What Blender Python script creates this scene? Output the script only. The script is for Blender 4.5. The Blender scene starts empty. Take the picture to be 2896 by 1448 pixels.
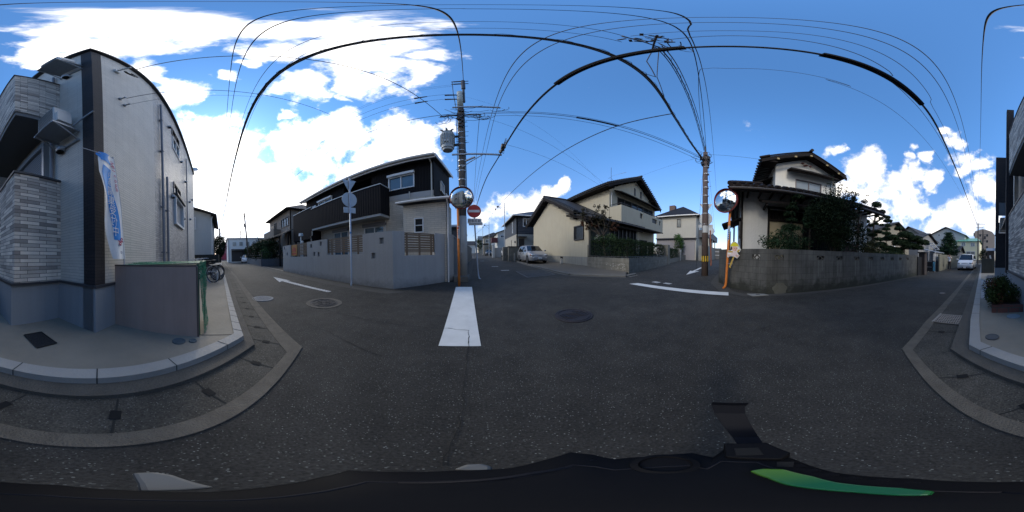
import bpy, bmesh, math, random
from mathutils import Vector, Matrix
rnd = random.Random(7)
S = bpy.context.scene
COL = S.collection
R = math.radians
H = 1.15                                   # height of the panoramic camera above the road

# ------------------------------------------------------------------ camera
cam = bpy.data.cameras.new('panoramic_camera')
cam.type = 'PANO'
cam.panorama_type = 'EQUIRECTANGULAR'
try:
    cam.cycles.panorama_type = 'EQUIRECTANGULAR'
except Exception:
    pass
cam.clip_start = 0.02
cam.clip_end = 2000
co = bpy.data.objects.new('panoramic_camera', cam)
COL.objects.link(co)
_l0 = R(10.0)
Mx = (Matrix.Rotation(R(-11.8), 4, 'Z') @ Matrix.Rotation(R(-1.2), 4, Vector((math.cos(_l0), -math.sin(_l0), 0)))
      @ Matrix.Rotation(R(90), 4, 'X'))
co.matrix_world = Matrix.Translation((0, 0, H)) @ Mx
S.camera = co

# ------------------------------------------------------------------ sky, clouds, sun, exposure
SUN_EL, SUN_AZ = 30.0, -93.0               # azimuth clockwise from +Y
w = bpy.data.worlds.new('World')
S.world = w
w.use_nodes = True
nt = w.node_tree
nt.nodes.clear()
out = nt.nodes.new('ShaderNodeOutputWorld')
bg = nt.nodes.new('ShaderNodeBackground')
bg.inputs['Strength'].default_value = 0.12
nt.links.new(bg.outputs[0], out.inputs[0])
sky = nt.nodes.new('ShaderNodeTexSky')
sky.sky_type = 'NISHITA'
sky.sun_disc = False
sky.sun_elevation = R(SUN_EL)
sky.sun_rotation = R(SUN_AZ)
sky.air_density = 1.0
sky.dust_density = 0.5
sky.ozone_density = 3.0
tc = nt.nodes.new('ShaderNodeTexCoord')


def wn(kind, **kw):
    n = nt.nodes.new(kind)
    for k, v in kw.items():
        setattr(n, k, v)
    return n


def wmath(op, a, b=None, c=None):
    n = wn('ShaderNodeMath', operation=op)
    for i, v in enumerate((a, b, c)):
        if v is None:
            continue
        if isinstance(v, (int, float)):
            n.inputs[i].default_value = v
        else:
            nt.links.new(v, n.inputs[i])
    return n.outputs[0]


# cloud banks: (direction x, y, z, angular radius in degrees)
CLOUDS = [(-0.124, -0.131, 0.984, 4.2), (-0.139, -0.088, 0.986, 5.5), (-0.161, -0.05, 0.986, 5.5), (-0.182, -0.021, 0.983, 5), (-0.131, -0.214, 0.968, 3.2), (-0.137, -0.29, 0.947, 2.2), (-0.206, -0.297, 0.932, 4), (-0.211, -0.187, 0.959, 5), (-0.234, -0.117, 0.965, 4), (-0.17, -0.332, 0.928, 2), (-0.182, 0.062, 0.981, 4), (-0.155, 0.101, 0.983, 4.5), (-0.14, 0.145, 0.979, 4.5), (-0.119, 0.196, 0.973, 5), (-0.253, 0.112, 0.961, 4), (-0.223, 0.193, 0.956, 5), (-0.189, 0.261, 0.947, 5), (-0.114, 0.28, 0.953, 4), (-0.073, 0.331, 0.941, 3), (-0.179, 0.362, 0.915, 4.5), (-0.282, 0.265, 0.922, 4), (-0.277, 0.416, 0.866, 5), (-0.338, 0.394, 0.855, 4), (-0.422, 0.232, 0.877, 4), (-0.435, 0.295, 0.851, 4), (-0.468, 0.206, 0.859, 3.5), (-0.135, 0.407, 0.904, 4), (-0.266, 0.063, 0.962, 3), (-0.381, -0.17, 0.909, 3.2), (-0.417, -0.156, 0.895, 2.8), (-0.517, -0.127, 0.847, 4.5), (-0.487, -0.152, 0.86, 3.5), (-0.546, -0.092, 0.833, 3.5), (-0.598, 0.255, 0.76, 2), (-0.624, 0.239, 0.744, 1.2), (-0.426, 0.343, 0.837, 2), (-0.429, 0.389, 0.816, 1.8), (-0.37, 0.069, 0.927, 1.8), (-0.451, 0.018, 0.892, 1.5), (-0.756, -0.099, 0.647, 8), (-0.74, -0.004, 0.672, 7), (-0.791, 0.09, 0.605, 7), (-0.858, -0.16, 0.487, 10), (-0.902, 0.042, 0.429, 10), (-0.92, 0.179, 0.348, 8), (-0.963, -0.077, 0.26, 9), (-0.854, 0.202, 0.48, 6), (-0.974, -0.139, 0.178, 8), (-0.98, 0.1, 0.173, 8), (-0.703, 0.315, 0.638, 6), (-0.625, 0.379, 0.682, 6), (-0.556, 0.438, 0.707, 5), (-0.504, 0.473, 0.722, 4), (-0.53, 0.544, 0.651, 4.5), (-0.674, 0.462, 0.577, 8), (-0.827, 0.328, 0.456, 9), (-0.837, 0.427, 0.342, 9), (-0.525, 0.665, 0.532, 6), (-0.597, 0.666, 0.448, 7), (-0.917, 0.308, 0.252, 8), (-0.874, 0.443, 0.202, 6), (-0.346, 0.661, 0.665, 6), (-0.306, 0.625, 0.718, 3.5), (-0.271, 0.714, 0.646, 5), (-0.192, 0.707, 0.681, 3.5), (-0.339, 0.749, 0.569, 6), (-0.419, 0.673, 0.61, 4), (-0.265, 0.779, 0.568, 4), (0.087, 0.963, 0.255, 4.5), (0.053, 0.977, 0.208, 4), (0.156, 0.948, 0.278, 4), (0.222, 0.941, 0.255, 3), (0.266, 0.926, 0.266, 4), (0.329, 0.895, 0.301, 4), (0.377, 0.861, 0.342, 3.5), (0.42, 0.831, 0.364, 2.5), (0.467, 0.795, 0.387, 2), (0.671, -0.419, 0.611, 2.2), (0.643, -0.458, 0.614, 2), (0.682, -0.392, 0.617, 1.4), (0.616, -0.499, 0.61, 1), (0.638, -0.59, 0.495, 5), (0.584, -0.609, 0.537, 4), (0.549, -0.648, 0.528, 3.5), (0.566, -0.688, 0.454, 6), (0.475, -0.746, 0.467, 4.5), (0.38, -0.774, 0.506, 3.5), (0.325, -0.808, 0.491, 3), (0.624, -0.672, 0.398, 5), (0.541, -0.749, 0.383, 4), (0.691, -0.581, 0.429, 4), (0.73, -0.542, 0.417, 3), (0.501, -0.817, 0.287, 6.5), (0.601, -0.755, 0.261, 6), (0.428, -0.853, 0.3, 4.5), (0.676, -0.68, 0.283, 4), (0.174, -0.713, 0.679, 2.6), (0.204, -0.686, 0.698, 2), (0.132, -0.74, 0.66, 1.8), (0.339, -0.706, 0.621, 1.6), (0.306, -0.756, 0.578, 1.5), (0.372, -0.731, 0.572, 1.6), (0.35, -0.757, 0.552, 1), (0.113, -0.817, 0.566, 3.6), (0.063, -0.829, 0.556, 2.6), (0.147, -0.839, 0.524, 2.5), (0.313, -0.838, 0.448, 2.2), (0.288, -0.834, 0.47, 1.5), (0.066, -0.896, 0.44, 3.5), (0.011, -0.892, 0.451, 3), (-0.034, -0.913, 0.408, 3), (0.185, -0.938, 0.291, 5.5), (0.258, -0.941, 0.22, 5.5), (0.093, -0.965, 0.245, 5), (0.138, -0.935, 0.327, 4), (-0.002, -0.972, 0.234, 5), (0.328, -0.927, 0.183, 4), (0.896, -0.074, 0.437, 1.2)]
DIRV = tc.outputs['Generated']
wz = wn('ShaderNodeTexNoise')
wz.inputs['Scale'].default_value = 7.0
wz.inputs['Detail'].default_value = 6
nt.links.new(DIRV, wz.inputs['Vector'])
wv = wn('ShaderNodeVectorMath', operation='MULTIPLY_ADD')
nt.links.new(wz.outputs['Color'], wv.inputs[0])
wv.inputs[1].default_value = (.17, .17, .17)
wv.inputs[2].default_value = (-.085, -.085, -.085)
wa_ = wn('ShaderNodeVectorMath', operation='ADD')
nt.links.new(DIRV, wa_.inputs[0])
nt.links.new(wv.outputs[0], wa_.inputs[1])
WARP = wa_.outputs[0]
nz1 = wn('ShaderNodeTexNoise')
nz1.inputs['Scale'].default_value = 8.0
nz1.inputs['Detail'].default_value = 9
nz1.inputs['Roughness'].default_value = 0.62
nt.links.new(DIRV, nz1.inputs['Vector'])
nz2 = wn('ShaderNodeTexNoise')
nz2.inputs['Scale'].default_value = 3.0
nz2.inputs['Detail'].default_value = 5
nt.links.new(DIRV, nz2.inputs['Vector'])
field = None
for (dx, dy, dz, rr) in CLOUDS:
    dv = wn('ShaderNodeVectorMath', operation='DISTANCE')
    nt.links.new(WARP, dv.inputs[0])
    dv.inputs[1].default_value = (dx, dy, dz)
    s = wmath('MULTIPLY_ADD', dv.outputs['Value'], -1.0 / R(rr), 1.0)
    s = wmath('MAXIMUM', s, -1.0)
    field = s if field is None else wmath('SMOOTH_MAX', field, s, 0.18)
dens = wmath('ADD', field, wmath('MULTIPLY_ADD', nz1.outputs['Fac'], 3.4, -1.75))
mr = wn('ShaderNodeMapRange', interpolation_type='SMOOTHSTEP')
nt.links.new(dens, mr.inputs[0])
mr.inputs[1].default_value = -0.38
mr.inputs[2].default_value = 0.72
# soft grey undersides and bright tops
shade = wn('ShaderNodeMapRange')
nt.links.new(wmath('ADD', wmath('MULTIPLY', field, 0.35), nz2.outputs['Fac']), shade.inputs[0])
shade.inputs[1].default_value = 0.52
shade.inputs[2].default_value = 0.95
cmix = wn('ShaderNodeMix', data_type='RGBA')
nt.links.new(shade.outputs[0], cmix.inputs[0])
cmix.inputs[6].default_value = (14.0, 13.2, 11.8, 1)
cmix.inputs[7].default_value = (9.3, 9.2, 9.4, 1)
# clouds towards the sun are brighter
sv = wn('ShaderNodeVectorMath', operation='DOT_PRODUCT')
nt.links.new(DIRV, sv.inputs[0])
sv.inputs[1].default_value = (math.sin(R(SUN_AZ)) * math.cos(R(SUN_EL)), math.cos(R(SUN_AZ)) * math.cos(R(SUN_EL)), math.sin(R(SUN_EL)))
glow = wn('ShaderNodeMapRange')
nt.links.new(sv.outputs['Value'], glow.inputs[0])
glow.inputs[1].default_value = 0.0
glow.inputs[2].default_value = 1.0
glow.inputs[3].default_value = 1.15
glow.inputs[4].default_value = 1.75
cb = wn('ShaderNodeVectorMath', operation='SCALE')
nt.links.new(cmix.outputs[2], cb.inputs[0])
nt.links.new(glow.outputs[0], cb.inputs['Scale'])
sk = wn('ShaderNodeMix', data_type='RGBA', blend_type='MULTIPLY')
sk.inputs[0].default_value = 1.0
nt.links.new(sky.outputs[0], sk.inputs[6])
zsep = wn('ShaderNodeSeparateXYZ')
nt.links.new(DIRV, zsep.inputs[0])
zr_ = wn('ShaderNodeMapRange', interpolation_type='SMOOTHSTEP')
nt.links.new(zsep.outputs[2], zr_.inputs[0])
zr_.inputs[1].default_value = 0.0
zr_.inputs[2].default_value = 0.75
tint = wn('ShaderNodeMix', data_type='RGBA')
nt.links.new(zr_.outputs[0], tint.inputs[0])
tint.inputs[6].default_value = (1.35, 1.30, 1.55, 1)
tint.inputs[7].default_value = (1.42, 2.25, 2.8, 1)
nt.links.new(tint.outputs[2], sk.inputs[7])
fin = wn('ShaderNodeMix', data_type='RGBA')
nt.links.new(mr.outputs[0], fin.inputs[0])
nt.links.new(sk.outputs[2], fin.inputs[6])
nt.links.new(cb.outputs[0], fin.inputs[7])
nt.links.new(fin.outputs[2], bg.inputs['Color'])

sun = bpy.data.lights.new('sun', 'SUN')
sun.energy = 1.4
sun.angle = R(14)
sun.color = (1.0, 0.93, 0.82)
so = bpy.data.objects.new('sun', sun)
COL.objects.link(so)
so.location = (-30, 0, 25)
_sd = Vector((math.sin(R(SUN_AZ)) * math.cos(R(SUN_EL)), math.cos(R(SUN_AZ)) * math.cos(R(SUN_EL)), math.sin(R(SUN_EL))))
so.rotation_euler = (-_sd).to_track_quat('-Z', 'Y').to_euler()
S.view_settings.view_transform = 'Standard'
S.view_settings.look = 'None'
S.view_settings.exposure = 0.0
S.view_settings.gamma = 1.0
S.cycles.max_bounces = 6
S.cycles.diffuse_bounces = 3
S.cycles.glossy_bounces = 3
S.cycles.use_denoising = True


def zg(y):                                  # the road climbs gently towards the north
    return 0.012 * min(max(0.0, y - 4.0), 90.0)


# ------------------------------------------------------------------ mesh building
ORG = {}


def org(o):
    return ORG.get(o.name, Vector((0, 0, 0))) if o is not None else Vector((0, 0, 0))


class MB:
    def __init__(self):
        self.v = []
        self.f = []

    def add(self, vs, fs):
        n = len(self.v)
        self.v += [Vector(q) for q in vs]
        self.f += [tuple(i + n for i in q) for q in fs]
        return self

    def quad(self, a, b, c, d):
        return self.add([a, b, c, d], [(0, 1, 2, 3)])

    def poly(self, pts):
        return self.add(pts, [tuple(range(len(pts)))])

    def ext(self, pts, vec):                # polygon extruded along vec, closed
        n = len(pts)
        vec = Vector(vec)
        P = [Vector(q) for q in pts]
        vs = P + [q + vec for q in P]
        fs = [tuple(range(n))[::-1], tuple(range(n, 2 * n))]
        fs += [(i, (i + 1) % n, n + (i + 1) % n, n + i) for i in range(n)]
        return self.add(vs, fs)

    def box(self, x0, x1, y0, y1, z0, z1):
        x0, x1 = min(x0, x1), max(x0, x1)
        y0, y1 = min(y0, y1), max(y0, y1)
        return self.ext([(x0, y0, z0), (x1, y0, z0), (x1, y1, z0), (x0, y1, z0)], (0, 0, z1 - z0))

    def obox(self, c, sx, sy, sz, rz=0.0, rx=0.0, ry=0.0):
        m = Matrix.Rotation(rz, 3, 'Z') @ Matrix.Rotation(ry, 3, 'Y') @ Matrix.Rotation(rx, 3, 'X')
        c = Vector(c)
        P = [c + m @ Vector((a * sx / 2, b * sy / 2, -sz / 2)) for a, b in ((-1, -1), (1, -1), (1, 1), (-1, 1))]
        return self.ext(P, m @ Vector((0, 0, sz)))

    def prism(self, pts, z0, z1):
        return self.ext([(p[0], p[1], z0) for p in pts], (0, 0, z1 - z0))

    def tube(self, pts, r, n=8, cap=True):
        P = [Vector(q) for q in pts]
        m = len(P)
        rs = r if isinstance(r, (list, tuple)) else [r] * m
        vs = []
        prev = None
        for i in range(m):
            t = (P[min(i + 1, m - 1)] - P[max(i - 1, 0)])
            t = t.normalized() if t.length > 1e-9 else Vector((0, 0, 1))
            if prev is None:
                a = Vector((0, 0, 1)) if abs(t.z) < .9 else Vector((1, 0, 0))
                u = t.cross(a).normalized()
            else:
                u = (prev - t * prev.dot(t))
                u = u.normalized() if u.length > 1e-6 else t.orthogonal().normalized()
            prev = u
            b = t.cross(u)
            for k in range(n):
                an = 2 * math.pi * k / n
                vs.append(P[i] + (u * math.cos(an) + b * math.sin(an)) * rs[i])
        fs = []
        for i in range(m - 1):
            for k in range(n):
                fs.append((i * n + k, i * n + (k + 1) % n, (i + 1) * n + (k + 1) % n, (i + 1) * n + k))
        if cap:
            fs.append(tuple(range(n))[::-1])
            fs.append(tuple((m - 1) * n + k for k in range(n)))
        return self.add(vs, fs)

    def cyl(self, a, b, r0, r1=None, n=12):
        return self.tube([a, b], [r0, r0 if r1 is None else r1], n)

    def lathe(self, c, axis, prof, n=20, cap=True):   # prof: (radius, distance along axis)
        c = Vector(c)
        ax = Vector(axis).normalized()
        u = ax.orthogonal().normalized()
        b = ax.cross(u)
        vs = []
        for (r, d) in prof:
            for k in range(n):
                an = 2 * math.pi * k / n
                vs.append(c + ax * d + (u * math.cos(an) + b * math.sin(an)) * r)
        fs = []
        for i in range(len(prof) - 1):
            for k in range(n):
                fs.append((i * n + k, i * n + (k + 1) % n, (i + 1) * n + (k + 1) % n, (i + 1) * n + k))
        if cap and prof[0][0] > 1e-4:
            fs.append(tuple(range(n))[::-1])
        if cap and prof[-1][0] > 1e-4:
            fs.append(tuple((len(prof) - 1) * n + k for k in range(n)))
        return self.add(vs, fs)

    def torus(self, c, axis, r, t, n=24, m=8, a0=0.0, a1=2 * math.pi):
        c = Vector(c)
        ax = Vector(axis).normalized()
        u = ax.orthogonal().normalized()
        if abs(ax.z) < .5:
            u = Vector((0, 0, 1))
            u = (u - ax * u.dot(ax)).normalized()
        b = ax.cross(u)
        full = abs(a1 - a0 - 2 * math.pi) < 1e-6
        k = n if full else n + 1
        pts = [c + (u * math.cos(a0 + (a1 - a0) * i / n) + b * math.sin(a0 + (a1 - a0) * i / n)) * r for i in range(k)]
        if full:
            pts = pts + [pts[0], pts[1]]
            return self.tube(pts[:-1], t, m, cap=False)
        return self.tube(pts, t, m)

    def ball(self, c, rx, ry, rz, n=12, m=8, jit=0.0):
        c = Vector(c)
        vs = [c + Vector((0, 0, -rz))]
        for i in range(1, m):
            th = math.pi * i / m
            for k in range(n):
                an = 2 * math.pi * k / n
                j = 1 + jit * rnd.uniform(-1, 1)
                vs.append(c + Vector((rx * math.sin(th) * math.cos(an), ry * math.sin(th) * math.sin(an), -rz * math.cos(th))) * 1 * 1 + Vector((0, 0, 0)) if jit == 0 else
                          c + Vector((rx * math.sin(th) * math.cos(an), ry * math.sin(th) * math.sin(an), -rz * math.cos(th))) * j)
        vs.append(c + Vector((0, 0, rz)))
        fs = [(0, 1 + (k + 1) % n, 1 + k) for k in range(n)]
        for i in range(m - 2):
            for k in range(n):
                a = 1 + i * n
                fs.append((a + k, a + (k + 1) % n, a + n + (k + 1) % n, a + n + k))
        last = len(vs) - 1
        a = 1 + (m - 2) * n
        fs += [(a + k, a + (k + 1) % n, last) for k in range(n)]
        return self.add(vs, fs)

    def build(self, name, mat, parent=None, smooth=False, bevel=0.0, loc=None, auto=False):
        me = bpy.data.meshes.new(name)
        o0 = org(parent) if parent is not None else (Vector(loc) if loc is not None else Vector((0, 0, 0)))
        me.from_pydata([tuple(q - o0) for q in self.v], [], self.f)
        me.validate()
        bm = bmesh.new()
        bm.from_mesh(me)
        bmesh.ops.recalc_face_normals(bm, faces=bm.faces)
        bm.to_mesh(me)
        bm.free()
        if smooth:
            for p in me.polygons:
                p.use_smooth = True
        o = bpy.data.objects.new(name, me)
        COL.objects.link(o)
        if parent is not None:
            o.parent = parent
            ORG[o.name] = o0
        else:
            o.location = o0
            ORG[o.name] = o0
        if mat is not None:
            me.materials.append(mat)
        if bevel:
            b = o.modifiers.new('bevel', 'BEVEL')
            b.width = bevel
            b.segments = 2
            b.limit_method = 'ANGLE'
        if auto:
            try:
                me.set_sharp_from_angle(angle=R(35))
            except Exception:
                pass
        return o


def tag(o, label, cat, group=None, kind=None):
    o['label'] = label
    o['category'] = cat
    if group:
        o['group'] = group
    if kind:
        o['kind'] = kind
    return o


def thing(name, label, cat, loc, group=None):
    o = bpy.data.objects.new(name, None)
    o.empty_display_size = 0.2
    COL.objects.link(o)
    o.location = loc
    ORG[o.name] = Vector(loc)
    return tag(o, label, cat, group)


def struct(mb, name, mat, smooth=False):
    o = mb.build(name, mat, smooth=smooth)
    o['kind'] = 'structure'
    return o


def copy_thing(root, loc, rz=0.0, label=None, skip=()):
    c = root.copy()
    COL.objects.link(c)
    c.location = loc
    c.rotation_euler = (0, 0, rz)
    if label:
        c['label'] = label
    for ch in [q for q in bpy.data.objects if q.parent == root]:
        k = ch.copy()
        COL.objects.link(k)
        k.parent = c
        for g2 in [q for q in bpy.data.objects if q.parent == ch]:
            k2 = g2.copy()
            COL.objects.link(k2)
            k2.parent = k
    return c


# ------------------------------------------------------------------ materials
MATS = {}


def newmat(name):
    m = bpy.data.materials.new(name)
    m.use_nodes = True
    t = m.node_tree
    return m, t, t.nodes['Principled BSDF']


def N(t, kind, **kw):
    n = t.nodes.new(kind)
    for k, v in kw.items():
        if k.startswith('i_'):
            n.inputs[k[2:].replace('_', ' ')].default_value = v
        else:
            setattr(n, k, v)
    return n


def c4(c, f=1.0):
    return (c[0] * f, c[1] * f, c[2] * f, 1)


def bumpy(t, b, height, strength, dist=0.01):
    bp = N(t, 'ShaderNodeBump')
    bp.inputs['Strength'].default_value = strength
    bp.inputs['Distance'].default_value = dist
    t.links.new(height, bp.inputs['Height'])
    t.links.new(bp.outputs[0], b.inputs['Normal'])


def M(name, col, rough=.7, var=.15, scale=4.0, bump=0.0, metal=0.0, spec=.4, streak=0.0, coat=0.0, foot=0.0):
    if name in MATS:
        return MATS[name]
    m, t, b = newmat(name)
    b.inputs['Roughness'].default_value = rough
    b.inputs['Metallic'].default_value = metal
    b.inputs['Specular IOR Level'].default_value = spec
    if coat:
        b.inputs['Coat Weight'].default_value = coat
        b.inputs['Coat Roughness'].default_value = .06
    g = N(t, 'ShaderNodeNewGeometry')
    nz = N(t, 'ShaderNodeTexNoise', i_Scale=scale, i_Detail=6.0, i_Roughness=.6)
    t.links.new(g.outputs['Position'], nz.inputs['Vector'])
    mx = N(t, 'ShaderNodeMix', data_type='RGBA')
    t.links.new(nz.outputs['Fac'], mx.inputs[0])
    mx.inputs[6].default_value = c4(col, 1 - var)
    mx.inputs[7].default_value = c4(col, 1 + var)
    last = mx.outputs[2]
    if streak:                               # rain streaks, stretched along z
        mp = N(t, 'ShaderNodeMapping')
        mp.inputs['Scale'].default_value = (5.0, 5.0, .35)
        t.links.new(g.outputs['Position'], mp.inputs['Vector'])
        n2 = N(t, 'ShaderNodeTexNoise', i_Scale=1.6, i_Detail=5.0, i_Roughness=.65)
        t.links.new(mp.outputs[0], n2.inputs['Vector'])
        mr_ = N(t, 'ShaderNodeMapRange')
        t.links.new(n2.outputs['Fac'], mr_.inputs[0])
        mr_.inputs[1].default_value = .42
        mr_.inputs[2].default_value = .72
        mr_.inputs[3].default_value = 1.0
        mr_.inputs[4].default_value = 1 - streak
        sc = N(t, 'ShaderNodeVectorMath', operation='SCALE')
        t.links.new(last, sc.inputs[0])
        t.links.new(mr_.outputs[0], sc.inputs['Scale'])
        last = sc.outputs[0]
    if foot:                                 # splashed dirt with an uneven edge along the foot of a wall
        sp = N(t, 'ShaderNodeSeparateXYZ')
        t.links.new(g.outputs['Position'], sp.inputs[0])
        n5 = N(t, 'ShaderNodeTexNoise', i_Scale=4.5, i_Detail=8.0, i_Roughness=.7)
        t.links.new(g.outputs['Position'], n5.inputs['Vector'])
        ad = N(t, 'ShaderNodeMath', operation='MULTIPLY_ADD')
        t.links.new(n5.outputs['Fac'], ad.inputs[0])
        ad.inputs[1].default_value = -.7
        t.links.new(sp.outputs[2], ad.inputs[2])
        m5 = N(t, 'ShaderNodeMapRange')
        t.links.new(ad.outputs[0], m5.inputs[0])
        m5.inputs[1].default_value = -.36
        m5.inputs[2].default_value = -.02
        m5.inputs[3].default_value = 1 - foot
        m5.inputs[4].default_value = 1.0
        s5 = N(t, 'ShaderNodeVectorMath', operation='SCALE')
        t.links.new(last, s5.inputs[0])
        t.links.new(m5.outputs[0], s5.inputs['Scale'])
        last = s5.outputs[0]
    t.links.new(last, b.inputs['Base Color'])
    if bump:
        n3 = N(t, 'ShaderNodeTexNoise', i_Scale=scale * 12, i_Detail=4.0)
        t.links.new(g.outputs['Position'], n3.inputs['Vector'])
        bumpy(t, b, n3.outputs['Fac'], bump, .02)
    MATS[name] = m
    return m


def wallvec(t):                              # (x + y, z) runs along any axis-aligned wall
    g = N(t, 'ShaderNodeNewGeometry')
    sp = N(t, 'ShaderNodeSeparateXYZ')
    t.links.new(g.outputs['Position'], sp.inputs[0])
    ad = N(t, 'ShaderNodeMath', operation='ADD')
    t.links.new(sp.outputs[0], ad.inputs[0])
    t.links.new(sp.outputs[1], ad.inputs[1])
    cb_ = N(t, 'ShaderNodeCombineXYZ')
    t.links.new(ad.outputs[0], cb_.inputs[0])
    t.links.new(sp.outputs[2], cb_.inputs[1])
    return g, cb_.outputs[0]


def BRICK(name, c1, c2, mortar, bw, bh, ms=.006, rough=.8, bump=.6, offset=.5, var=.25, nscale=2.0, bias=0.0, streak=0.0, dist=.012):
    if name in MATS:
        return MATS[name]
    m, t, b = newmat(name)
    b.inputs['Roughness'].default_value = rough
    g, vec = wallvec(t)
    br = N(t, 'ShaderNodeTexBrick')
    br.offset = offset
    br.inputs['Scale'].default_value = 1.0
    br.inputs['Brick Width'].default_value = bw
    br.inputs['Row Height'].default_value = bh
    br.inputs['Mortar Size'].default_value = ms
    br.inputs['Mortar Smooth'].default_value = .2
    br.inputs['Bias'].default_value = bias
    br.inputs['Color1'].default_value = c4(c1)
    br.inputs['Color2'].default_value = c4(c2)
    br.inputs['Mortar'].default_value = c4(mortar)
    t.links.new(vec, br.inputs['Vector'])
    nz = N(t, 'ShaderNodeTexNoise', i_Scale=nscale, i_Detail=7.0, i_Roughness=.65)
    t.links.new(g.outputs['Position'], nz.inputs['Vector'])
    mr_ = N(t, 'ShaderNodeMapRange')
    t.links.new(nz.outputs['Fac'], mr_.inputs[0])
    mr_.inputs[1].default_value = .25
    mr_.inputs[2].default_value = .75
    mr_.inputs[3].default_value = 1 - var
    mr_.inputs[4].default_value = 1 + var
    sc = N(t, 'ShaderNodeVectorMath', operation='SCALE')
    t.links.new(br.outputs['Color'], sc.inputs[0])
    t.links.new(mr_.outputs[0], sc.inputs['Scale'])
    last = sc.outputs[0]
    if streak:
        mp = N(t, 'ShaderNodeMapping')
        mp.inputs['Scale'].default_value = (5.0, 5.0, .3)
        t.links.new(g.outputs['Position'], mp.inputs['Vector'])
        n2 = N(t, 'ShaderNodeTexNoise', i_Scale=1.7, i_Detail=5.0, i_Roughness=.65)
        t.links.new(mp.outputs[0], n2.inputs['Vector'])
        m2 = N(t, 'ShaderNodeMapRange')
        t.links.new(n2.outputs['Fac'], m2.inputs[0])
        m2.inputs[1].default_value = .38
        m2.inputs[2].default_value = .68
        m2.inputs[3].default_value = 1 + streak * .6
        m2.inputs[4].default_value = 1 - streak
        s2 = N(t, 'ShaderNodeVectorMath', operation='SCALE')
        t.links.new(last, s2.inputs[0])
        t.links.new(m2.outputs[0], s2.inputs['Scale'])
        last = s2.outputs[0]
    t.links.new(last, b.inputs['Base Color'])
    inv = N(t, 'ShaderNodeMath', operation='SUBTRACT')
    inv.inputs[0].default_value = 1.0
    t.links.new(br.outputs['Fac'], inv.inputs[1])
    nb = N(t, 'ShaderNodeTexNoise', i_Scale=45.0, i_Detail=3.0)
    t.links.new(g.outputs['Position'], nb.inputs['Vector'])
    ad = N(t, 'ShaderNodeMath', operation='MULTIPLY_ADD')
    t.links.new(nb.outputs['Fac'], ad.inputs[0])
    ad.inputs[1].default_value = .5
    t.links.new(inv.outputs[0], ad.inputs[2])
    bumpy(t, b, ad.outputs[0], bump, dist)
    MATS[name] = m
    return m


def RIBS(name, col, pitch, axis='W', rough=.6, var=.12, depth=.25, bump=.5, dist=.02, spec=.3):
    """parallel ribs: axis W = along the wall, Z = courses in height, X / Y = across a roof"""
    if name in MATS:
        return MATS[name]
    m, t, b = newmat(name)
    b.inputs['Roughness'].default_value = rough
    b.inputs['Specular IOR Level'].default_value = spec
    g, vec = wallvec(t)
    sp = N(t, 'ShaderNodeSeparateXYZ')
    t.links.new(g.outputs['Position'] if axis in 'XYZ' else vec, sp.inputs[0])
    src = sp.outputs[{'X': 0, 'Y': 1, 'Z': 2, 'W': 0}[axis]]
    ml = N(t, 'ShaderNodeMath', operation='MULTIPLY')
    t.links.new(src, ml.inputs[0])
    ml.inputs[1].default_value = 2 * math.pi / pitch
    sn = N(t, 'ShaderNodeMath', operation='SINE')
    t.links.new(ml.outputs[0], sn.inputs[0])
    mr_ = N(t, 'ShaderNodeMapRange')
    t.links.new(sn.outputs[0], mr_.inputs[0])
    mr_.inputs[1].default_value = -1.0
    mr_.inputs[2].default_value = -.4
    mr_.inputs[3].default_value = 1 - depth
    mr_.inputs[4].default_value = 1.0
    nz = N(t, 'ShaderNodeTexNoise', i_Scale=2.5, i_Detail=7.0, i_Roughness=.65)
    t.links.new(g.outputs['Position'], nz.inputs['Vector'])
    mx = N(t, 'ShaderNodeMix', data_type='RGBA')
    t.links.new(nz.outputs['Fac'], mx.inputs[0])
    mx.inputs[6].default_value = c4(col, 1 - var)
    mx.inputs[7].default_value = c4(col, 1 + var)
    sc = N(t, 'ShaderNodeVectorMath', operation='SCALE')
    t.links.new(mx.outputs[2], sc.inputs[0])
    t.links.new(mr_.outputs[0], sc.inputs['Scale'])
    t.links.new(sc.outputs[0], b.inputs['Base Color'])
    bumpy(t, b, sn.outputs[0], bump, dist)
    MATS[name] = m
    return m


def glassmat(name, col, rough=.06, spec=.8):
    if name in MATS:
        return MATS[name]
    m, t, b = newmat(name)
    b.inputs['Roughness'].default_value = rough
    b.inputs['Specular IOR Level'].default_value = spec
    g = N(t, 'ShaderNodeNewGeometry')
    nz = N(t, 'ShaderNodeTexNoise', i_Scale=1.3, i_Detail=2.0)
    t.links.new(g.outputs['Position'], nz.inputs['Vector'])
    mx = N(t, 'ShaderNodeMix', data_type='RGBA')
    t.links.new(nz.outputs['Fac'], mx.inputs[0])
    mx.inputs[6].default_value = c4(col, .6)
    mx.inputs[7].default_value = c4(col, 1.4)
    t.links.new(mx.outputs[2], b.inputs['Base Color'])
    MATS[name] = m
    return m


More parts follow.
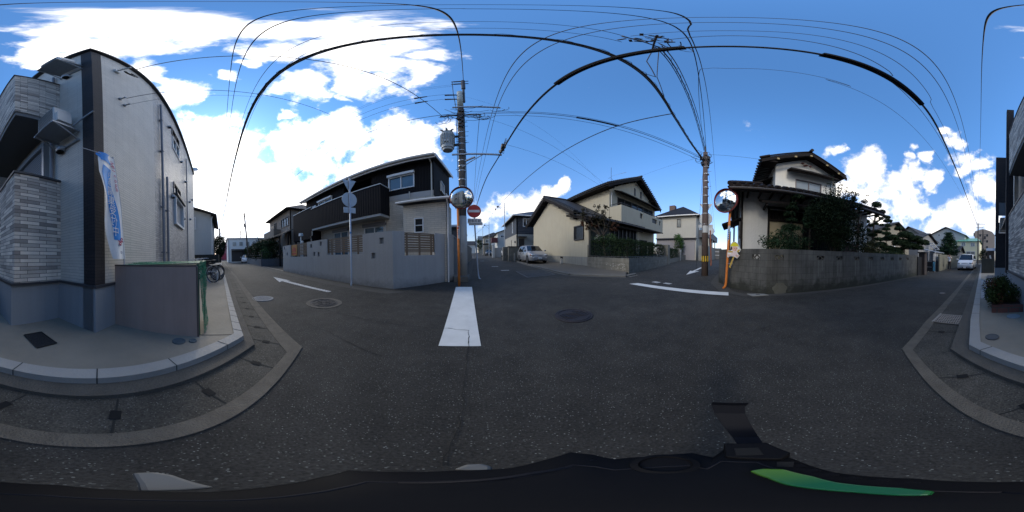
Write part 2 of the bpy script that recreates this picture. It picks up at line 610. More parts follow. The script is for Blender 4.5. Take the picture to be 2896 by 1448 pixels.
def leafmat(name, dark, light, scale=3.0):
    if name in MATS:
        return MATS[name]
    m, t, b = newmat(name)
    b.inputs['Roughness'].default_value = .7
    b.inputs['Specular IOR Level'].default_value = .12
    g = N(t, 'ShaderNodeNewGeometry')
    nz = N(t, 'ShaderNodeTexNoise', i_Scale=scale, i_Detail=4.0)
    t.links.new(g.outputs['Position'], nz.inputs['Vector'])
    ad = N(t, 'ShaderNodeMath', operation='MULTIPLY_ADD')
    t.links.new(g.outputs['Random Per Island'], ad.inputs[0])
    ad.inputs[1].default_value = .6
    t.links.new(nz.outputs['Fac'], ad.inputs[2])
    mr_ = N(t, 'ShaderNodeMapRange')
    t.links.new(ad.outputs[0], mr_.inputs[0])
    mr_.inputs[1].default_value = .4
    mr_.inputs[2].default_value = 1.15
    mx = N(t, 'ShaderNodeMix', data_type='RGBA')
    t.links.new(mr_.outputs[0], mx.inputs[0])
    mx.inputs[6].default_value = c4(dark)
    mx.inputs[7].default_value = c4(light)
    t.links.new(mx.outputs[2], b.inputs['Base Color'])
    MATS[name] = m
    return m


def flat(name, col, rough=.5, metal=0.0, spec=.4):
    return M(name, col, rough, .06, 9.0, 0, metal, spec)


def asphalt(name, base, chip, patch=.2):
    m, t, b = newmat(name)
    b.inputs['Roughness'].default_value = .85
    b.inputs['Specular IOR Level'].default_value = .25
    g = N(t, 'ShaderNodeNewGeometry')
    P = g.outputs['Position']
    n1 = N(t, 'ShaderNodeTexNoise', i_Scale=.42, i_Detail=8.0, i_Roughness=.66)
    t.links.new(P, n1.inputs['Vector'])
    n2 = N(t, 'ShaderNodeTexNoise', i_Scale=75.0, i_Detail=5.0, i_Roughness=.7)
    t.links.new(P, n2.inputs['Vector'])
    vo = N(t, 'ShaderNodeTexVoronoi', i_Scale=100.0)
    t.links.new(P, vo.inputs['Vector'])
    r1 = N(t, 'ShaderNodeMapRange')
    t.links.new(n1.outputs['Fac'], r1.inputs[0])
    r1.inputs[1].default_value = .3
    r1.inputs[2].default_value = .7
    r1.inputs[3].default_value = 1 - patch * 1.3
    r1.inputs[4].default_value = 1 + patch * 1.3
    r2 = N(t, 'ShaderNodeMapRange')
    t.links.new(n2.outputs['Fac'], r2.inputs[0])
    r2.inputs[1].default_value = .35
    r2.inputs[2].default_value = .7
    r2.inputs[3].default_value = .55
    r2.inputs[4].default_value = 1.6
    n4 = N(t, 'ShaderNodeTexNoise', i_Scale=2.6, i_Detail=9.0, i_Roughness=.74)
    t.links.new(P, n4.inputs['Vector'])
    r4 = N(t, 'ShaderNodeMapRange')
    t.links.new(n4.outputs['Fac'], r4.inputs[0])
    r4.inputs[1].default_value = .34
    r4.inputs[2].default_value = .62
    r4.inputs[3].default_value = .70
    r4.inputs[4].default_value = 1.16
    m0 = N(t, 'ShaderNodeMath', operation='MULTIPLY')
    t.links.new(r1.outputs[0], m0.inputs[0])
    t.links.new(r4.outputs[0], m0.inputs[1])
    ml = N(t, 'ShaderNodeMath', operation='MULTIPLY')
    t.links.new(m0.outputs[0], ml.inputs[0])
    t.links.new(r2.outputs[0], ml.inputs[1])
    sc = N(t, 'ShaderNodeVectorMath', operation='SCALE')
    sc.inputs[0].default_value = base
    t.links.new(ml.outputs[0], sc.inputs['Scale'])
    # pale stone chips: small cores of some voronoi cells
    sp = N(t, 'ShaderNodeSeparateColor')
    t.links.new(vo.outputs['Color'], sp.inputs[0])
    g1 = N(t, 'ShaderNodeMath', operation='GREATER_THAN')
    t.links.new(sp.outputs[0], g1.inputs[0])
    g1.inputs[1].default_value = .80
    l1 = N(t, 'ShaderNodeMath', operation='LESS_THAN')
    t.links.new(vo.outputs['Distance'], l1.inputs[0])
    l1.inputs[1].default_value = .33
    mm = N(t, 'ShaderNodeMath', operation='MULTIPLY')
    t.links.new(g1.outputs[0], mm.inputs[0])
    t.links.new(l1.outputs[0], mm.inputs[1])
    mb_ = N(t, 'ShaderNodeMath', operation='MULTIPLY')
    t.links.new(mm.outputs[0], mb_.inputs[0])
    t.links.new(sp.outputs[1], mb_.inputs[1])
    mx = N(t, 'ShaderNodeMix', data_type='RGBA')
    t.links.new(mb_.outputs[0], mx.inputs[0])
    t.links.new(sc.outputs[0], mx.inputs[6])
    mx.inputs[7].default_value = c4(chip)
    t.links.new(mx.outputs[2], b.inputs['Base Color'])
    bumpy(t, b, n2.outputs['Fac'], .5, .01)
    MATS[name] = m
    return m


GLASS = glassmat('dark_window_glass', (.014, .016, .018), .06, .45)
DIMGLASS = glassmat('shaded_window_glass', (.008, .008, .008), .4, .04)
GLASSB = glassmat('bluish_window_glass', (.05, .09, .12))
CURT = glassmat('curtained_window_glass', (.22, .23, .22), .15)
WHITEF = flat('white_window_frame', (.62, .63, .63))
ALU = flat('aluminium', (.42, .43, .44), .4, .6)
STEEL = M('galvanised_steel', (.34, .36, .38), .45, .15, 14, 0, .5)
DARKM = flat('dark_metal', (.03, .028, .03), .5)
BLACK = flat('black_rubber', (.012, .012, .013), .75)
WPAINT = None
DARKWOOD = M('dark_stained_wood', (.013, .0095, .008), .8, .3, 8, 0, 0, .2)
ORANGE = M('orange_paint', (.55, .17, .03), .5, .15, 10)
WHITEP = M('white_plastic', (.6, .6, .58), .45, .06, 6)
CREAM = M('cream_render', (.385, .345, .26), .85, .08, 1.6, .25, streak=.10)
CONC = M('pale_concrete', (.21, .21, .195), .9, .22, 1.8, .35)
CONCD = M('weathered_concrete', (.115, .108, .095), .9, .30, 3.5, .5)
LEAF = leafmat('dark_leaves', (.010, .019, .008), (.04, .065, .024))
PINE = leafmat('pine_needles', (.008, .018, .009), (.028, .05, .022), 5)
BARK = M('bark', (.055, .042, .032), .9, .35, 12, .8)


# ------------------------------------------------------------------ helpers for buildings
class Face:
    """a vertical wall from p0 to p1 seen from outside, outside lying to the right of p0 -> p1"""
    def __init__(self, p0, p1):
        self.p0 = Vector((p0[0], p0[1], 0))
        d = Vector((p1[0] - p0[0], p1[1] - p0[1], 0))
        self.L = d.length
        self.d = d.normalized()
        self.n = Vector((self.d.y, -self.d.x, 0))

    def pt(self, a, dep, z):
        return self.p0 + self.d * a + self.n * dep + Vector((0, 0, z))

    def blk(self, mb, a0, a1, d0, d1, z0, z1):
        P = [self.pt(a0, d0, z0), self.pt(a1, d0, z0), self.pt(a1, d1, z0), self.pt(a0, d1, z0)]
        return mb.ext(P, (0, 0, z1 - z0))

    def wall(self, mb, z0, z1, holes=(), t=.14, a0=0.0, a1=None):
        a1 = self.L if a1 is None else a1
        A = sorted(set([a0, a1] + [min(max(h[i], a0), a1) for h in holes for i in (0, 1)]))
        Zs = sorted(set([z0, z1] + [min(max(h[i], z0), z1) for h in holes for i in (2, 3)]))

        def solid(i, j):
            if i < 0 or j < 0 or i >= len(A) - 1 or j >= len(Zs) - 1:
                return False
            ca, cz = (A[i] + A[i + 1]) / 2, (Zs[j] + Zs[j + 1]) / 2
            return not any(h[0] < ca < h[1] and h[2] < cz < h[3] for h in holes)
        for i in range(len(A) - 1):
            for j in range(len(Zs) - 1):
                if not solid(i, j):
                    continue
                b0, b1, c0, c1 = A[i], A[i + 1], Zs[j], Zs[j + 1]
                q = self.pt
                mb.quad(q(b0, 0, c0), q(b1, 0, c0), q(b1, 0, c1), q(b0, 0, c1))
                mb.quad(q(b0, -t, c0), q(b0, -t, c1), q(b1, -t, c1), q(b1, -t, c0))
                if not solid(i - 1, j):
                    mb.quad(q(b0, 0, c0), q(b0, 0, c1), q(b0, -t, c1), q(b0, -t, c0))
                if not solid(i + 1, j):
                    mb.quad(q(b1, 0, c0), q(b1, -t, c0), q(b1, -t, c1), q(b1, 0, c1))
                if not solid(i, j - 1):
                    mb.quad(q(b0, 0, c0), q(b0, -t, c0), q(b1, -t, c0), q(b1, 0, c0))
                if not solid(i, j + 1):
                    mb.quad(q(b0, 0, c1), q(b1, 0, c1), q(b1, -t, c1), q(b0, -t, c1))
        return mb

    def window(self, parent, a0, a1, z0, z1, frame=None, pane=None, fw=.05, mull=1, proud=.03, name='window', rail=False, box=0.0):
        frame = frame or WHITEF
        pane = pane or GLASS
        m = MB()
        for (x0, x1, y0, y1) in ((a0, a0 + fw, z0, z1), (a1 - fw, a1, z0, z1), (a0 + fw, a1 - fw, z0, z0 + fw), (a0 + fw, a1 - fw, z1 - fw, z1)):
            self.blk(m, x0, x1, -.07, proud, y0, y1)
        for k in range(1, mull + 1):
            c = a0 + (a1 - a0) * k / (mull + 1)
            self.blk(m, c - fw * .45, c + fw * .45, -.05, proud - .012, z0 + fw, z1 - fw)
        if rail:
            c = (z0 + z1) / 2
            self.blk(m, a0 + fw, a1 - fw, -.05, proud - .014, c - fw * .4, c + fw * .4)
        if box:
            self.blk(m, a0 - .02, a1 + .02, 0.0, .16, z1 + .004, z1 + box)
        o = m.build(name, frame, parent)
        p = MB()
        self.blk(p, a0 + fw * .6, a1 - fw * .6, -.045, -.03, z0 + fw * .6, z1 - fw * .6)
        p.build('pane', pane, o)
        return o


def slab(mb, pts, t):
    """roof plane of thickness t hanging below the given top outline"""
    return mb.ext(pts, (0, 0, -t))


def pipe(mb, pts, r=.035, n=8):
    return mb.tube(pts, r, n)


def text_mb(s, size, origin, xdir, ydir, depth=.004, mirror=False, align='LEFT', xs=1.0):
    """lettering turned into mesh; origin is the baseline start"""
    cu = bpy.data.curves.new('lettering_curve', 'FONT')
    cu.body = s
    cu.size = size
    cu.resolution_u = 2
    cu.align_x = align
    ob = bpy.data.objects.new('lettering_curve', cu)
    COL.objects.link(ob)
    dg = bpy.context.evaluated_depsgraph_get()
    me = bpy.data.meshes.new_from_object(ob.evaluated_get(dg))
    x = Vector(xdir).normalized()
    y = Vector(ydir).normalized()
    o0 = Vector(origin)
    nrm = x.cross(y)
    mb = MB()
    sx = -1 if mirror else 1
    vs = [o0 + x * (v.co.x * sx * xs) + y * v.co.y + nrm * depth for v in me.vertices]
    mb.add(vs, [tuple(p.vertices) for p in me.polygons])
    bpy.data.objects.remove(ob)
    bpy.data.meshes.remove(me)
    bpy.data.curves.remove(cu)
    return mb


# ------------------------------------------------------------------ foliage
def leaves(mb, c, rad, n, size, clumps=0, flatten=1.0, shell=.35, aspect=.5, rr=None):
    rr = rr or rnd
    c = Vector(c)
    cl = []
    if clumps:
        while len(cl) < clumps:
            q = Vector((rr.uniform(-1, 1), rr.uniform(-1, 1), rr.uniform(-1, 1)))
            if .25 < q.length < .95:
                cl.append(q)
    for i in range(n):
        while True:
            q = Vector((rr.uniform(-1, 1), rr.uniform(-1, 1), rr.uniform(-1, 1)))
            if q.length < 1:
                break
        if cl:
            k = rr.choice(cl)
            q = k + q * (.34 + .2 * rr.random())
        else:
            q = q.normalized() * (q.length ** shell)
        p = c + Vector((q.x * rad[0], q.y * rad[1], q.z * rad[2]))
        d = Vector((rr.gauss(0, 1), rr.gauss(0, 1), rr.gauss(0, .7) + .2)).normalized()
        s = d.orthogonal().normalized()
        s = (Matrix.Rotation(rr.uniform(0, 6.28), 3, d) @ s)
        L = size * rr.uniform(.6, 1.35)
        W = L * aspect
        mb.add([p - d * L * .5, p + s * W * .5, p + d * L * .5, p - s * W * .5], [(0, 1, 2, 3)])
    return mb


def limb(mb, pts, r0, r1, n=7):
    k = len(pts)
    return mb.tube(pts, [r0 + (r1 - r0) * i / (k - 1) for i in range(k)], n)


def wob(a, b, k, amp, rr):
    a, b = Vector(a), Vector(b)
    return [a.lerp(b, i / k) + (Vector((rr.uniform(-1, 1), rr.uniform(-1, 1), rr.uniform(-.3, .3))) * amp if 0 < i < k else Vector()) for i in range(k + 1)]

# ================================================================== ground, gutters, kerb
ASPH = asphalt('asphalt', (.036, .0335, .0295), (.20, .20, .18), .26)
SLAB = M('pavement_concrete', (.245, .215, .17), .9, .34, 1.3, .35)
KERB = M('kerb_concrete', (.33, .31, .28), .85, .18, 3.0, .3)
GUTT = M('gutter_concrete', (.10, .088, .072), .95, .35, 5.0, .6)
LIDS = asphalt('gutter_lid_concrete', (.062, .056, .046), (.22, .215, .19), .35)
BORD = M('gutter_edge_concrete', (.125, .108, .085), .95, .48, 7.0, .7)
HOLE = flat('dark_hole', (.006, .006, .006), .9)

mb = MB()
ys = [-160, -60, -20, -5, 0, 4] + [4 + 4 * k for k in range(1, 24)] + [160, 420]
xs = [-420, -160, -60, -20, -5, 5, 20, 60, 160, 420]
grid = [[(x, y, zg(y)) for x in xs] for y in ys]
for j in range(len(ys) - 1):
    for i in range(len(xs) - 1):
        mb.quad(grid[j][i], grid[j][i + 1], grid[j + 1][i + 1], grid[j + 1][i])
struct(mb, 'road', ASPH)

KIN = [(1.6, -30), (.17, -2.62), (.10, -1.82), (-2.0, .12), (-8.9, .0), (-40, -.5)]
KOUT = [(1.74, -30), (.31, -2.62), (.22, -1.75), (-1.93, .23), (-8.9, .13), (-40, -.37)]
SKIRT = [(1.92, -30), (.49, -2.6), (.42, -1.74), (-1.82, .34), (-8.9, .33), (-40, -.17)]
LIN = [(1.95, -30), (.52, -2.6), (.44, -1.72), (-1.81, .365), (-8.9, .36), (-40, -.14)]
GOUT = [(2.40, -30), (.91, -2.55), (.81, -1.61), (-1.57, .63), (-8.9, .66), (-40, .2)]
BOR = [(2.55, -30), (1.07, -2.6), (.93, -1.58), (-1.61, .83), (-8.9, .80), (-40, .33)]


def band(mb, A, B, za, zb):
    for i in range(len(A) - 1):
        mb.quad((A[i][0], A[i][1], za), (A[i + 1][0], A[i + 1][1], za), (B[i + 1][0], B[i + 1][1], zb), (B[i][0], B[i][1], zb))
    return mb


mb = MB()
mb.poly([(x, y, .12) for x, y in KIN] + [(-40, -26, .12), (-20, -30, .12)])
struct(mb, 'pavement', SLAB)
mb = MB()
band(mb, KIN, KIN, .10, .138)
band(mb, KIN, KOUT, .138, .130)
band(mb, KOUT, KOUT, .130, .045)
struct(mb, 'kerb', KERB)
mb = MB()
band(mb, [(x, y) for x, y in KOUT], SKIRT, .060, .050)
band(mb, SKIRT, SKIRT, .050, .004)
struct(mb, 'gutter_wall', GUTT)
mb = MB()
band(mb, LIN, GOUT, .010, .010)
band(mb, SKIRT, LIN, .005, .005)
struct(mb, 'gutter', LIDS)
mb = MB()
band(mb, GOUT, BOR, .016, .014)
band(mb, BOR, BOR, .014, -.01)
struct(mb, 'gutter_border', BORD)
# joints and hand holes of the gutter lids, joints of the kerb stones
mb = MB()
jt = MB()
kj = MB()


def lerp2(a, b, t):
    return Vector((a[0] + (b[0] - a[0]) * t, a[1] + (b[1] - a[1]) * t, 0))


def cross_joint(i, t, hole=True, w=.012):
    a = lerp2(LIN[i], LIN[i + 1], t)
    b = lerp2(GOUT[i], GOUT[i + 1], t)
    d = (b - a).normalized()
    n = Vector((-d.y, d.x, 0))
    z = Vector((0, 0, .0138))
    jt.quad(a - n * w / 2 + z, b - n * w / 2 + z, b + n * w / 2 + z, a + n * w / 2 + z)
    if hole:
        c = (a + b) / 2 + Vector((0, 0, .0172))
        mb.quad(c - d * .045 - n * .028, c + d * .045 - n * .028, c + d * .045 + n * .028, c - d * .045 + n * .028)


def kerb_joint(i, t):
    a = lerp2(KIN[i], KIN[i + 1], t)
    b = lerp2(KOUT[i], KOUT[i + 1], t)
    d = (b - a).normalized()
    n = Vector((-d.y, d.x, 0)) * .005
    za, zb = Vector((0, 0, .1405)), Vector((0, 0, .1335))
    kj.quad(a - n + za, b - n + zb, b + n + zb, a + n + za)
    kj.quad(b - n + zb + d * .003, b + n + zb + d * .003, b + n + d * .003 + Vector((0, 0, .06)), b - n + d * .003 + Vector((0, 0, .06)))


for t in (.18, .36, .54, .72, .90):
    cross_joint(2, 1 - t if False else t)
for k in range(62):
    cross_joint(3, .03 + k * .07) if .03 + k * .07 < .99 else None
for k in range(40):
    cross_joint(4, (k + .5) / 60)
for k in range(54):
    cross_joint(0, 1 - (k * .5 + .75) / 27.5 + .0) if k > 1 else None
cross_joint(1, .35)
for t in (.06, .27, .48, .69, .9):
    kerb_joint(2, t)
for k in range(24):
    kerb_joint(3, (k + .5) / 24)
for k in range(40):
    kerb_joint(4, (k + .5) / 50)
    kerb_joint(0, 1 - (k + .5) * .6 / 27.5)
struct(jt, 'gutter_joints', flat('joint_line', (.02, .02, .018), .9))
struct(mb, 'gutter_hand_holes', HOLE)
struct(kj, 'kerb_joints', flat('kerb_joint_line', (.05, .05, .05), .9))
# joints of the pavement slab
mb = MB()
for (a, b) in (((-1.98, -.33), (-2.0, .11)), ((-1.60, -1.6), (-2.5, -.3)), ((-5.2, -1.4), (-5.2, .06)), ((-8.4, -1.4), (-8.4, .0))):
    d = (Vector(b) - Vector(a)).normalized()
    n = Vector((-d.y, d.x)) * .006
    mb.quad((a[0] - n.x, a[1] - n.y, .1245), (b[0] - n.x, b[1] - n.y, .1245), (b[0] + n.x, b[1] + n.y, .1245), (a[0] + n.x, a[1] + n.y, .1245)) if a[0] < -1.7 else None
struct(mb, 'pavement_joints', flat('joint_line', (.02, .02, .018), .9))
# pale tiled strip of pavement beside the planter
mb = MB()
mb.quad((-.62, -7.9, .1242), (.44, -7.9, .1242), (.24, -4.15, .1242), (-.62, -4.15, .1242))
TILE = BRICK('pale_paving_tiles', (.34, .34, .33), (.30, .30, .30), (.15, .15, .15), .3, .3, .008, offset=0, var=.1)
_t = TILE.node_tree
_g = [n for n in _t.nodes if n.type == 'NEW_GEOMETRY'][0]
_b = [n for n in _t.nodes if n.type == 'TEX_BRICK'][0]
_t.links.new(_g.outputs['Position'], _b.inputs['Vector'])
struct(mb, 'paving_tiles', TILE)

# grate in the gutter
t = thing('drain_grate', 'rusty steel grid grate set in the gutter by the kerb', 'drain grate', (.7, -2.83, 0))
mb = MB()
mb.quad((.42, -3.04, .0175), (.94, -3.06, .0175), (.93, -2.6, .0175), (.42, -2.58, .0175))
mb.build('pit', HOLE, t)
mb = MB()
for k in range(13):
    x = .44 + k * .04
    mb.box(x - .006, x + .006, -3.04, -2.6, .018, .036)
for k in range(6):
    y = -3.03 + k * .085
    mb.box(.425, .935, y - .005, y + .005, .0182, .034)
for (a, b, c, d) in ((.405, .425, -3.06, -2.58), (.935, .955, -3.06, -2.58)):
    mb.box(a, b, c, d, .0178, .037)
mb.build('grid', M('rusty_steel', (.34, .30, .26), .7, .35, 30), t)

# painted road markings: sheets a few millimetres above the road
def sheet(name, label, cat, pts, mat, z=.006, group=None):
    b = MB()
    b.poly([(x, y, z + zg(y)) for x, y in pts])
    o = b.build(name, mat, loc=(sum(p[0] for p in pts) / len(pts), sum(p[1] for p in pts) / len(pts), 0))
    return tag(o, label, cat, group)


def wornpaint(name, col, lo, hi):
    m, t, b = newmat(name)
    b.inputs['Roughness'].default_value = .85
    g = N(t, 'ShaderNodeNewGeometry')
    nz = N(t, 'ShaderNodeTexNoise', i_Scale=16.0, i_Detail=10.0, i_Roughness=.72)
    t.links.new(g.outputs['Position'], nz.inputs['Vector'])
    n2 = N(t, 'ShaderNodeTexNoise', i_Scale=2.3, i_Detail=6.0, i_Roughness=.7)
    t.links.new(g.outputs['Position'], n2.inputs['Vector'])
    mr_ = N(t, 'ShaderNodeMapRange')
    t.links.new(nz.outputs['Fac'], mr_.inputs[0])
    mr_.inputs[1].default_value = lo
    mr_.inputs[2].default_value = hi
    m2 = N(t, 'ShaderNodeMix', data_type='RGBA')
    t.links.new(n2.outputs['Fac'], m2.inputs[0])
    m2.inputs[6].default_value = c4(col, .72)
    m2.inputs[7].default_value = c4(col, 1.12)
    mx = N(t, 'ShaderNodeMix', data_type='RGBA')
    t.links.new(mr_.outputs[0], mx.inputs[0])
    mx.inputs[6].default_value = (.06, .058, .054, 1)
    t.links.new(m2.outputs[2], mx.inputs[7])
    t.links.new(mx.outputs[2], b.inputs['Base Color'])
    return m


WPAINT = wornpaint('white_road_paint', (.60, .60, .58), .27, .34)
WORN = wornpaint('worn_road_paint', (.50, .50, .49), .40, .50)
sheet('stop_line', 'short wide white stop line with a crack, before the utility pole', 'stop line',
      [(-.75, 5.30), (-.22, 5.32), (.02, 1.78), (-.2, 1.77), (-.45, 1.74), (-.55, 2.9)], WPAINT)
sheet('stop_line', 'long thin white stop line across the lane mouth beside the block wall', 'stop line',
      [(4.80, 3.60), (5.13, 3.44), (4.86, .16), (4.47, .14)], WPAINT)
# cracks running through the first stop line and over the asphalt
mb = MB()
cr = random.Random(3)


def crack(pts, w, z):
    P = []
    for (a, b) in zip(pts[:-1], pts[1:]):
        k = max(2, int((Vector(b) - Vector(a)).length / .06))
        for i in range(k):
            q = Vector(a).lerp(Vector(b), i / k)
            P.append(Vector((q.x + cr.uniform(-.012, .012), q.y + cr.uniform(-.012, .012))))
    P.append(Vector(pts[-1]))
    for i in range(len(P) - 1):
        d = (P[i + 1] - P[i]).normalized()
        n = Vector((-d.y, d.x)) * w * cr.uniform(.3, 1.2)
        mb.quad((P[i].x - n.x, P[i].y - n.y, z), (P[i + 1].x - n.x, P[i + 1].y - n.y, z), (P[i + 1].x + n.x, P[i + 1].y + n.y, z), (P[i].x + n.x, P[i].y + n.y, z))


crack([(-2.9, 1.9), (-1.6, 2.1), (-.45, 2.25), (-.14, 2.22), (-.12, 1.7)], .005, .0105)
crack([(-.12, 1.7), (-.1, .9), (-.08, .3)], .0022, .0065)
crack([(1.9, .6), (2.1, .0), (2.6, -.9), (3.0, -1.2)], .004, .0085)
crack([(2.6, -1.9), (1.9, -2.6), (1.4, -3.2)], .004, .0085)
crack([(-3.0, 1.1), (-1.8, 1.35), (-.9, 1.3)], .003, .0085)
struct(mb, 'road_cracks', flat('crack_line', (.012, .012, .012), .95))
sheet('road_arrow', 'worn white straight arrow with a long narrow shaft beside the grey garden wall', 'road arrow',
      [(-3.98, 3.12), (-6.9, 2.86), (-6.9, 3.02), (-8.5, 2.72), (-6.7, 2.42), (-6.9, 2.62), (-3.98, 2.97)], WORN)
sheet('road_arrow', 'white straight arrow pointing out of the lane past the brown utility pole', 'road arrow',
      [(8.5, 2.58), (10.7, 2.95), (10.5, 2.76), (13.6, 2.86), (13.6, 2.66), (10.5, 2.58), (10.7, 2.3)], WPAINT)
sheet('road_mark', 'small pale painted rectangle behind the long stop line, nearer the cream house', 'road mark',
      [(5.62, 3.12), (5.86, 3.08), (5.79, 2.77), (5.55, 2.83)], WORN, group='small painted rectangles behind the stop line')
sheet('road_mark', 'small pale painted rectangle behind the long stop line, nearer the utility pole', 'road mark',
      [(5.60, 2.62), (5.80, 2.58), (5.74, 2.28), (5.53, 2.33)], WORN, group='small painted rectangles behind the stop line')
for i, (x, y) in enumerate(((.35, 19.2), (1.2, 12.3), (1.55, 9.75))):
    sheet('road_mark', ('faint worn white dash on the side street, farthest of three', 'faint worn white dash on the side street, middle of three', 'faint worn white dash on the side street, nearest of three')[i],
          'road mark', [(x - .2, y - .1), (x + .3, y - .1), (x + .3, y + .12), (x - .2, y + .12)], WORN, group='worn dashes on the side street')
PATCH = asphalt('asphalt_patch', (.045, .046, .046), (.2, .2, .2), .15)
b = MB()
b.poly([(x, y, .005 + zg(y)) for x, y in [(2.15, 9.15), (3.84, 9.35), (3.72, 7.35), (2.15, 6.9)]])
struct(b, 'road_patch', PATCH)
b = MB()
for (p, q) in (((2.15, 9.15), (3.84, 9.35)), ((3.84, 9.35), (3.72, 7.35)), ((3.72, 7.35), (2.15, 6.9)), ((2.15, 6.9), (2.15, 9.15))):
    d = (Vector(q) - Vector(p)).normalized()
    n = Vector((-d.y, d.x)) * .035
    b.poly([(p[0] - n.x, p[1] - n.y, .0095 + zg(p[1])), (q[0] - n.x, q[1] - n.y, .0095 + zg(q[1])), (q[0] + n.x, q[1] + n.y, .0095 + zg(q[1])), (p[0] + n.x, p[1] + n.y, .0095 + zg(p[1]))])
struct(b, 'road_patch_seam', M('patch_seam', (.10, .10, .098), .9, .3, 9))

# edge gutters along the other three corners
b = MB()
b.poly([(x, y, .004) for x, y in [(-40, 3.75), (-2.55, 4.10), (-.9, 6.25), (-.75, 6.0), (-2.45, 3.88), (-40, 3.5)][::-1]])
b.poly([(x, y, .004) for x, y in [(-40, 4.6), (-2.65, 4.5), (-1.0, 6.7), (-.9, 6.25), (-2.55, 4.10), (-40, 3.75)][::-1]])
b.poly([(x, y, .005 + zg(y)) for x, y in [(-1.0, 6.7), (-1.15, 30), (-.7, 30), (-.35, 6.9), (-.45, 6.3), (-.9, 6.25)]])
struct(b, 'verge', M('verge_concrete', (.055, .052, .046), .95, .4, 3.0, .5))
b = MB()
b.poly([(x, y, .004) for x, y in [(4.7, -.35), (5.0, .0), (6.6, .5), (14, .75), (14, .95), (6.5, .95), (4.95, .42), (4.40, -.3), (4.42, -10), (4.7, -10)]])
struct(b, 'verge', M('verge_concrete', (.055, .052, .046), .95, .4, 3.0, .5))


# manhole covers
def cover(name, label, x, y, r, z, mat, ring=None, group=None, cat='manhole cover', spokes=0, rw=.09):
    t = thing(name, label, cat, (x, y, z), group)
    m = MB()
    m.lathe((x, y, z), (0, 0, 1), [(r, -.004), (r, .012), (r - .012, .015), (r - .02, .010), (.0, .010)], 40)
    m.build('lid', mat, t)
    m = MB()
    if spokes == 1:                          # radial ribs
        for k in range(10):
            a = k * math.pi / 5
            m.obox((x + math.cos(a) * r * .48, y + math.sin(a) * r * .48, z + .0125), r * .75, .018, .006, a)
        m.torus((x, y, z + .012), (0, 0, 1), r * .5, .008, 28, 6)
        m.torus((x, y, z + .012), (0, 0, 1), r * .82, .008, 32, 6)
    elif spokes == 2:                        # wavy relief and a ring of studs
        q = random.Random(5)
        for k in range(6):
            pts = [(x - r * .7 + i * r * .14, y - r * .35 + k * r * .13 + .05 * r * math.sin(i * 1.3 + k), z + .012) for i in range(11)]
            pts = [p for p in pts if (p[0] - x) ** 2 + (p[1] - y) ** 2 < (r * .8) ** 2]
            if len(pts) > 2:
                m.tube(pts, .008, 5)
        m.torus((x, y, z + .012), (0, 0, 1), r * .86, .009, 36, 6)
        m.torus((x + r * .3, y + r * .3, z + .012), (0, 0, 1), r * .22, .008, 18, 6)
    elif spokes == 3:
        for i in range(-6, 7):
            for j in range(-6, 7):
                if (i * i + j * j) < 40:
                    m.obox((x + i * r * .13, y + j * r * .13, z + .0125), r * .07, r * .07, .005, .5)
    if spokes:
        m.build('relief', mat, t)
    if ring:
        m = MB()
        m.lathe((x, y, z), (0, 0, 1), [(r + rw, -.004), (r + rw, .007), (r + .004, .008)], 40)
        m.build('rim', ring, t)
    return t


IRON = M('cast_iron', (.035, .033, .034), .6, .35, 14, .4, .3)
IRONP = M('purple_grey_iron', (.028, .025, .030), .6, .35, 14, .4, .3)
cover('manhole_cover', 'pale patterned round manhole cover near the gutter on the left road', -4.2, 1.04, .28, 0.002, M('pale_cover', (.22, .22, .22), .8, .3, 20, .3), None, None, spokes=3)
cover('manhole_cover', 'dark spoked manhole cover in a concrete ring near the grey garden wall', -3.10, 2.20, .33, 0.002, IRON, GUTT, None, spokes=1)
cover('manhole_cover', 'large dark manhole cover with relief pattern in the middle of the junction', 1.57, 2.36, .335, 0.002, IRONP, None, None, spokes=2)
cover('valve_cover', 'small pale round valve cover on the road by the planter side', 1.53, -5.09, .10, 0.002, M('pale_valve', (.20, .18, .17), .8, .3, 20), None, None, 'valve cover', spokes=1)
cover('inspection_cover', 'faint bluish round inspection cover by the brown panel, larger of the pair', -1.76, -.50, .075, .122, M('blue_plastic', (.075, .10, .115), .6, .15, 10), None, None, 'inspection cover')
cover('inspection_cover', 'faint bluish round inspection cover by the brown panel, smaller of the pair', -1.80, -.35, .045, .122, M('blue_plastic', (.075, .10, .115), .6, .15, 10), None, None, 'inspection cover')
cover('inspection_cover', 'pale blue grey round cover in the pavement in front of the brick planter', -.40, -2.78, .115, .122, M('pale_blue_plastic', (.22, .26, .28), .6, .1, 10), None, None, 'inspection cover')
cover('inspection_cover', 'dark grey round cover in the pavement beside the kerb corner', -.03, -1.98, .085, .122, M('grey_plastic', (.07, .075, .08), .6, .1, 10), None, None, 'inspection cover')
t = thing('drain_cover', 'pale square concrete drain cover with a hand hole at the foot of the block wall', 'drain cover', (4.57, -.66, 0))
b = MB()
b.prism([(4.66, -.38), (4.40, -.52), (4.48, -.98), (4.64, -.86)], .003, .02)
b.build('slab', CONC, t)
b = MB()
b.prism([(4.57, -.62), (4.52, -.64), (4.54, -.74), (4.585, -.73)], .0205, .0225)
b.build('hand_hole', HOLE, t)
t = thing('floor_mat', 'black rubber mat lying on the pavement beside the apartment plinth', 'mat', (-.83, -1.73, .12))
b = MB()
b.prism([(-.70, -1.92), (-.95, -1.93), (-.955, -1.54), (-.71, -1.53)], .121, .131)
b.build('mat_sheet', M('black_mat', (.012, .013, .016), .8, .3, 60, .5), t, bevel=.004)
b = MB()
for (x0, x1, y0, y1) in ((-.955, -.94, -1.92, -1.54), (-.715, -.70, -1.91, -1.535)):
    b.box(x0, x1, y0, y1, .1315, .136)
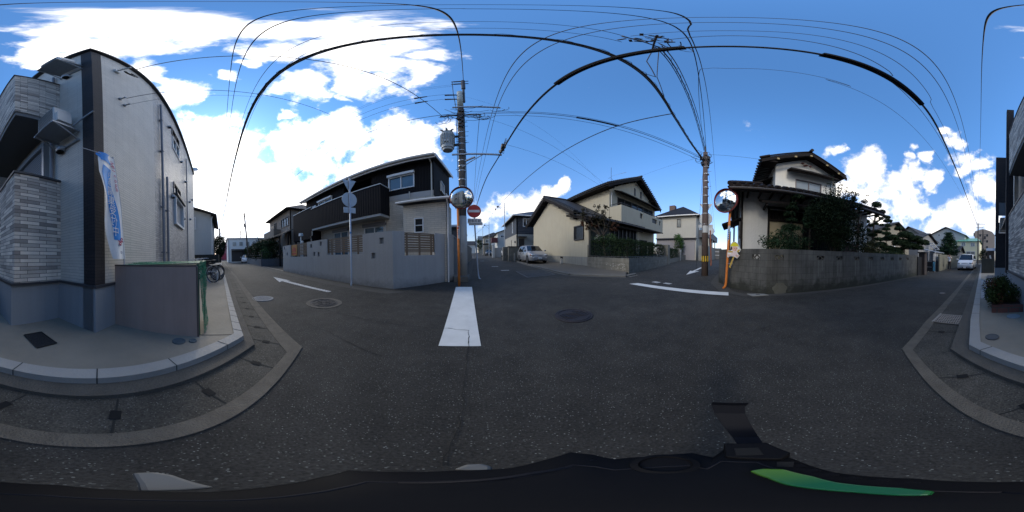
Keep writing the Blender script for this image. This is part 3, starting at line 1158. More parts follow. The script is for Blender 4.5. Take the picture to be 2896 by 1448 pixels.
for (y0, y1) in ((-1.925, -1.91), (-1.55, -1.535)):
    b.box(-.94, -.715, y0, y1, .1315, .136)
b.build('mat_rim', BLACK, t)

# ================================================================== corner apartment block
APT_R = R(2.2)
APT0 = Vector((-1.54, -1.53, 0))
APM = Matrix.Rotation(APT_R, 3, 'Z')


def AW(x, y, z):                             # apartment frame -> world
    return APT0 + APM @ Vector((x, y, z))


def at_apt(name, label, cat, loc, group=None):
    o = thing(name, label, cat, AW(*loc), group)
    o.rotation_euler = (0, 0, APT_R)
    ORG[o.name] = Vector(loc)
    return o


SIDING = BRICK('white_ribbed_siding', (.64, .60, .53), (.58, .545, .485), (.40, .38, .34), .45, .045, .004, var=.10, bump=.7, dist=.008, rough=.6)
PILLAR = BRICK('dark_brown_siding', (.030, .024, .025), (.022, .018, .02), (.012, .01, .01), .35, .045, .005, var=.2, bump=.8, dist=.01)
STONE = BRICK('grey_stacked_stone', (.85, .76, .65), (.27, .235, .21), (.14, .125, .11), .34, .058, .004, var=.22, bump=.9, offset=.37, dist=.02)
STONEL = BRICK('pale_stacked_stone', (.52, .49, .46), (.34, .32, .30), (.20, .19, .185), .22, .05, .004, var=.18, bump=.9, offset=.37, dist=.02, rough=.5)
PLINTH = M('blue_grey_plinth_paint', (.28, .30, .32), .75, .10, 1.6, .12, streak=.08)
TRIM = flat('dark_grey_trim', (.05, .05, .055), .5)
SOFF = M('grey_soffit', (.16, .165, .17), .8, .06, 1.2)
apt = thing('apartment_block', 'white ribbed corner apartment block with dark brown corner pillar and grey stone balconies', 'apartment block', APT0)
apt.rotation_euler = (0, 0, APT_R)
ORG[apt.name] = Vector((0, 0, 0))
LA = 9.45
FA = Face((0, 0), (-LA, 0))
ZT = lambda a: 8.22 - max(0, a - 2.0) * .108
b = MB()
# street wall: plain, stone and plain sections under a falling eave
holesA = [(4.05, 5.2, 3.62, 4.12), (4.06, 5.5, 2.4, 3.52), (3.95, 5.15, 6.62, 7.12), (4.02, 5.1, 5.82, 6.56)]
FA.wall(b, .80, 7.40, [], .14, .18, 2.2)
FA.wall(b, .80, 7.40, [], .14, 6.62, LA)
for (a0, a1) in ((.18, 2.2), (6.62, LA)):
    P = [FA.pt(a0, 0, 7.4), FA.pt(a1, 0, 7.4), FA.pt(a1, 0, ZT(a1)), FA.pt(min(max(2.0, a0), a1), 0, ZT(min(max(2.0, a0), a1))), FA.pt(a0, 0, ZT(a0))]
    b.ext(P, (0, -.14, 0))
# recessed side wall over the stone balconies, back and far end
b.box(-.14, 0.0, -3.9, -.20, .80, 8.2)
b.box(-.14, 0.0, -.7, -.20, 8.2, 8.21)
b.box(-LA, -LA + .14, -7.2, -.15, .12, 7.3)
b.box(-LA + .15, -.3, -7.2, -7.06, .12, 7.3)
b.box(-.28, -.14, -7.2, -3.92, .12, 8.1)
b.build('wall', SIDING, apt)
b = MB()
FA.wall(b, .80, 7.30, holesA, .14, 2.2, 6.62)
P = [FA.pt(2.2, 0, 7.3), FA.pt(6.62, 0, 7.3), FA.pt(6.62, 0, ZT(6.62)), FA.pt(2.2, 0, ZT(2.2))]
b.ext(P, (0, -.14, 0))
b.build('stone_panel', STONEL, apt)
b = MB()
b.box(-.18, .025, -.19, .025, .80, 8.2)
b.build('corner_pillar', PILLAR, apt)
b = MB()
FA.blk(b, -.035, LA, -.2, .035, .12, .765)
b.box(-.15, .035, -.80, -.0, .12, .765)
b.box(-.15, .86, -3.75, -.80, .12, .765)
b.build('plinth', PLINTH, apt)
b = MB()
FA.blk(b, -.05, LA, .0, .055, .766, .80)
b.box(.0, .055, -.78, -.0, .766, .80)
b.box(.056, .88, -.80, -.755, .766, .80)
b.box(.80, .88, -3.75, -.80, .766, .80)
b.build('drip_trim', TRIM, apt)
b = MB()
RP = [(-LA - .1, .10), (.10, .10), (.10, -7.3), (-LA - .1, -7.3)]
b.ext([(-LA - .1, .10, ZT(LA)), (-2.0, .10, ZT(2.0)), (.11, .10, ZT(0)), (.11, .10, ZT(0) + .10), (-2.0, .10, ZT(2) + .10), (-LA - .1, .10, ZT(LA) + .10)], (0, -7.4, 0))
b.build('roof', flat('dark_roof_metal', (.05, .05, .058), .45), apt)
for nm, z0, z1 in (('lower_balcony', .80, 2.55), ('upper_balcony', 4.22, 6.16)):
    b = MB()
    b.box(.001, .82, -.92, -.78, z0, z1)
    b.box(.70, .82, -3.70, -.921, z0, z1)
    o = b.build(nm, STONE, apt)
    b = MB()
    b.box(.0, .84, -.93, -.76, z1 + .002, z1 + .04)
    b.box(.68, .84, -3.70, -.932, z1 + .002, z1 + .04)
    b.build('coping', TRIM, o)
    b = MB()
    b.box(.002, .80, -3.70, -.80, z0 - .12 if z0 > 1 else z0, z0 - .004 if z0 > 1 else z0 + .05)
    b.build('balcony_floor', SOFF, o)
# roller shutter over the lower balcony
FB = Face((0, -3.9), (0, -.2))
b = MB()
FB.blk(b, 1.40, 2.66, .0, .05, 2.2, 3.66)
o = b.build('roller_shutter', RIBS('shutter_slats', (.26, .27, .29), .06, 'Z', .5, .06, .4), apt)
b = MB()
FB.blk(b, 2.67, 2.74, .0, .12, 2.2, 3.82)
FB.blk(b, 1.33, 1.39, .0, .12, 2.2, 3.82)
FB.blk(b, 1.392, 2.668, .0, .12, 3.67, 3.82)
b.build('shutter_frame', ALU, o)
b = MB()
FB.blk(b, .2, 1.1, .0, .04, 2.2, 3.7)
b.build('wooden_screen', M('orange_brown_wood', (.20, .085, .03), .6, .2, 6), apt)
# windows of the street wall
FA.window(apt, 4.05, 5.2, 3.62, 4.12, TRIM, GLASS, .05, 1)
FA.window(apt, 3.95, 5.15, 6.62, 7.12, TRIM, GLASS, .05, 1)
FA.window(apt, 4.02, 5.1, 5.82, 6.56, WHITEF, GLASSB, .06, 1)
o = FA.window(apt, 4.06, 5.5, 2.4, 3.52, WHITEF, RIBS('pale_shutter_slats', (.40, .40, .40), .05, 'Z', .5, .05, .25), .08, 0, .09, 'shuttered_window')
b = MB()
FA.blk(b, 4.0, 5.56, .0, .17, 3.523, 3.60)
b.build('shutter_box', TRIM, o)
# downpipes and vent hoods
for (a, zt) in ((2.66, 7.30), (3.08, 3.80)):
    b = MB()
    pipe(b, [FA.pt(a, .06, zt), FA.pt(a, .06, .125)], .038)
    for z in (1.3, 2.6, 4.6, 6.2):
        if z < zt:
            FA.blk(b, a - .05, a + .05, .0, .105, z, z + .03)
    b.build('downpipe', flat('grey_pipe', (.22, .22, .24), .45), apt)
b = MB()
pipe(b, [FA.pt(6.55, .05, 6.9), FA.pt(6.55, .05, .125)], .03)
b.build('downpipe', flat('grey_pipe', (.22, .22, .24), .45), apt)


def hood(x, y, z, ax, r=.075):
    b = MB()
    b.lathe((x, y, z), ax, [(r, 0), (r, .04), (r * .95, .08), (r * .6, .12), (0.001, .13)], 14)
    o = b.build('vent_hood', STEEL, apt, smooth=True)
    c = Vector((x, y, z)) + Vector(ax) * .06 + Vector((0, 0, -r * .75))
    b = MB()
    b.ball(c, r * .75, r * .75, r * .35, 10, 6)
    b.build('vent_opening', HOLE, o)


for (a, z) in ((3.55, 6.70), (3.78, 3.36), (5.35, 5.9), (6.3, 5.2), (5.75, 3.0), (7.4, 4.4), (7.6, 3.4), (8.4, 4.9)):
    p = FA.pt(a, 0, z)
    hood(p.x, p.y, p.z, (0, 1, 0), .06 if a > 4 else .075)
hood(0, -.70, 3.28, (1, 0, 0), .10)
hood(0, -.52, 6.35, (1, 0, 0), .09)
b = MB()
pipe(b, [(.05, -.9, 6.9), (.05, -.9, 4.3)], .03)
pipe(b, [(.05, -.98, 4.0), (.05, -.98, 2.6)], .035)
b.build('conduit', flat('grey_pipe', (.22, .22, .24), .45), apt)
# service cable bracket on the street wall
b = MB()
FA.blk(b, .52, .64, .0, .05, 6.90, 7.12)
FA.blk(b, .56, .60, .05, .30, 7.02, 7.06)
o = b.build('cable_bracket', WHITEP, apt)
b = MB()
for k in range(3):
    b.torus(FA.pt(.75 + .05 * k, .16, 7.0), (.3, 1, .2), .11 + .02 * k, .010, 16, 6, .3, 5.6)
b.build('cable_loop', BLACK, o)
b = MB()
for (a, z) in ((.66, 5.16), (.80, 5.0)):
    b.lathe(FA.pt(a, 0, z), (0, 1, 0), [(.04, 0), (.045, .03), (.02, .05), (.02, .10), (.035, .12), (.001, .14)], 10)
b.build('cable_anchor', STEEL, apt)
# fins and the entrance bay along the other street (world axes, expressed in the apartment frame)
AI = APM.inverted()


def LA_(x, y, z):
    return AI @ (Vector((x, y, z)) - APT0)


def wbox(b, x0, x1, y0, y1, z0, z1):
    b.ext([LA_(x0, y0, z0), LA_(x1, y0, z0), LA_(x1, y1, z0), LA_(x0, y1, z0)], (0, 0, z1 - z0))


b = MB()
wbox(b, -.74, -.50, -5.48, -5.30, .70, 8.12)
b.build('fin_wall', PILLAR, apt)
b = MB()
wbox(b, -.74, -.48, -5.49, -5.29, .12, .70)
b.build('fin_plinth', PLINTH, apt)
b = MB()
for (x0, x1, z0, z1) in ((-.78, -.24, .72, 2.45), (-.78, -.24, 4.10, 7.0), (-.40, -.24, 2.451, 4.099)):
    wbox(b, x0, x1, -8.30, -8.10, z0, z1)
b.build('fin_wall', PILLAR, apt)
b = MB()
wbox(b, -.775, -.26, -8.29, -8.12, 3.42, 4.098)
b.build('fin_panel', flat('grey_fin_panel', (.12, .135, .15), .6), apt)
b = MB()
wbox(b, -.78, -.22, -8.31, -8.09, .12, .718)
b.build('fin_plinth', PLINTH, apt)
b = MB()
wbox(b, -.95, -.80, -8.6, -5.5, .12, 7.0)
b.build('bay_wall', SIDING, apt)
b = MB()
wbox(b, -.78, -.52, -8.08, -5.5, 2.62, 2.72)
b.build('bay_canopy', TRIM, apt)
# downspout grating and the low step by the fin
b = MB()
wbox(b, -.28, .18, -9.9, -8.4, .125, .17)
o = b.build('entrance_grating', RIBS('grating_ribs', (.06, .065, .07), .06, 'Y', .5, .1, .7), apt)


def aircon(label, x, y0, y1, z0, h, tray=True):
    t = at_apt('air_conditioner', label, 'air conditioner', (x, y0, z0), 'outdoor air conditioners on the apartment wall')
    b = MB()
    b.box(.12, .42, y0, y1, z0, z0 + h)
    b.build('casing', WHITEP, t, bevel=.012)
    b = MB()
    for k in range(9):
        b.box(.421, .428, y0 + .03, y1 - .03, z0 + .04 + k * h * .1, z0 + .06 + k * h * .1)
    b.build('grille', flat('grille_grey', (.22, .22, .22), .6), t)
    b = MB()
    b.box(.16, .40, y1 + .002, y1 + .06, z0 + .05, z0 + h * .6)
    b.build('valve_cover', WHITEP, t)
    b = MB()
    b.box(.0, .48, y0 - .03, y0 + .01, z0 - .06, z0 - .02)
    b.box(.0, .48, y1 + .02, y1 + .06, z0 - .06, z0 - .02)
    b.box(.03, .48, y0 + .012, y1 + .018, z0 - .04, z0 - .025)
    b.box(.0, .04, y0 - .03, y1 + .06, z0 - .30, z0 - .26)
    pipe(b, [(.46, y0, z0 - .04), (.02, y0, z0 - .28)], .016)
    pipe(b, [(.46, y1 + .04, z0 - .04), (.02, y1 + .04, z0 - .28)], .016)
    if tray:
        pipe(b, [(.12, y1 + .05, z0 + .05), (.03, y1 + .36, z0 + .32)], .016)
    b.build('bracket', STEEL, t)
    return t


aircon('white air conditioner on a bracket tray beside the roller shutter, lower of two', .12, -.80, -.33, 3.56, .52)
aircon('white air conditioner seen from below under the roof edge near the corner', .12, -.70, -.22, 6.80, .45, False)
t = thing('air_conditioner', 'small grey air conditioner seen through the opening of the dark fin wall', 'air conditioner', (-.62, -8.9, 2.75), 'outdoor air conditioners on the apartment wall')
b = MB()
b.box(-.84, -.50, -9.25, -8.6, 2.75, 3.40)
b.build('casing', flat('grey_casing', (.30, .30, .28), .6), t)
b = MB()
b.box(-.95, -.5, -9.2, -9.14, 2.70, 2.748)
b.box(-.95, -.5, -8.72, -8.66, 2.70, 2.748)
b.build('bracket', STEEL, t)
apt2 = thing('satellite_dish', 'small white satellite dish at the far roof edge of the apartment block', 'satellite dish', AW(-9.2, .12, 7.3))
o0 = AW(-9.2, .12, 7.3)
b = MB()
b.lathe(o0 + Vector((0, .05, .42)), (.85, .3, .35), [(.001, -.06), (.12, -.045), (.22, 0), (.225, .006), (.12, -.03), (.001, -.045)], 20)
b.build('reflector', WHITEP, apt2, smooth=True)
b = MB()
pipe(b, [o0 + Vector((0, -.1, 0)), o0 + Vector((0, 0, .15)), o0 + Vector((-.03, .04, .42))], .02)
b.build('mast', STEEL, apt2)

# ------------------------------------------------------------------ things by the apartment
t = thing('notice_hoarding', 'plain brown board standing on the pavement at the apartment corner', 'hoarding', (-1.95, -.9, .12))
b = MB()
b.box(-1.97, -1.93, -1.50, -.32, .12, 1.045)
b.build('board', M('brown_board', (.38, .28, .235), .6, .12, 2.0, .05, streak=.12), t)
b = MB()
b.box(-1.975, -1.925, -1.50, -.315, 1.046, 1.066)
b.box(-1.972, -1.928, -.318, -.30, .12, 1.046)
b.build('edge_trim', flat('brown_trim', (.10, .085, .08), .5), t)

t = thing('green_net', 'green mesh net hung over a wire cage behind the brown panel', 'net', (-2.25, -.3, .12))
b = MB()
q = random.Random(11)
ny, nx = 14, 9
G = []
for j in range(ny + 1):
    z = .14 + (1.09 - .14) * j / ny
    row = []
    for i in range(nx + 1):
        u = i / nx
        row.append((-2.00 - .55 * u, -.27 + .018 * math.sin(u * 11 + j * .3) + .006 * q.uniform(-1, 1) + (.03 if j < 5 else 0) * (1 - j / 5), z + .015 * math.sin(u * 9)))
    G.append(row)
for j in range(ny):
    for i in range(nx):
        b.quad(G[j][i], G[j][i + 1], G[j + 1][i + 1], G[j + 1][i])
T = G[-1]
for i in range(nx):
    a, c = T[i], T[i + 1]
    b.quad(a, c, (c[0], -1.42, 1.075 + .02 * math.sin(i * 2)), (a[0], -1.42, 1.075 + .02 * math.sin(i * 2 - 1)))


def netmat():
    m, t, bs = newmat('green_net_mesh')
    bs.inputs['Roughness'].default_value = .6
    g = N(t, 'ShaderNodeNewGeometry')
    vo = N(t, 'ShaderNodeTexVoronoi', i_Scale=55.0, feature='DISTANCE_TO_EDGE')
    t.links.new(g.outputs['Position'], vo.inputs['Vector'])
    l = N(t, 'ShaderNodeMath', operation='LESS_THAN')
    t.links.new(vo.outputs['Distance'], l.inputs[0])
    l.inputs[1].default_value = .17
    nz = N(t, 'ShaderNodeTexNoise', i_Scale=5.0, i_Detail=3.0)
    t.links.new(g.outputs['Position'], nz.inputs['Vector'])
    mx = N(t, 'ShaderNodeMix', data_type='RGBA')
    t.links.new(nz.outputs['Fac'], mx.inputs[0])
    mx.inputs[6].default_value = (.0, .075, .04, 1)
    mx.inputs[7].default_value = (.012, .28, .14, 1)
    t.links.new(mx.outputs[2], bs.inputs['Base Color'])
    t.links.new(l.outputs[0], bs.inputs['Alpha'])
    return m


b.build('net_sheet', netmat(), t)
b = MB()
for (p, q2) in (((-1.99, -.30, .12), (-1.99, -.30, 1.07)), ((-2.56, -.30, .12), (-2.56, -.30, 1.07)), ((-2.56, -1.42, .12), (-2.56, -1.42, 1.06)), ((-1.99, -.30, 1.05), (-2.56, -.30, 1.05)), ((-2.56, -.30, 1.05), (-2.56, -1.42, 1.05)), ((-1.99, -.30, 1.05), (-1.99, -1.42, 1.05))):
    pipe(b, [p, q2], .010, 6)
b.build('cage_frame', flat('green_wire', (.02, .12, .07), .5), t)

# banner on a leaning pole
t = thing('banner_flag', 'blue and white Welcome banner on a thin leaning pole, seen from behind against the wall', 'banner', (-2.05, -1.36, .12))
b = MB()
pipe(b, [(-2.06, -1.36, .12), (-1.90, -1.36, 1.95), (-1.735, -1.36, 2.74)], .011, 6)
pipe(b, [(-1.735, -1.36, 2.72), (-1.16, -1.345, 2.60)], .006, 6)
b.build('pole', flat('white_pole', (.45, .46, .5), .4), t)
cl = [(2.705, -1.735, -1.46), (2.62, -1.752, -1.435), (2.50, -1.78, -1.425), (2.32, -1.815, -1.415), (2.16, -1.848, -1.475), (2.0, -1.88, -1.535), (1.84, -1.905, -1.555), (1.66, -1.93, -1.56), (1.48, -1.955, -1.60), (1.32, -1.975, -1.66), (1.22, -1.99, -1.69), (1.15, -1.995, -1.72)]


def cloth_pt(u, z):                          # u 0 at the pole, 1 at the free edge
    for i in range(len(cl) - 1):
        if cl[i][0] >= z >= cl[i + 1][0]:
            f = (cl[i][0] - z) / (cl[i][0] - cl[i + 1][0])
            xa = cl[i][1] + (cl[i + 1][1] - cl[i][1]) * f
            xb = cl[i][2] + (cl[i + 1][2] - cl[i][2]) * f
            break
    else:
        xa, xb = (cl[0][1], cl[0][2]) if z > cl[0][0] else (cl[-1][1], cl[-1][2])
    return Vector((xa + (xb - xa) * u, -1.352 + .035 * math.sin(u * 5 + z * 4.2) * u, z))


def cloth_patch(fn, nu, nv, off):
    b = MB()
    g_ = []
    for j in range(nv + 1):
        g_.append([None] * (nu + 1))
        for i in range(nu + 1):
            u, z = fn(i / nu, j / nv)
            g_[j][i] = cloth_pt(u, z) + Vector((0, off, 0))
    for j in range(nv):
        for i in range(nu):
            b.quad(g_[j][i], g_[j][i + 1], g_[j + 1][i + 1], g_[j + 1][i])
    return b


def clothmat(name, col):
    m, t_, bs = newmat(name)
    bs.inputs['Roughness'].default_value = .7
    g = N(t_, 'ShaderNodeNewGeometry')
    nz = N(t_, 'ShaderNodeTexNoise', i_Scale=12.0, i_Detail=3.0)
    t_.links.new(g.outputs['Position'], nz.inputs['Vector'])
    mx = N(t_, 'ShaderNodeMix', data_type='RGBA')
    t_.links.new(nz.outputs['Fac'], mx.inputs[0])
    mx.inputs[6].default_value = c4(col, .85)
    mx.inputs[7].default_value = c4(col, 1.1)
    t_.links.new(mx.outputs[2], bs.inputs['Base Color'])
    return m


cloth = cloth_patch(lambda u, v: (u, 2.70 - 1.55 * v), 8, 40, 0).build('cloth', clothmat('white_cloth', (.86, .86, .86)), t)
BLUEC = clothmat('blue_cloth', (.035, .28, .74))
cloth_patch(lambda u, v: (.38 + .62 * u + .10 * math.sin(v * 5), 2.70 - .16 * v), 6, 6, .004).build('blue_corner', BLUEC, cloth)
cloth_patch(lambda u, v: (.30 + .10 * math.sin(v * 6) + (.52 - .1 * v) * u, 2.46 - 1.05 * v), 6, 30, .004).build('blue_field', BLUEC, cloth)


def banner_text(s, size, u, z, mat, name, step, mirror=True, rot=True):
    """letters one below the other, following the cloth, mirrored because the back is seen"""
    big = MB()
    for k, ch in enumerate(s):
        zz = z - k * step
        o = cloth_pt(u, zz) + Vector((0, .009, 0))
        if rot:
            m_ = text_mb(ch, size, o, (0, 0, -1), (1, 0, 0), 0)
        else:
            m_ = text_mb(ch, size, o, (1, 0, 0), (0, 0, 1), 0)
        big.add(m_.v, m_.f)
    return big.build(name, mat, cloth)


PINK = flat('crimson_ink', (.50, .02, .10), .7)
NAVY = flat('navy_ink', (.02, .05, .20), .7)
WINK = flat('white_ink', (.75, .77, .8), .7)
banner_text('Welcome', .10, .06, 2.62, PINK, 'lettering', .074)
banner_text('新築募集受付中', .15, .40, 2.33, WINK, 'lettering', .143, rot=False)
for (s, z, sz) in (('0120-', 1.22, .06), ('nap', 1.33, .06)):
    text_mb(s, sz, cloth_pt(.30, z) + Vector((0, .010, 0)), (1, 0, 0), (0, 0, 1), 0).build('lettering', NAVY, cloth)
b = MB()
for k in range(2):
    pts = [cloth_pt(.15 + .35 * i / 8, 1.42 - .02 * i / 8 + .03 * math.sin(i * .8) - .035 * k) + Vector((0, .012, 0)) for i in range(9)]
    b.tube(pts, .005, 5)
b.build('logo_swoosh', PINK, cloth)

# brick planter with a dark red-green shrub
t = thing('brick_planter', 'low red brick planter on the pavement against the stone wall', 'planter', (-.33, -3.35, .12))
b = MB()
BR = BRICK('red_brown_brick', (.13, .055, .045), (.09, .04, .035), (.07, .065, .06), .21, .11, .012, var=.3, bump=.8)
for (x0, x1, y0, y1) in ((-.62, -.03, -3.10, -3.02), (-.11, -.03, -3.85, -3.102), (-.62, -.112, -3.85, -3.77)):
    b.box(x0, x1, y0, y1, .12, .27)
b.build('brick_edge', BR, t)
b = MB()
b.box(-.64, -.112, -3.768, -3.102, .12, .24)
b.build('soil', M('soil', (.035, .025, .018), .95, .4, 20, .6), t)
t = thing('shrub', 'low dark shrub with reddish leaves growing in the brick planter', 'shrub', (-.30, -3.45, .24))
q = random.Random(21)
b = MB()
for k in range(9):
    limb(b, wob((-.3 + q.uniform(-.1, .1), -3.45 + q.uniform(-.15, .15), .22), (-.28 + q.uniform(-.3, .3), -3.45 + q.uniform(-.3, .3), .6), 3, .03, q), .008, .003, 5)
b.build('stem', BARK, t)
b = MB()
leaves(b, (-.27, -3.40, .46), (.37, .46, .30), 5200, .05, 34, rr=q)
b.build('foliage', leafmat('shrub_leaves', (.012, .022, .008), (.05, .075, .02), 6), t)
b = MB()
leaves(b, (-.10, -3.38, .48), (.26, .46, .26), 700, .045, 14, rr=q)
b.build('red_foliage', leafmat('red_shrub_leaves', (.03, .012, .008), (.11, .035, .022), 6), t)

# ================================================================== dark house behind the grey garden wall
GREYW = M('grey_wall_paint', (.335, .33, .32), .8, .12, 1.2, .3, streak=.10, foot=.38)
VSID = RIBS('charcoal_vertical_siding', (.0125, .0110, .0118), .16, 'W', .8, .2, .25, .4, .010, .1)
PALEB = BRICK('pale_beige_siding', (.52, .47, .40), (.47, .43, .36), (.30, .27, .23), .45, .10, .006, var=.08, bump=.6)
ROOFM = flat('dark_grey_roof_metal', (.05, .05, .055), .6, 0, .2)
GUTW = flat('pale_eaves_gutter', (.62, .60, .57), .5)
SLAT = M('brown_wood_plastic_slats', (.16, .115, .078), .7, .2, 6)
gw = thing('garden_wall', 'grey painted garden wall with chamfered corner, square holes and brown slat panels', 'garden wall', (-2.62, 4.5, 0))
F1 = Face((-11.6, 4.52), (-2.62, 4.52))      # outside (south) lies to the right
F1.n = Vector((0, -1, 0))
F2 = Face((-2.62, 4.52), (-1.00, 6.56))
b = MB()
A_ = lambda x: x + 11.6
slots1 = [(A_(-10.14), A_(-7.90), 1.09, 1.95), (A_(-6.04), A_(-3.88), 1.16, 1.95)]
sq = []
for (x, z) in ((-11.25, 1.72), (-10.75, 1.28), (-7.45, 1.66), (-7.15, 1.22), (-6.55, 1.72), (-6.75, 1.20), (-3.05, 1.60), (-3.40, 1.10)):
    sq.append((A_(x) - .085, A_(x) + .085, z - .10, z + .10))
F1.wall(b, 0.0, 1.90, slots1 + sq, .15)
F2.wall(b, 0.0, 1.90, [(.42, 1.66, 1.09, 1.95)], .15)
b.build('wall', GREYW, gw)
b = MB()
for (a0, a1, z0, z1) in sq:
    F1.blk(b, a0, a1, -.12, -.10, z0, z1)
b.build('glass_block', glassmat('pale_glass_block', (.20, .23, .26), .2), gw)


def slats(F, a0, a1, z0, z1, posts):
    b = MB()
    n = 7
    for k in range(n):
        c = z0 + .03 + (z1 - z0 - .06) * (k + .5) / n
        F.blk(b, a0 + .03, a1 - .03, -.075, -.055, c - .029, c + .029)
    o = b.build('slat_panel', SLAT, gw)
    b = MB()
    for p in posts:
        F.blk(b, p - .035, p + .035, -.11, -.078, z0 - .12, z1)
    F.blk(b, a0, a0 + .03, -.10, -.05, z0, z1)
    F.blk(b, a1 - .03, a1, -.10, -.05, z0, z1)
    F.blk(b, a0 + .031, a1 - .031, -.095, -.052, z1 - .03, z1)
    F.blk(b, a0 + .031, a1 - .031, -.095, -.052, z0, z0 + .03)
    b.build('panel_frame', SLAT, o)


slats(F1, slots1[0][0], slots1[0][1], 1.20, 1.885, [slots1[0][0] + .3 + .8 * k for k in range(3)])
slats(F1, slots1[1][0], slots1[1][1], 1.25, 1.885, [slots1[1][0] + .25 + .8 * k for k in range(3)])
slats(F2, .42, 1.66, 1.20, 1.87, [.55, 1.05, 1.55])
b = MB()
F1.blk(b, -.02, F1.L - .01, -.16, .012, 1.902, 1.915)
for (a0, a1) in ():
    pass
b = None
t = thing('warning_board', 'orange board with a red mark fixed to the slat panel of the grey garden wall', 'warning board', (-9.55, 4.56, 1.15))
b = MB()
F1.blk(b, A_(-10.08), A_(-9.22), -.05, -.03, 1.16, 1.86)
b.build('board', flat('orange_board', (.38, .16, .03), .6), t)
b = MB()
b.ext([F1.pt(A_(-9.95), -.028, 1.42), F1.pt(A_(-9.35), -.028, 1.42), F1.pt(A_(-9.45), -.028, 1.62), F1.pt(A_(-9.65), -.028, 1.72), F1.pt(A_(-9.85), -.028, 1.62)], (0, -.004, 0))
F1.blk(b, A_(-9.95), A_(-9.35), -.029, -.024, 1.24, 1.34)
b.build('red_mark', flat('red_ink', (.40, .04, .02), .6), t)

dh = thing('dark_house', 'two storey house with charcoal upper floor, long dark balcony and pale lower walls', 'house', (-6, 9, 0))
FD = Face((-12.9, 7.4), (-2.05, 7.4))
FD.n = Vector((0, -1, 0))
X0 = -12.9
A2 = lambda x: x - X0
b = MB()
lowh = [(A2(-9.0), A2(-7.54), 1.1, 2.72), (A2(-6.2), A2(-4.70), 1.1, 2.72)]
FD.wall(b, 0.0, 4.02, lowh, .14)
b.box(-2.19, -2.05, 7.401, 11.6, 0, 4.02)
b.box(-12.9, -12.76, 7.55, 11.6, 0, 4.02)
b.box(-12.75, -2.2, 11.46, 11.6, 0, 4.02)
b.build('lower_wall', PALEB, dh)
b = MB()
FD.wall(b, 4.02, 4.30, [], .13, A2(-4.46), None)
b.build('pale_band', M('pale_grey_render', (.40, .38, .36), .8, .06, 2), dh)
b = MB()
uph = [(A2(-4.47), A2(-3.0), 4.62, 5.44), (A2(-10.9), A2(-9.14), 4.9, 5.5), (A2(-7.9), A2(-5.6), 4.0, 5.86)]
FD.wall(b, 4.302, 6.10, uph, .14, A2(-4.46), None)
FD.wall(b, 4.022, 6.10, uph, .14, 0, A2(-4.46))
b.box(-2.18, -2.04, 7.401, 11.6, 4.022, 6.12)
b.box(-12.9, -12.76, 7.55, 11.6, 4.022, 6.12)
b.box(-12.75, -2.2, 11.46, 11.6, 4.022, 7.0)
b.ext([(-2.18, 7.40, 6.122), (-2.18, 11.6, 6.122), (-2.18, 11.6, 7.05)], (.14, 0, 0))
b.ext([(-12.9, 7.40, 6.122), (-12.9, 11.6, 6.122), (-12.9, 11.6, 7.05)], (.14, 0, 0))
b.box(-7.95, -5.55, 8.4, 8.5, 4.0, 6.1)
b.box(-8.0, -7.95, 7.55, 8.4, 4.0, 6.1)
b.box(-5.55, -5.5, 7.55, 8.4, 4.0, 6.1)
b.build('upper_wall', VSID, dh)
b = MB()
slab(b, [(-13.15, 6.95, 6.20), (-1.85, 6.95, 6.20), (-1.85, 11.9, 7.30), (-13.15, 11.9, 7.30)], .12)
b.build('roof', ROOFM, dh)
b = MB()
b.tube([(-13.2, 6.88, 6.15), (-1.85, 6.88, 6.15)], .085, 8)
b.box(-13.15, -1.85, 6.951, 6.99, 5.98, 6.19)
b.ext([(-1.849, 6.9, 6.02), (-1.849, 6.9, 6.20), (-1.849, 11.95, 7.30), (-1.849, 11.95, 7.10)], (.05, 0, 0))
b.build('eaves_gutter', GUTW, dh)
b = MB()
pipe(b, [(-2.12, 6.90, 6.1), (-2.12, 7.1, 5.95), (-2.12, 7.33, 5.85), (-2.12, 7.33, 3.5)], .035)
pipe(b, [(-3.25, 7.32, 4.35), (-3.25, 7.32, 3.45)], .03)
pipe(b, [(-4.62, 7.30, 3.2), (-4.62, 7.30, 2.9), (-4.75, 7.30, 2.7), (-4.75, 7.30, 0)], .03)
pipe(b, [(-10.6, 6.55, 3.0), (-10.6, 6.55, 2.7), (-10.75, 6.55, 2.6), (-10.75, 6.55, .2)], .035)
b.build('downpipe', flat('ivory_pipe', (.45, .42, .36), .5), dh)
FD.window(dh, A2(-4.47), A2(-3.0), 4.62, 5.44, WHITEF, GLASSB, .055, 1, .04, box=.14)
FD.window(dh, A2(-10.9), A2(-9.14), 4.9, 5.5, WHITEF, GLASSB, .055, 1, .04, box=.13)
for (x0, x1) in ((-9.0, -7.54), (-6.2, -4.70)):
    o = FD.window(dh, A2(x0), A2(x1), 1.1, 2.72, WHITEF, GLASSB, .055, 1, .03)
    b = MB()
    FD.blk(b, A2(x0) - .05, A2(x1) + .05, .0, .14, 2.724, 2.92)
    b.build('shutter_box', flat('grey_shutter_box', (.14, .13, .13), .5), o)
b = MB()
FD.blk(b, A2(-12.35), A2(-11.95), .002, .03, 4.95, 5.4)
FD.blk(b, A2(-11.8), A2(-11.3), .002, .03, 5.0, 5.45)
b.build('small_window', glassmat('frosted_glass', (.25, .28, .30), .3), dh)
# side windows
FS = Face((-1.97, 7.4), (-1.97, 11.6))
FS.window(dh, 1.3, 2.1, 4.75, 5.40, WHITEF, GLASSB, .05, 1, .02)
FS.window(dh, 2.7, 3.1, 4.75, 5.10, WHITEF, GLASS, .05, 0, .02)
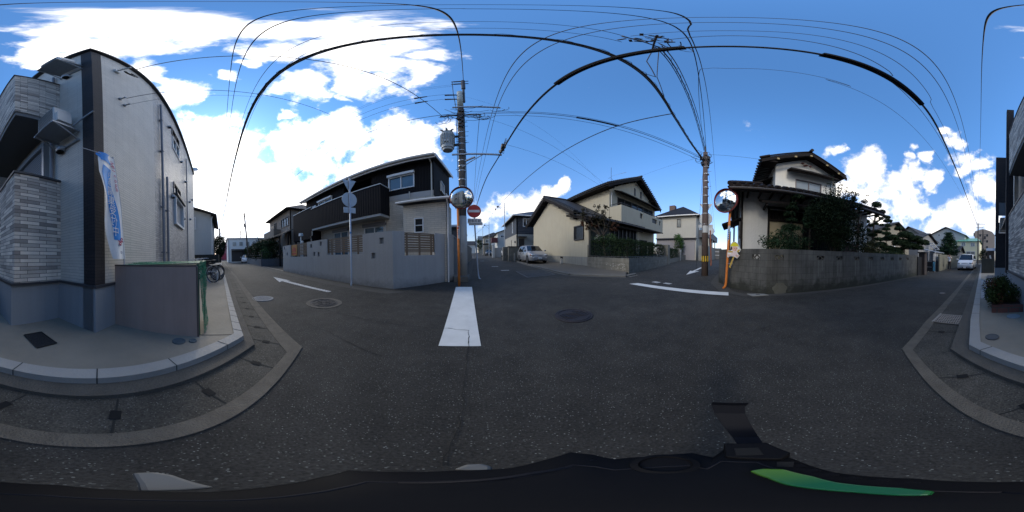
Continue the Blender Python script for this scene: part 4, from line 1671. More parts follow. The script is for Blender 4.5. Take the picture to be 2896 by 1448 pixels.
# long balcony
b = MB()
b.box(-10.62, -4.42, 6.52, 6.62, 3.18, 4.76)
b.box(-4.52, -4.42, 6.621, 7.38, 3.18, 4.76)
b.box(-13.9, -10.621, 6.52, 6.62, 2.45, 4.95)
b.box(-13.9, -13.8, 6.621, 7.6, 2.45, 4.95)
b.box(-10.72, -10.621, 6.621, 7.38, .0, 4.9)
b.box(-13.9, -13.6, 6.622, 6.72, .0, 2.45)
o = b.build('balcony_wall', VSID, dh)
b = MB()
b.box(-10.64, -4.40, 6.50, 6.64, 4.762, 4.80)
b.box(-4.54, -4.40, 6.641, 7.38, 4.762, 4.80)
b.box(-13.92, -10.641, 6.50, 6.64, 4.952, 4.99)
b.build('coping', WHITEP, o)
b = MB()
b.box(-10.60, -4.44, 6.54, 7.38, 3.05, 3.178)
b.build('balcony_floor', M('pale_soffit', (.34, .33, .31), .8, .05, 2), o)
# entrance recess on the left
b = MB()
b.box(-13.5, -10.8, 7.38, 7.398, .0, 3.0)
b.build('entrance_door', M('dark_door', (.04, .03, .028), .6, .2, 4), dh)
# one-storey annexe
b = MB()
FN = Face((-3.05, 6.2), (-1.22, 6.2))
FN.n = Vector((0, -1, 0))
FN.wall(b, 0, 3.22, [(.50, .90, 2.0, 2.62)], .12)
b.box(-1.34, -1.22, 6.201, 7.39, 0, 3.22)
b.box(-3.05, -2.93, 6.33, 7.39, 0, 3.22)
b.build('annexe_wall', BRICK('cream_brick_siding', (.56, .50, .41), (.50, .45, .37), (.32, .29, .25), .30, .085, .006, var=.08, bump=.6), dh)
FN.window(dh, .50, .90, 2.0, 2.62, WHITEF, GLASS, .04, 0, .03, rail=True)
b = MB()
slab(b, [(-3.25, 6.0, 3.36), (-1.02, 6.0, 3.36), (-1.02, 7.39, 3.60), (-3.25, 7.39, 3.60)], .10)
b.build('annexe_roof', ROOFM, dh)
b = MB()
b.tube([(-3.28, 5.97, 3.32), (-1.0, 5.97, 3.32)], .06, 8)
b.box(-1.019, -.98, 5.95, 7.4, 3.22, 3.36)
pipe(b, [(-1.15, 5.97, 3.28), (-1.15, 6.12, 3.12), (-1.15, 6.15, 3.0), (-1.15, 6.15, 0)], .032)
b.build('annexe_gutter', GUTW, dh)
b = MB()
b.lathe((-3.5, 7.39, 2.95), (0, -1, 0), [(.07, 0), (.08, .05), (.05, .10), (.001, .11)], 12)
b.build('vent_hood', WHITEP, dh)
# paved forecourt of the next plot
b = MB()
b.poly([(-18.5, 4.55, .008), (-11.62, 4.55, .008), (-11.62, 9, .008), (-18.5, 9, .008)])
struct(b, 'forecourt', M('beige_concrete', (.27, .245, .20), .9, .18, 2, .3))

# second block wall behind the utility pole
t = thing('garden_wall', 'plain grey block wall running back along the narrow street behind the utility pole', 'garden wall', (-1.15, 8, 0))
b = MB()
b.box(-1.22, -1.06, 6.62, 26, 0, 1.84)
b.build('wall', M('grey_block_render', (.135, .135, .13), .9, .18, 2.5, .3, streak=.2), t)
b = MB()
b.box(-1.24, -1.04, 6.60, 26, 1.842, 1.90)
b.build('coping', CONC, t)
t = thing('pole_footing', 'low concrete footing around the utility pole base beside the grey wall', 'footing', (-.6, 6.5, 0))
b = MB()
b.prism([(-1.0, 6.30), (-.95, 6.18), (-.40, 6.25), (-.38, 6.95), (-1.04, 6.95)], .002, .24)
b.build('footing', CONCD, t, bevel=.02)
t = thing('blue_house', 'dark blue grey roof and wall of a low house behind the grey block wall', 'house', (-4, 14, 0))
b = MB()
b.box(-5.2, -1.6, 13.0, 19.0, .1, 3.2)
b.build('wall', flat('slate_blue_wall', (.07, .09, .12), .7), t)
b = MB()
slab(b, [(-5.5, 12.6, 3.25), (-1.3, 12.6, 3.25), (-1.3, 16, 4.0), (-5.5, 16, 4.0)], .1)
slab(b, [(-5.5, 16.001, 4.0), (-1.3, 16.001, 4.0), (-1.3, 19.4, 3.25), (-5.5, 19.4, 3.25)], .1)
b.build('roof', RIBS('slate_blue_roof', (.05, .065, .085), .3, 'X', .5, .15, .3), t)

# ================================================================== traffic signs and mirrors
GREYP = flat('pale_grey_sign_pole', (.36, .40, .46), .4, .2)
SIGNB = flat('sign_back_grey', (.40, .42, .44), .5, .2)


def circ(c, nrm, r, th, n=32):
    b = MB()
    b.lathe(c, nrm, [(r, 0), (r, th)], n)
    return b


t = thing('road_sign_post', 'pale grey post carrying three road signs seen from behind, against the grey garden wall', 'road sign', (-4.2, 4.23, 0))
b = MB()
pipe(b, [(-4.16, 4.16, .0), (-4.19, 4.21, .08), (-4.20, 4.23, .2), (-4.20, 4.23, 4.17)], .033, 12)
b.build('post', GREYP, t, smooth=True)
sn = Vector((-.93, .36, 0)).normalized()      # fronts face west, away from the camera
su = Vector((sn.y, -sn.x, 0))
c0 = Vector((-4.20, 4.23, 0)) + sn * .04


def plate(pts, th=.006):
    b = MB()
    b.ext([c0 + su * p[0] + Vector((0, 0, p[1])) for p in pts], sn * th)
    return b


plate([(-.28, 4.10), (.28, 4.10), (.03, 3.62), (-.03, 3.62)]).build('triangle_sign', SIGNB, t)
circ(c0 + Vector((0, 0, 3.26)), sn, .30, .006).build('round_sign', SIGNB, t)
plate([(-.24, 2.72), (.24, 2.72), (.24, 2.94), (-.24, 2.94)]).build('plate_sign', SIGNB, t)
b = MB()
for z, w_ in ((4.0, .22), (3.85, .15), (3.42, .24), (3.12, .24), (2.87, .22), (2.78, .22)):
    p = c0 - sn * .008 + Vector((0, 0, z))
    b.ext([p - su * w_ + Vector((0, 0, -.012)), p + su * w_ + Vector((0, 0, -.012)), p + su * w_ + Vector((0, 0, .012)), p - su * w_ + Vector((0, 0, .012))], sn * .007)
b.build('rail', ALU, t)
b = MB()
b.tube([(-4.20, 4.23, 1.92), (-4.20, 4.23, 1.99)], .036, 12)
b.build('blue_band', flat('blue_tape', (.03, .16, .35), .5), t)

# no entry
t = thing('no_entry_sign', 'round red no entry sign above a white plate with black Japanese writing', 'road sign', (-.02, 7.0, 0))
b = MB()
pipe(b, [(.10, 6.90, .0), (.02, 6.97, .06), (-.005, 7.0, .16), (-.03, 7.0, .4), (-.15, 7.0, 2.35), (-.17, 7.0, 3.26)], .033, 12)
b.build('post', GREYP, t, smooth=True)
nn = Vector((.03, -1, 0)).normalized()
nu = Vector((1, .03, 0)).normalized()
cc = Vector((-.17, 6.955, 2.97))
circ(cc, nn, .30, .010, 40).build('red_disc', flat('sign_red', (.42, .012, .02), .35), t)
b = MB()
b.lathe(cc + nn * .0102, nn, [(.30, 0), (.30, .001), (.288, .001), (.288, 0)], 40, False)
b.build('rim', flat('sign_white', (.66, .66, .66), .35), t)
b = MB()
p = cc + nn * .0115
b.ext([p - nu * .24 + Vector((0, 0, -.055)), p + nu * .24 + Vector((0, 0, -.055)), p + nu * .24 + Vector((0, 0, .055)), p - nu * .24 + Vector((0, 0, .055))], nn * .002)
b.build('white_bar', flat('sign_white', (.66, .66, .66), .35), t)
pc = Vector((-.15, 6.955, 2.53))
b = MB()
b.ext([pc + nu * x + Vector((0, 0, z)) for x, z in ((-.30, -.11), (.30, -.11), (.30, .11), (-.30, .11))], nn * .008)
pl_ = b.build('plate', flat('sign_white', (.66, .66, .66), .35), t)
tx = text_mb('軽車両', .155, pc - nu * .28 + nn * .010 + Vector((0, 0, -.055)), nu, (0, 0, 1), 0, xs=.85)
tx2 = text_mb('を', .09, pc + nu * .115 + nn * .010 + Vector((0, 0, -.045)), nu, (0, 0, 1), 0)
tx.add(tx2.v, tx2.f)
tx2 = text_mb('除', .15, pc + nu * .155 - nu * .01 + nn * .010 + Vector((0, 0, -.05)), nu, (0, 0, 1), 0, xs=.6)
tx.add(tx2.v, tx2.f)
tx2 = text_mb('く', .09, pc + nu * .225 + nn * .010 + Vector((0, 0, -.045)), nu, (0, 0, 1), 0, xs=.8)
tx.add(tx2.v, tx2.f)
tx.build('lettering', BLACK, pl_)
b = MB()
p = pc - nn * .02 + Vector((.02, 0, -.10))
b.ext([p - nu * .27 + Vector((0, 0, -.09)), p + nu * .32 + Vector((0, 0, -.09)), p + nu * .32 + Vector((0, 0, .05)), p - nu * .27 + Vector((0, 0, .05))], nn * -.006)
b.build('rear_plate', SIGNB, t)


def mirrorthing(label, foot, post, c, facing, r=.40):
    t = thing('convex_mirror', label, 'traffic mirror', foot, 'convex traffic mirrors on orange poles')
    b = MB()
    b.tube(post, .042, 12)
    po = b.build('post', ORANGE, t, smooth=True)
    n_ = Vector(facing).normalized()
    b = MB()
    Rs = 2.6 * r
    prof = []
    for i in range(11):
        x = r * .97 * (1 - i / 10)
        prof.append((max(x, .0008), .03 + math.sqrt(Rs * Rs - x * x) - math.sqrt(Rs * Rs - (r * .97) ** 2)))
    b.lathe(c, n_, prof, 48)
    m, tt, bs = newmat('mirror_glass')
    bs.inputs['Metallic'].default_value = 1.0
    bs.inputs['Roughness'].default_value = .03
    bs.inputs['Base Color'].default_value = (.62, .64, .63, 1)
    b.build('mirror_face', MATS.setdefault('mirror_glass', m), t, smooth=True)
    b = MB()
    b.lathe(c, n_, [(r * .35, -.10), (r, -.02), (r + .004, .02), (r + .004, .033), (r * .97, .030)], 48)
    b.build('mirror_back', flat('dull_red_mirror_back', (.20, .035, .03), .45), t, smooth=True)
    b = MB()
    up = Vector((0, 0, 1))
    sd = n_.cross(up).normalized()
    pts = []
    for i in range(21):
        a = R(-25 + 230 * i / 20)
        pts.append(Vector(c) + (sd * math.cos(a) + up * math.sin(a)) * (r + .02) + n_ * (.02 + .10 * max(0, math.sin(a))))
    hb = MB()
    for i in range(20):
        a, d = pts[i], pts[i + 1]
        ia = Vector(c) + (a - Vector(c) - n_ * (a - Vector(c)).dot(n_)).normalized() * (r + .015) - n_ * .03
        idd = Vector(c) + (d - Vector(c) - n_ * (d - Vector(c)).dot(n_)).normalized() * (r + .015) - n_ * .03
        hb.quad(ia, a, d, idd)
    hb.build('hood', flat('red_hood', (.30, .02, .03), .5), t)
    b = MB()
    q_ = Vector(post[-1])
    b.tube([q_ + Vector((0, 0, -.15)), Vector(c) - n_ * .10 + Vector((0, 0, -.15))], .02, 8)
    b.tube([q_ + Vector((0, 0, -.45 if q_.z > c[2] else -.05)), Vector(c) - n_ * .09 + Vector((0, 0, -.25))], .02, 8)
    b.build('arm', STEEL, t)
    return t, po


m1, po1 = mirrorthing('round convex mirror on an orange pole in front of the utility pole with the transformer', (-.66, 5.49, 0),
                      [(-.66, 5.47, 0.0), (-.665, 5.49, 1.2), (-.69, 5.50, 3.3)], (-.54, 5.42, 3.06), (-.10, -1, -.10))
b = MB()
b.tube([(-.6675, 5.492, 1.64), (-.672, 5.494, 2.07)], .0435, 12)
lb = b.build('pole_sleeve', flat('white_sleeve', (.50, .48, .46), .5), m1)
b = MB()
b.ball((-.672, 5.448, 2.0), .03, .008, .03, 12, 8)
b.build('sleeve_mark', flat('sign_red', (.42, .012, .02), .35), m1)
text_mb('市\n街\n路', .06, (-.70, 5.447, 1.88), (1, 0, 0), (0, 0, 1), 0).build('lettering', NAVY, lb)
m2, po2 = mirrorthing('round convex mirror on an orange pole at the corner of the old block wall', (5.43, .26, 0),
                      [(5.43, .36, 0.0), (5.43, .29, .08), (5.43, .265, .2), (5.425, .22, 1.2), (5.42, .16, 3.3)], (5.36, .32, 2.98), (-1, .42, -.06), .42)
b = MB()
b.tube([(5.424, .215, 1.62), (5.422, .19, 2.12)], .0435, 12)
lb = b.build('pole_sleeve', flat('pale_sleeve', (.42, .45, .48), .5), m2)
b = MB()
for k in range(5):
    b.box(5.378, 5.3815, .185, .225, 1.66 + k * .07, 1.70 + k * .07)
b.build('sleeve_mark', flat('blue_tape', (.03, .16, .35), .5), lb)

# running-child signboard strapped to the mirror pole (flat painted board)
t = thing('child_signboard', 'cut-out warning board of a running child in a yellow hat, on an orange pole', 'signboard', (5.38, .10, .72))
CN = Vector((-.93, .36, .0)).normalized()     # faces the junction
CU = Vector((-.36, -.93, 0)).normalized()                       # viewer's right
C0 = Vector((5.275, .02, 1.22))


def cut(pts, off, th, mat, name, par):
    b = MB()
    b.ext([C0 + CU * x + Vector((0, 0, z)) + CN * off for x, z in pts], CN * th)
    return b.build(name, mat, par)


def oval(cx, cz, rx, rz, n=18, a0=0, a1=360):
    return [(cx + rx * math.cos(R(a0 + (a1 - a0) * i / n)), cz + rz * math.sin(R(a0 + (a1 - a0) * i / n))) for i in range(n + (0 if a1 - a0 == 360 else 1))]


OUTL = [(-.23, -.02), (-.20, .07), (-.10, .06), (-.13, .14), (-.13, .26), (-.05, .35), (.06, .35), (.15, .28), (.19, .18), (.24, .10), (.20, .02), (.12, .0), (.20, -.09), (.12, -.19), (.0, -.13), (-.13, -.12), (-.20, -.17), (-.23, -.13)]
bd = cut(OUTL, 0, .006, flat('board_white', (.66, .66, .64), .5), 'board', t)
cut(oval(.02, .21, .125, .125, 14, 0, 180), .0065, .001, flat('hat_yellow', (.62, .55, .03), .5), 'hat', bd)
cut([(-.13, .20), (.16, .20), (.17, .225), (-.13, .225)], .0068, .0012, flat('hat_yellow', (.62, .55, .03), .5), 'hat_brim', bd)
cut(oval(.035, .125, .095, .085, 18), .0064, .001, flat('board_skin', (.62, .40, .33), .5), 'face', bd)
cut(oval(-.085, .14, .03, .06, 12), .0064, .001, flat('hair_dark', (.03, .02, .02), .5), 'hair', bd)
for ex in (.03, .085):
    cut(oval(ex, .135, .010, .016, 10), .0076, .001, flat('hair_dark', (.03, .02, .02), .5), 'eye', bd)
cut(oval(.06, .082, .018, .008, 10), .0076, .001, flat('sign_red', (.42, .012, .02), .35), 'mouth', bd)
cut([(-.20, .0), (-.19, .05), (-.04, .05), (-.03, .0)], .0064, .001, flat('sleeve_amber', (.45, .30, .05), .5), 'sleeve', bd)
cut([(.09, .03), (.17, .11), (.21, .08), (.15, .0)], .0064, .001, flat('sleeve_amber', (.45, .30, .05), .5), 'sleeve', bd)
cut([(-.12, -.10), (-.06, .04), (.09, .03), (.12, -.10), (.0, -.115)], .0064, .001, flat('shirt_pale_pink', (.62, .50, .50), .5), 'shirt', bd)
cut([(-.20, -.06), (-.11, -.06), (-.12, -.10), (-.21, -.15)], .0064, .001, flat('board_skin', (.62, .40, .33), .5), 'leg', bd)
cut([(.10, -.06), (.18, -.08), (.12, -.17), (.05, -.11)], .0064, .001, flat('board_skin', (.62, .40, .33), .5), 'leg', bd)
b = MB()
for pts in (OUTL,):
    pp = [C0 + CU * x + Vector((0, 0, z)) + CN * .008 for x, z in [(px_ * .93, pz_ * .93 + .004) for px_, pz_ in pts]]
    b.tube(pp + [pp[0]], .0022, 4)
b.build('outline', BLACK, bd)
sl = cut([(-.03, -.14), (.03, -.12), (-.10, -.50), (-.17, -.48)], -.004, .006, flat('strip_amber', (.45, .30, .05), .5), 'strip_board', t)
d_ = Vector((0, .0, -1)) * .93 + CU * -.36
text_mb('とびだし注意', .052, C0 + CU * -.005 + Vector((0, 0, -.17)) + CN * .0035, d_, d_.cross(CN) * -1 if False else CN.cross(d_), 0).build('lettering', NAVY, sl)
b = MB()
for z in (1.16, 1.28, .85):
    b.tube([(5.47, .21, z), (5.385, .22, z), (5.36, .19, z), (5.30, .04, z)], .008, 5)
b.build('strap', STEEL, t)

# ================================================================== utility poles
POLE1 = M('brown_pole_concrete', (.085, .072, .062), .9, .22, 5, .3, streak=.25)
POLEW = M('pale_pole_concrete', (.33, .33, .32), .85, .12, 4, .2)


def bands(b, x, y, zs, r, dr=.004):
    for z in zs:
        b.tube([(x, y, z), (x, y, z + .035)], r + dr, 12)


p1 = thing('utility_pole', 'tall brown concrete utility pole with transformer, crossarms and a pale lower sleeve', 'utility pole', (-.60, 6.58, 0))
b = MB()
b.tube([(-.60, 6.58, 0), (-.62, 6.58, 2.6), (-.645, 6.58, 9.4)], [.165, .15, .125], 16)
b.build('shaft', POLE1, p1, smooth=True)
b = MB()
b.tube([(-.606, 6.58, .24), (-.62, 6.58, 2.66)], [.170, .156], 16)
b.build('pale_sleeve', POLEW, p1, smooth=True)
b = MB()
b.tube([(-.645, 6.58, 9.405), (-.66, 6.58, 11.15)], [.125, .118], 16)
b.build('pale_top', M('pale_green_grey_top', (.30, .33, .31), .8, .1, 5), p1, smooth=True)
b = MB()
b.tube([(-.50, 6.60, 9.9), (-.52, 6.60, 12.8)], .05, 8)
b.tube([(-.51, 6.60, 11.6), (-.52, 6.60, 12.85)], .085, 8)
b.box(-.98, -.30, 6.585, 6.615, 12.74, 12.80)
b.box(-.98, -.30, 6.585, 6.615, 12.35, 12.41)
b.tube([(-.95, 6.60, 12.85), (-.92, 6.60, 11.0), (-.82, 6.60, 9.2)], .016, 6)
b.build('top_extension', DARKM, p1)
b = MB()
for z in (12.77, 12.38):
    b.tube([(-.90, 6.6, z), (-.58, 6.6, z)], [.05, .05], 8)
for (z, s) in ((10.75, -1), (10.25, -1)):
    b.tube([(-.75, 6.55, z), (-1.25, 6.50, z + .02)], [.035, .05], 8)
b.build('insulator', flat('dark_insulator', (.05, .045, .045), .3), p1)


def arm(par, name, p, q, w_=.05, mat=STEEL):
    b = MB()
    p, q = Vector(p), Vector(q)
    d = (q - p).normalized()
    n_ = Vector((-d.y, d.x, 0)).normalized()
    b.ext([p - n_ * w_ / 2 + Vector((0, 0, -w_ / 2)), p + n_ * w_ / 2 + Vector((0, 0, -w_ / 2)), p + n_ * w_ / 2 + Vector((0, 0, w_ / 2)), p - n_ * w_ / 2 + Vector((0, 0, w_ / 2))], q - p)
    return b.build(name, mat, par)


arm(p1, 'crossarm', (-.95, 6.43, 9.22), (.92, 6.48, 9.22), .07)
arm(p1, 'crossarm', (-1.45, 6.42, 8.45), (.15, 6.45, 8.45), .06, DARKM)
arm(p1, 'crossarm', (-1.0, 6.41, 5.62), (.95, 6.44, 5.60), .065)
arm(p1, 'brace', (-.62, 6.43, 4.9), (.20, 6.45, 5.58), .035)
b = MB()
b.obox((-.28, 6.42, 5.33), .42, .10, .05, 0, 0, -.5)
b.build('street_lamp', flat('lamp_white', (.5, .5, .5), .4), p1)
b = MB()
bands(b, -.63, 6.58, (3.6, 3.95, 4.3, 4.75, 5.0, 5.3, 5.9, 6.3, 6.7, 7.1, 7.5, 7.9, 8.2), .150, .002)
bands(b, -.655, 6.58, (10.2, 10.5, 10.8), .122, .006)
b.build('band', ALU, p1)
b = MB()
rq = random.Random(4)
for k in range(22):
    z = rq.uniform(4.4, 11.2)
    s = rq.choice((-1, 1))
    b.tube([(-.63, 6.50, z), (-.63 + s * rq.uniform(.2, .32), 6.48, z)], .010, 5)
for k in range(18):
    a = rq.uniform(-.25, .25)
    b.obox((-.64 + a * .4, 6.43 + rq.uniform(-.03, .02), rq.uniform(7.3, 8.9)), rq.uniform(.06, .16), .10, rq.uniform(.05, .14), rq.uniform(-.4, .4))
b.build('fitting', DARKM, p1)
b = MB()
for k in range(16):                          # slack loops of cable by the arms
    cx = rq.choice((-1.3, -1.2, -1.0, .05, .15, .3, .7, .8))
    cz = 8.35 if cx < .5 else 9.0
    r_ = rq.uniform(.10, .32)
    b.torus((cx + rq.uniform(-.15, .2), 6.40 + rq.uniform(-.06, .1), cz - r_ * .6 + rq.uniform(-.1, .15)), (rq.uniform(-.4, .4), 1, rq.uniform(-.3, .3)), r_, .010, 18, 5, rq.uniform(0, 2), rq.uniform(3.4, 6))
for k in range(10):
    z = rq.uniform(7.9, 9.2)
    a = Vector((rq.uniform(-1.3, -.7), 6.42, z))
    c = Vector((rq.uniform(-.5, .8), 6.42, z + rq.uniform(-.5, .4)))
    b.tube([a, a.lerp(c, .35) + Vector((0, -.03, -.25)), a.lerp(c, .7) + Vector((0, -.02, -.22)), c], .011, 5)
b.tube([(-.50, 6.44, 9.0), (-.47, 6.43, 6.0), (-.44, 6.42, 3.6), (-.48, 6.42, 2.7)], .018, 6)
b.tube([(-.74, 6.44, 8.9), (-.80, 6.43, 7.6), (-.78, 6.43, 4.4)], .014, 6)
b.build('slack_cable', BLACK, p1)
b = MB()
b.box(-.70, -.56, 6.405, 6.415, 1.15, 1.55)
b.build('paper_notice', flat('faded_notice', (.30, .30, .29), .7), p1)

t = thing('transformer', 'grey ribbed cylinder transformer hung on the left of the tall utility pole', 'transformer', (-1.18, 6.50, 5.95))
TRG = flat('transformer_grey', (.30, .33, .34), .5)
b = MB()
b.lathe((-1.18, 6.50, 5.95), (0, 0, 1), [(.20, 0), (.22, .06), (.22, .10), (.255, .12), (.255, 1.14), (.24, 1.20), (.10, 1.25), (.001, 1.26)], 28)
b.build('tank', TRG, t, smooth=True, auto=True)
b = MB()
for k in range(20):
    a = 2 * math.pi * k / 20
    b.obox((-1.18 + .275 * math.cos(a), 6.50 + .275 * math.sin(a), 6.60), .05, .016, .72, a)
b.build('cooling_fin', TRG, t)
b = MB()
for a in (-2.2, -1.5, -.8):
    c = Vector((-1.18 + .2 * math.cos(a), 6.5 + .2 * math.sin(a), 7.10))
    b.tube([c, c + Vector((.10 * math.cos(a), .10 * math.sin(a), .06)), c + Vector((.2 * math.cos(a), .2 * math.sin(a), .04))], [.04, .05, .035], 8)
b.build('bushing', flat('white_porcelain', (.45, .45, .44), .3), t)
b = MB()
b.box(-.95, -.72, 6.46, 6.56, 6.25, 6.33)
b.box(-.95, -.72, 6.46, 6.56, 6.80, 6.88)
b.build('hanger', DARKM, t)
b = MB()
b.box(-1.27, -1.09, 6.20, 6.206, 6.35, 6.48)
b.build('number_plate', flat('plate_grey', (.35, .36, .35), .5), t)

p2 = thing('utility_pole', 'brown utility pole with sign backs and a yellow and black band, at the lane mouth', 'utility pole', (8.62, 1.57, 0))
POLE2 = M('reddish_brown_pole', (.105, .075, .065), .85, .2, 5, .3, streak=.2)
b = MB()
b.tube([(8.62, 1.57, 0), (8.62, 1.60, 3.0), (8.60, 1.66, 7.45)], [.185, .165, .125], 16)
b.build('shaft', POLE2, p2, smooth=True)
b = MB()
for k in range(4):
    b.tube([(8.62, 1.575, .74 + k * .085), (8.62, 1.575, .74 + k * .085 + .0849)], .186, 16) if False else None
b.tube([(8.62, 1.575, .74), (8.62, 1.575, 1.08)], .187, 16)
b.build('black_band', BLACK, p2)
b = MB()
for k in range(5):
    a = R(130 + k * 34)
    c = Vector((8.62 + .188 * math.cos(a), 1.575 + .188 * math.sin(a), .91))
    b.obox(c, .012, .055, .30, a)
b.build('yellow_stripe', flat('band_yellow', (.55, .36, .03), .5), p2)
dn = Vector((1, .12, 0)).normalized()          # fronts face east along the lane
du = Vector((-dn.y, dn.x, 0))
q0 = Vector((8.62, 1.58, 0)) + dn * .20


def plate2(pts, nm, th=.006):
    b = MB()
    b.ext([q0 + du * p[0] + Vector((0, 0, p[1])) for p in pts], dn * th)
    return b.build(nm, SIGNB, p2)


plate2([(-.36, 4.0), (.36, 4.0), (.05, 3.50), (-.05, 3.50)], 'triangle_sign')
circ(q0 + Vector((0, 0, 3.12)), dn, .37, .006, 36).build('round_sign', flat('pale_sign_back', (.36, .38, .40), .5, .2), p2)
plate2([(-.40, 2.62), (.40, 2.62), (.40, 2.80), (-.40, 2.80)], 'plate_sign')
b = MB()
b.box(8.40, 8.43, 1.38, 1.72, 2.28, 2.68)
b.build('white_cover', flat('white_cover', (.5, .5, .48), .5), p2) if False else None
b = MB()
b.tube([(8.62, 1.58, 2.30), (8.62, 1.58, 2.68)], .178, 16)
b.build('white_sleeve', flat('white_wrap', (.45, .46, .45), .5), p2)
b = MB()
bands(b, 8.62, 1.60, (2.75, 3.35, 3.9, 4.4, 4.9, 5.3, 5.8, 6.3), .165, .004)
b.build('band', ALU, p2)
b = MB()
rq = random.Random(9)
for k in range(34):
    b.obox((8.58 + rq.uniform(-.14, .16), 1.64 + rq.uniform(-.22, .22), 6.75 + rq.uniform(-.28, .45)), rq.uniform(.06, .16), rq.uniform(.06, .16), rq.uniform(.05, .2), rq.uniform(0, 3))
b.tube([(8.6, 1.66, 7.4), (8.6, 1.68, 7.95)], .03, 6)
b.build('fitting', DARKM, p2)
b = MB()
for k in range(12):
    b.torus((8.45, 1.75 + rq.uniform(-.4, .5), 6.85 + rq.uniform(-.3, .5)), (1, rq.uniform(-.4, .4), rq.uniform(-.4, .4)), rq.uniform(.10, .30), .010, 16, 5, rq.uniform(0, 2), rq.uniform(3.5, 6))
b.build('slack_cable', BLACK, p2)
b = MB()
for z in (5.0, 5.5, 6.0, 4.5):
    b.tube([(8.60, 1.62, z), (8.60, 1.62 + (.32 if int(z * 2) % 2 else -.32), z)], .010, 5)
b.build('step_bolt', STEEL, p2)

# ================================================================== vehicles
def paint(name, col, metal=.3, rough=.35):
    if name in MATS:
        return MATS[name]
    m, t, b = newmat(name)
    b.inputs['Base Color'].default_value = c4(col)
    b.inputs['Metallic'].default_value = metal
    b.inputs['Roughness'].default_value = rough
    b.inputs['Coat Weight'].default_value = .35
    b.inputs['Coat Roughness'].default_value = .05
    g = N(t, 'ShaderNodeNewGeometry')
    nz = N(t, 'ShaderNodeTexNoise', i_Scale=3.0, i_Detail=5.0)
    t.links.new(g.outputs['Position'], nz.inputs['Vector'])
    mx = N(t, 'ShaderNodeMix', data_type='RGBA')
    t.links.new(nz.outputs['Fac'], mx.inputs[0])
    mx.inputs[6].default_value = c4(col, .88)
    mx.inputs[7].default_value = c4(col, 1.06)
    t.links.new(mx.outputs[2], b.inputs['Base Color'])
    MATS[name] = m
    return m


CARGLASS = glassmat('car_glass', (.010, .012, .014), .03)
LAMPG = flat('headlamp_glass', (.45, .46, .47), .12, .3)
AMBER = flat('amber_lamp', (.35, .10, .06), .25)
TYRE = flat('tyre_rubber', (.015, .015, .016), .8)
RIMM = flat('alloy_rim', (.26, .27, .28), .35, .6)


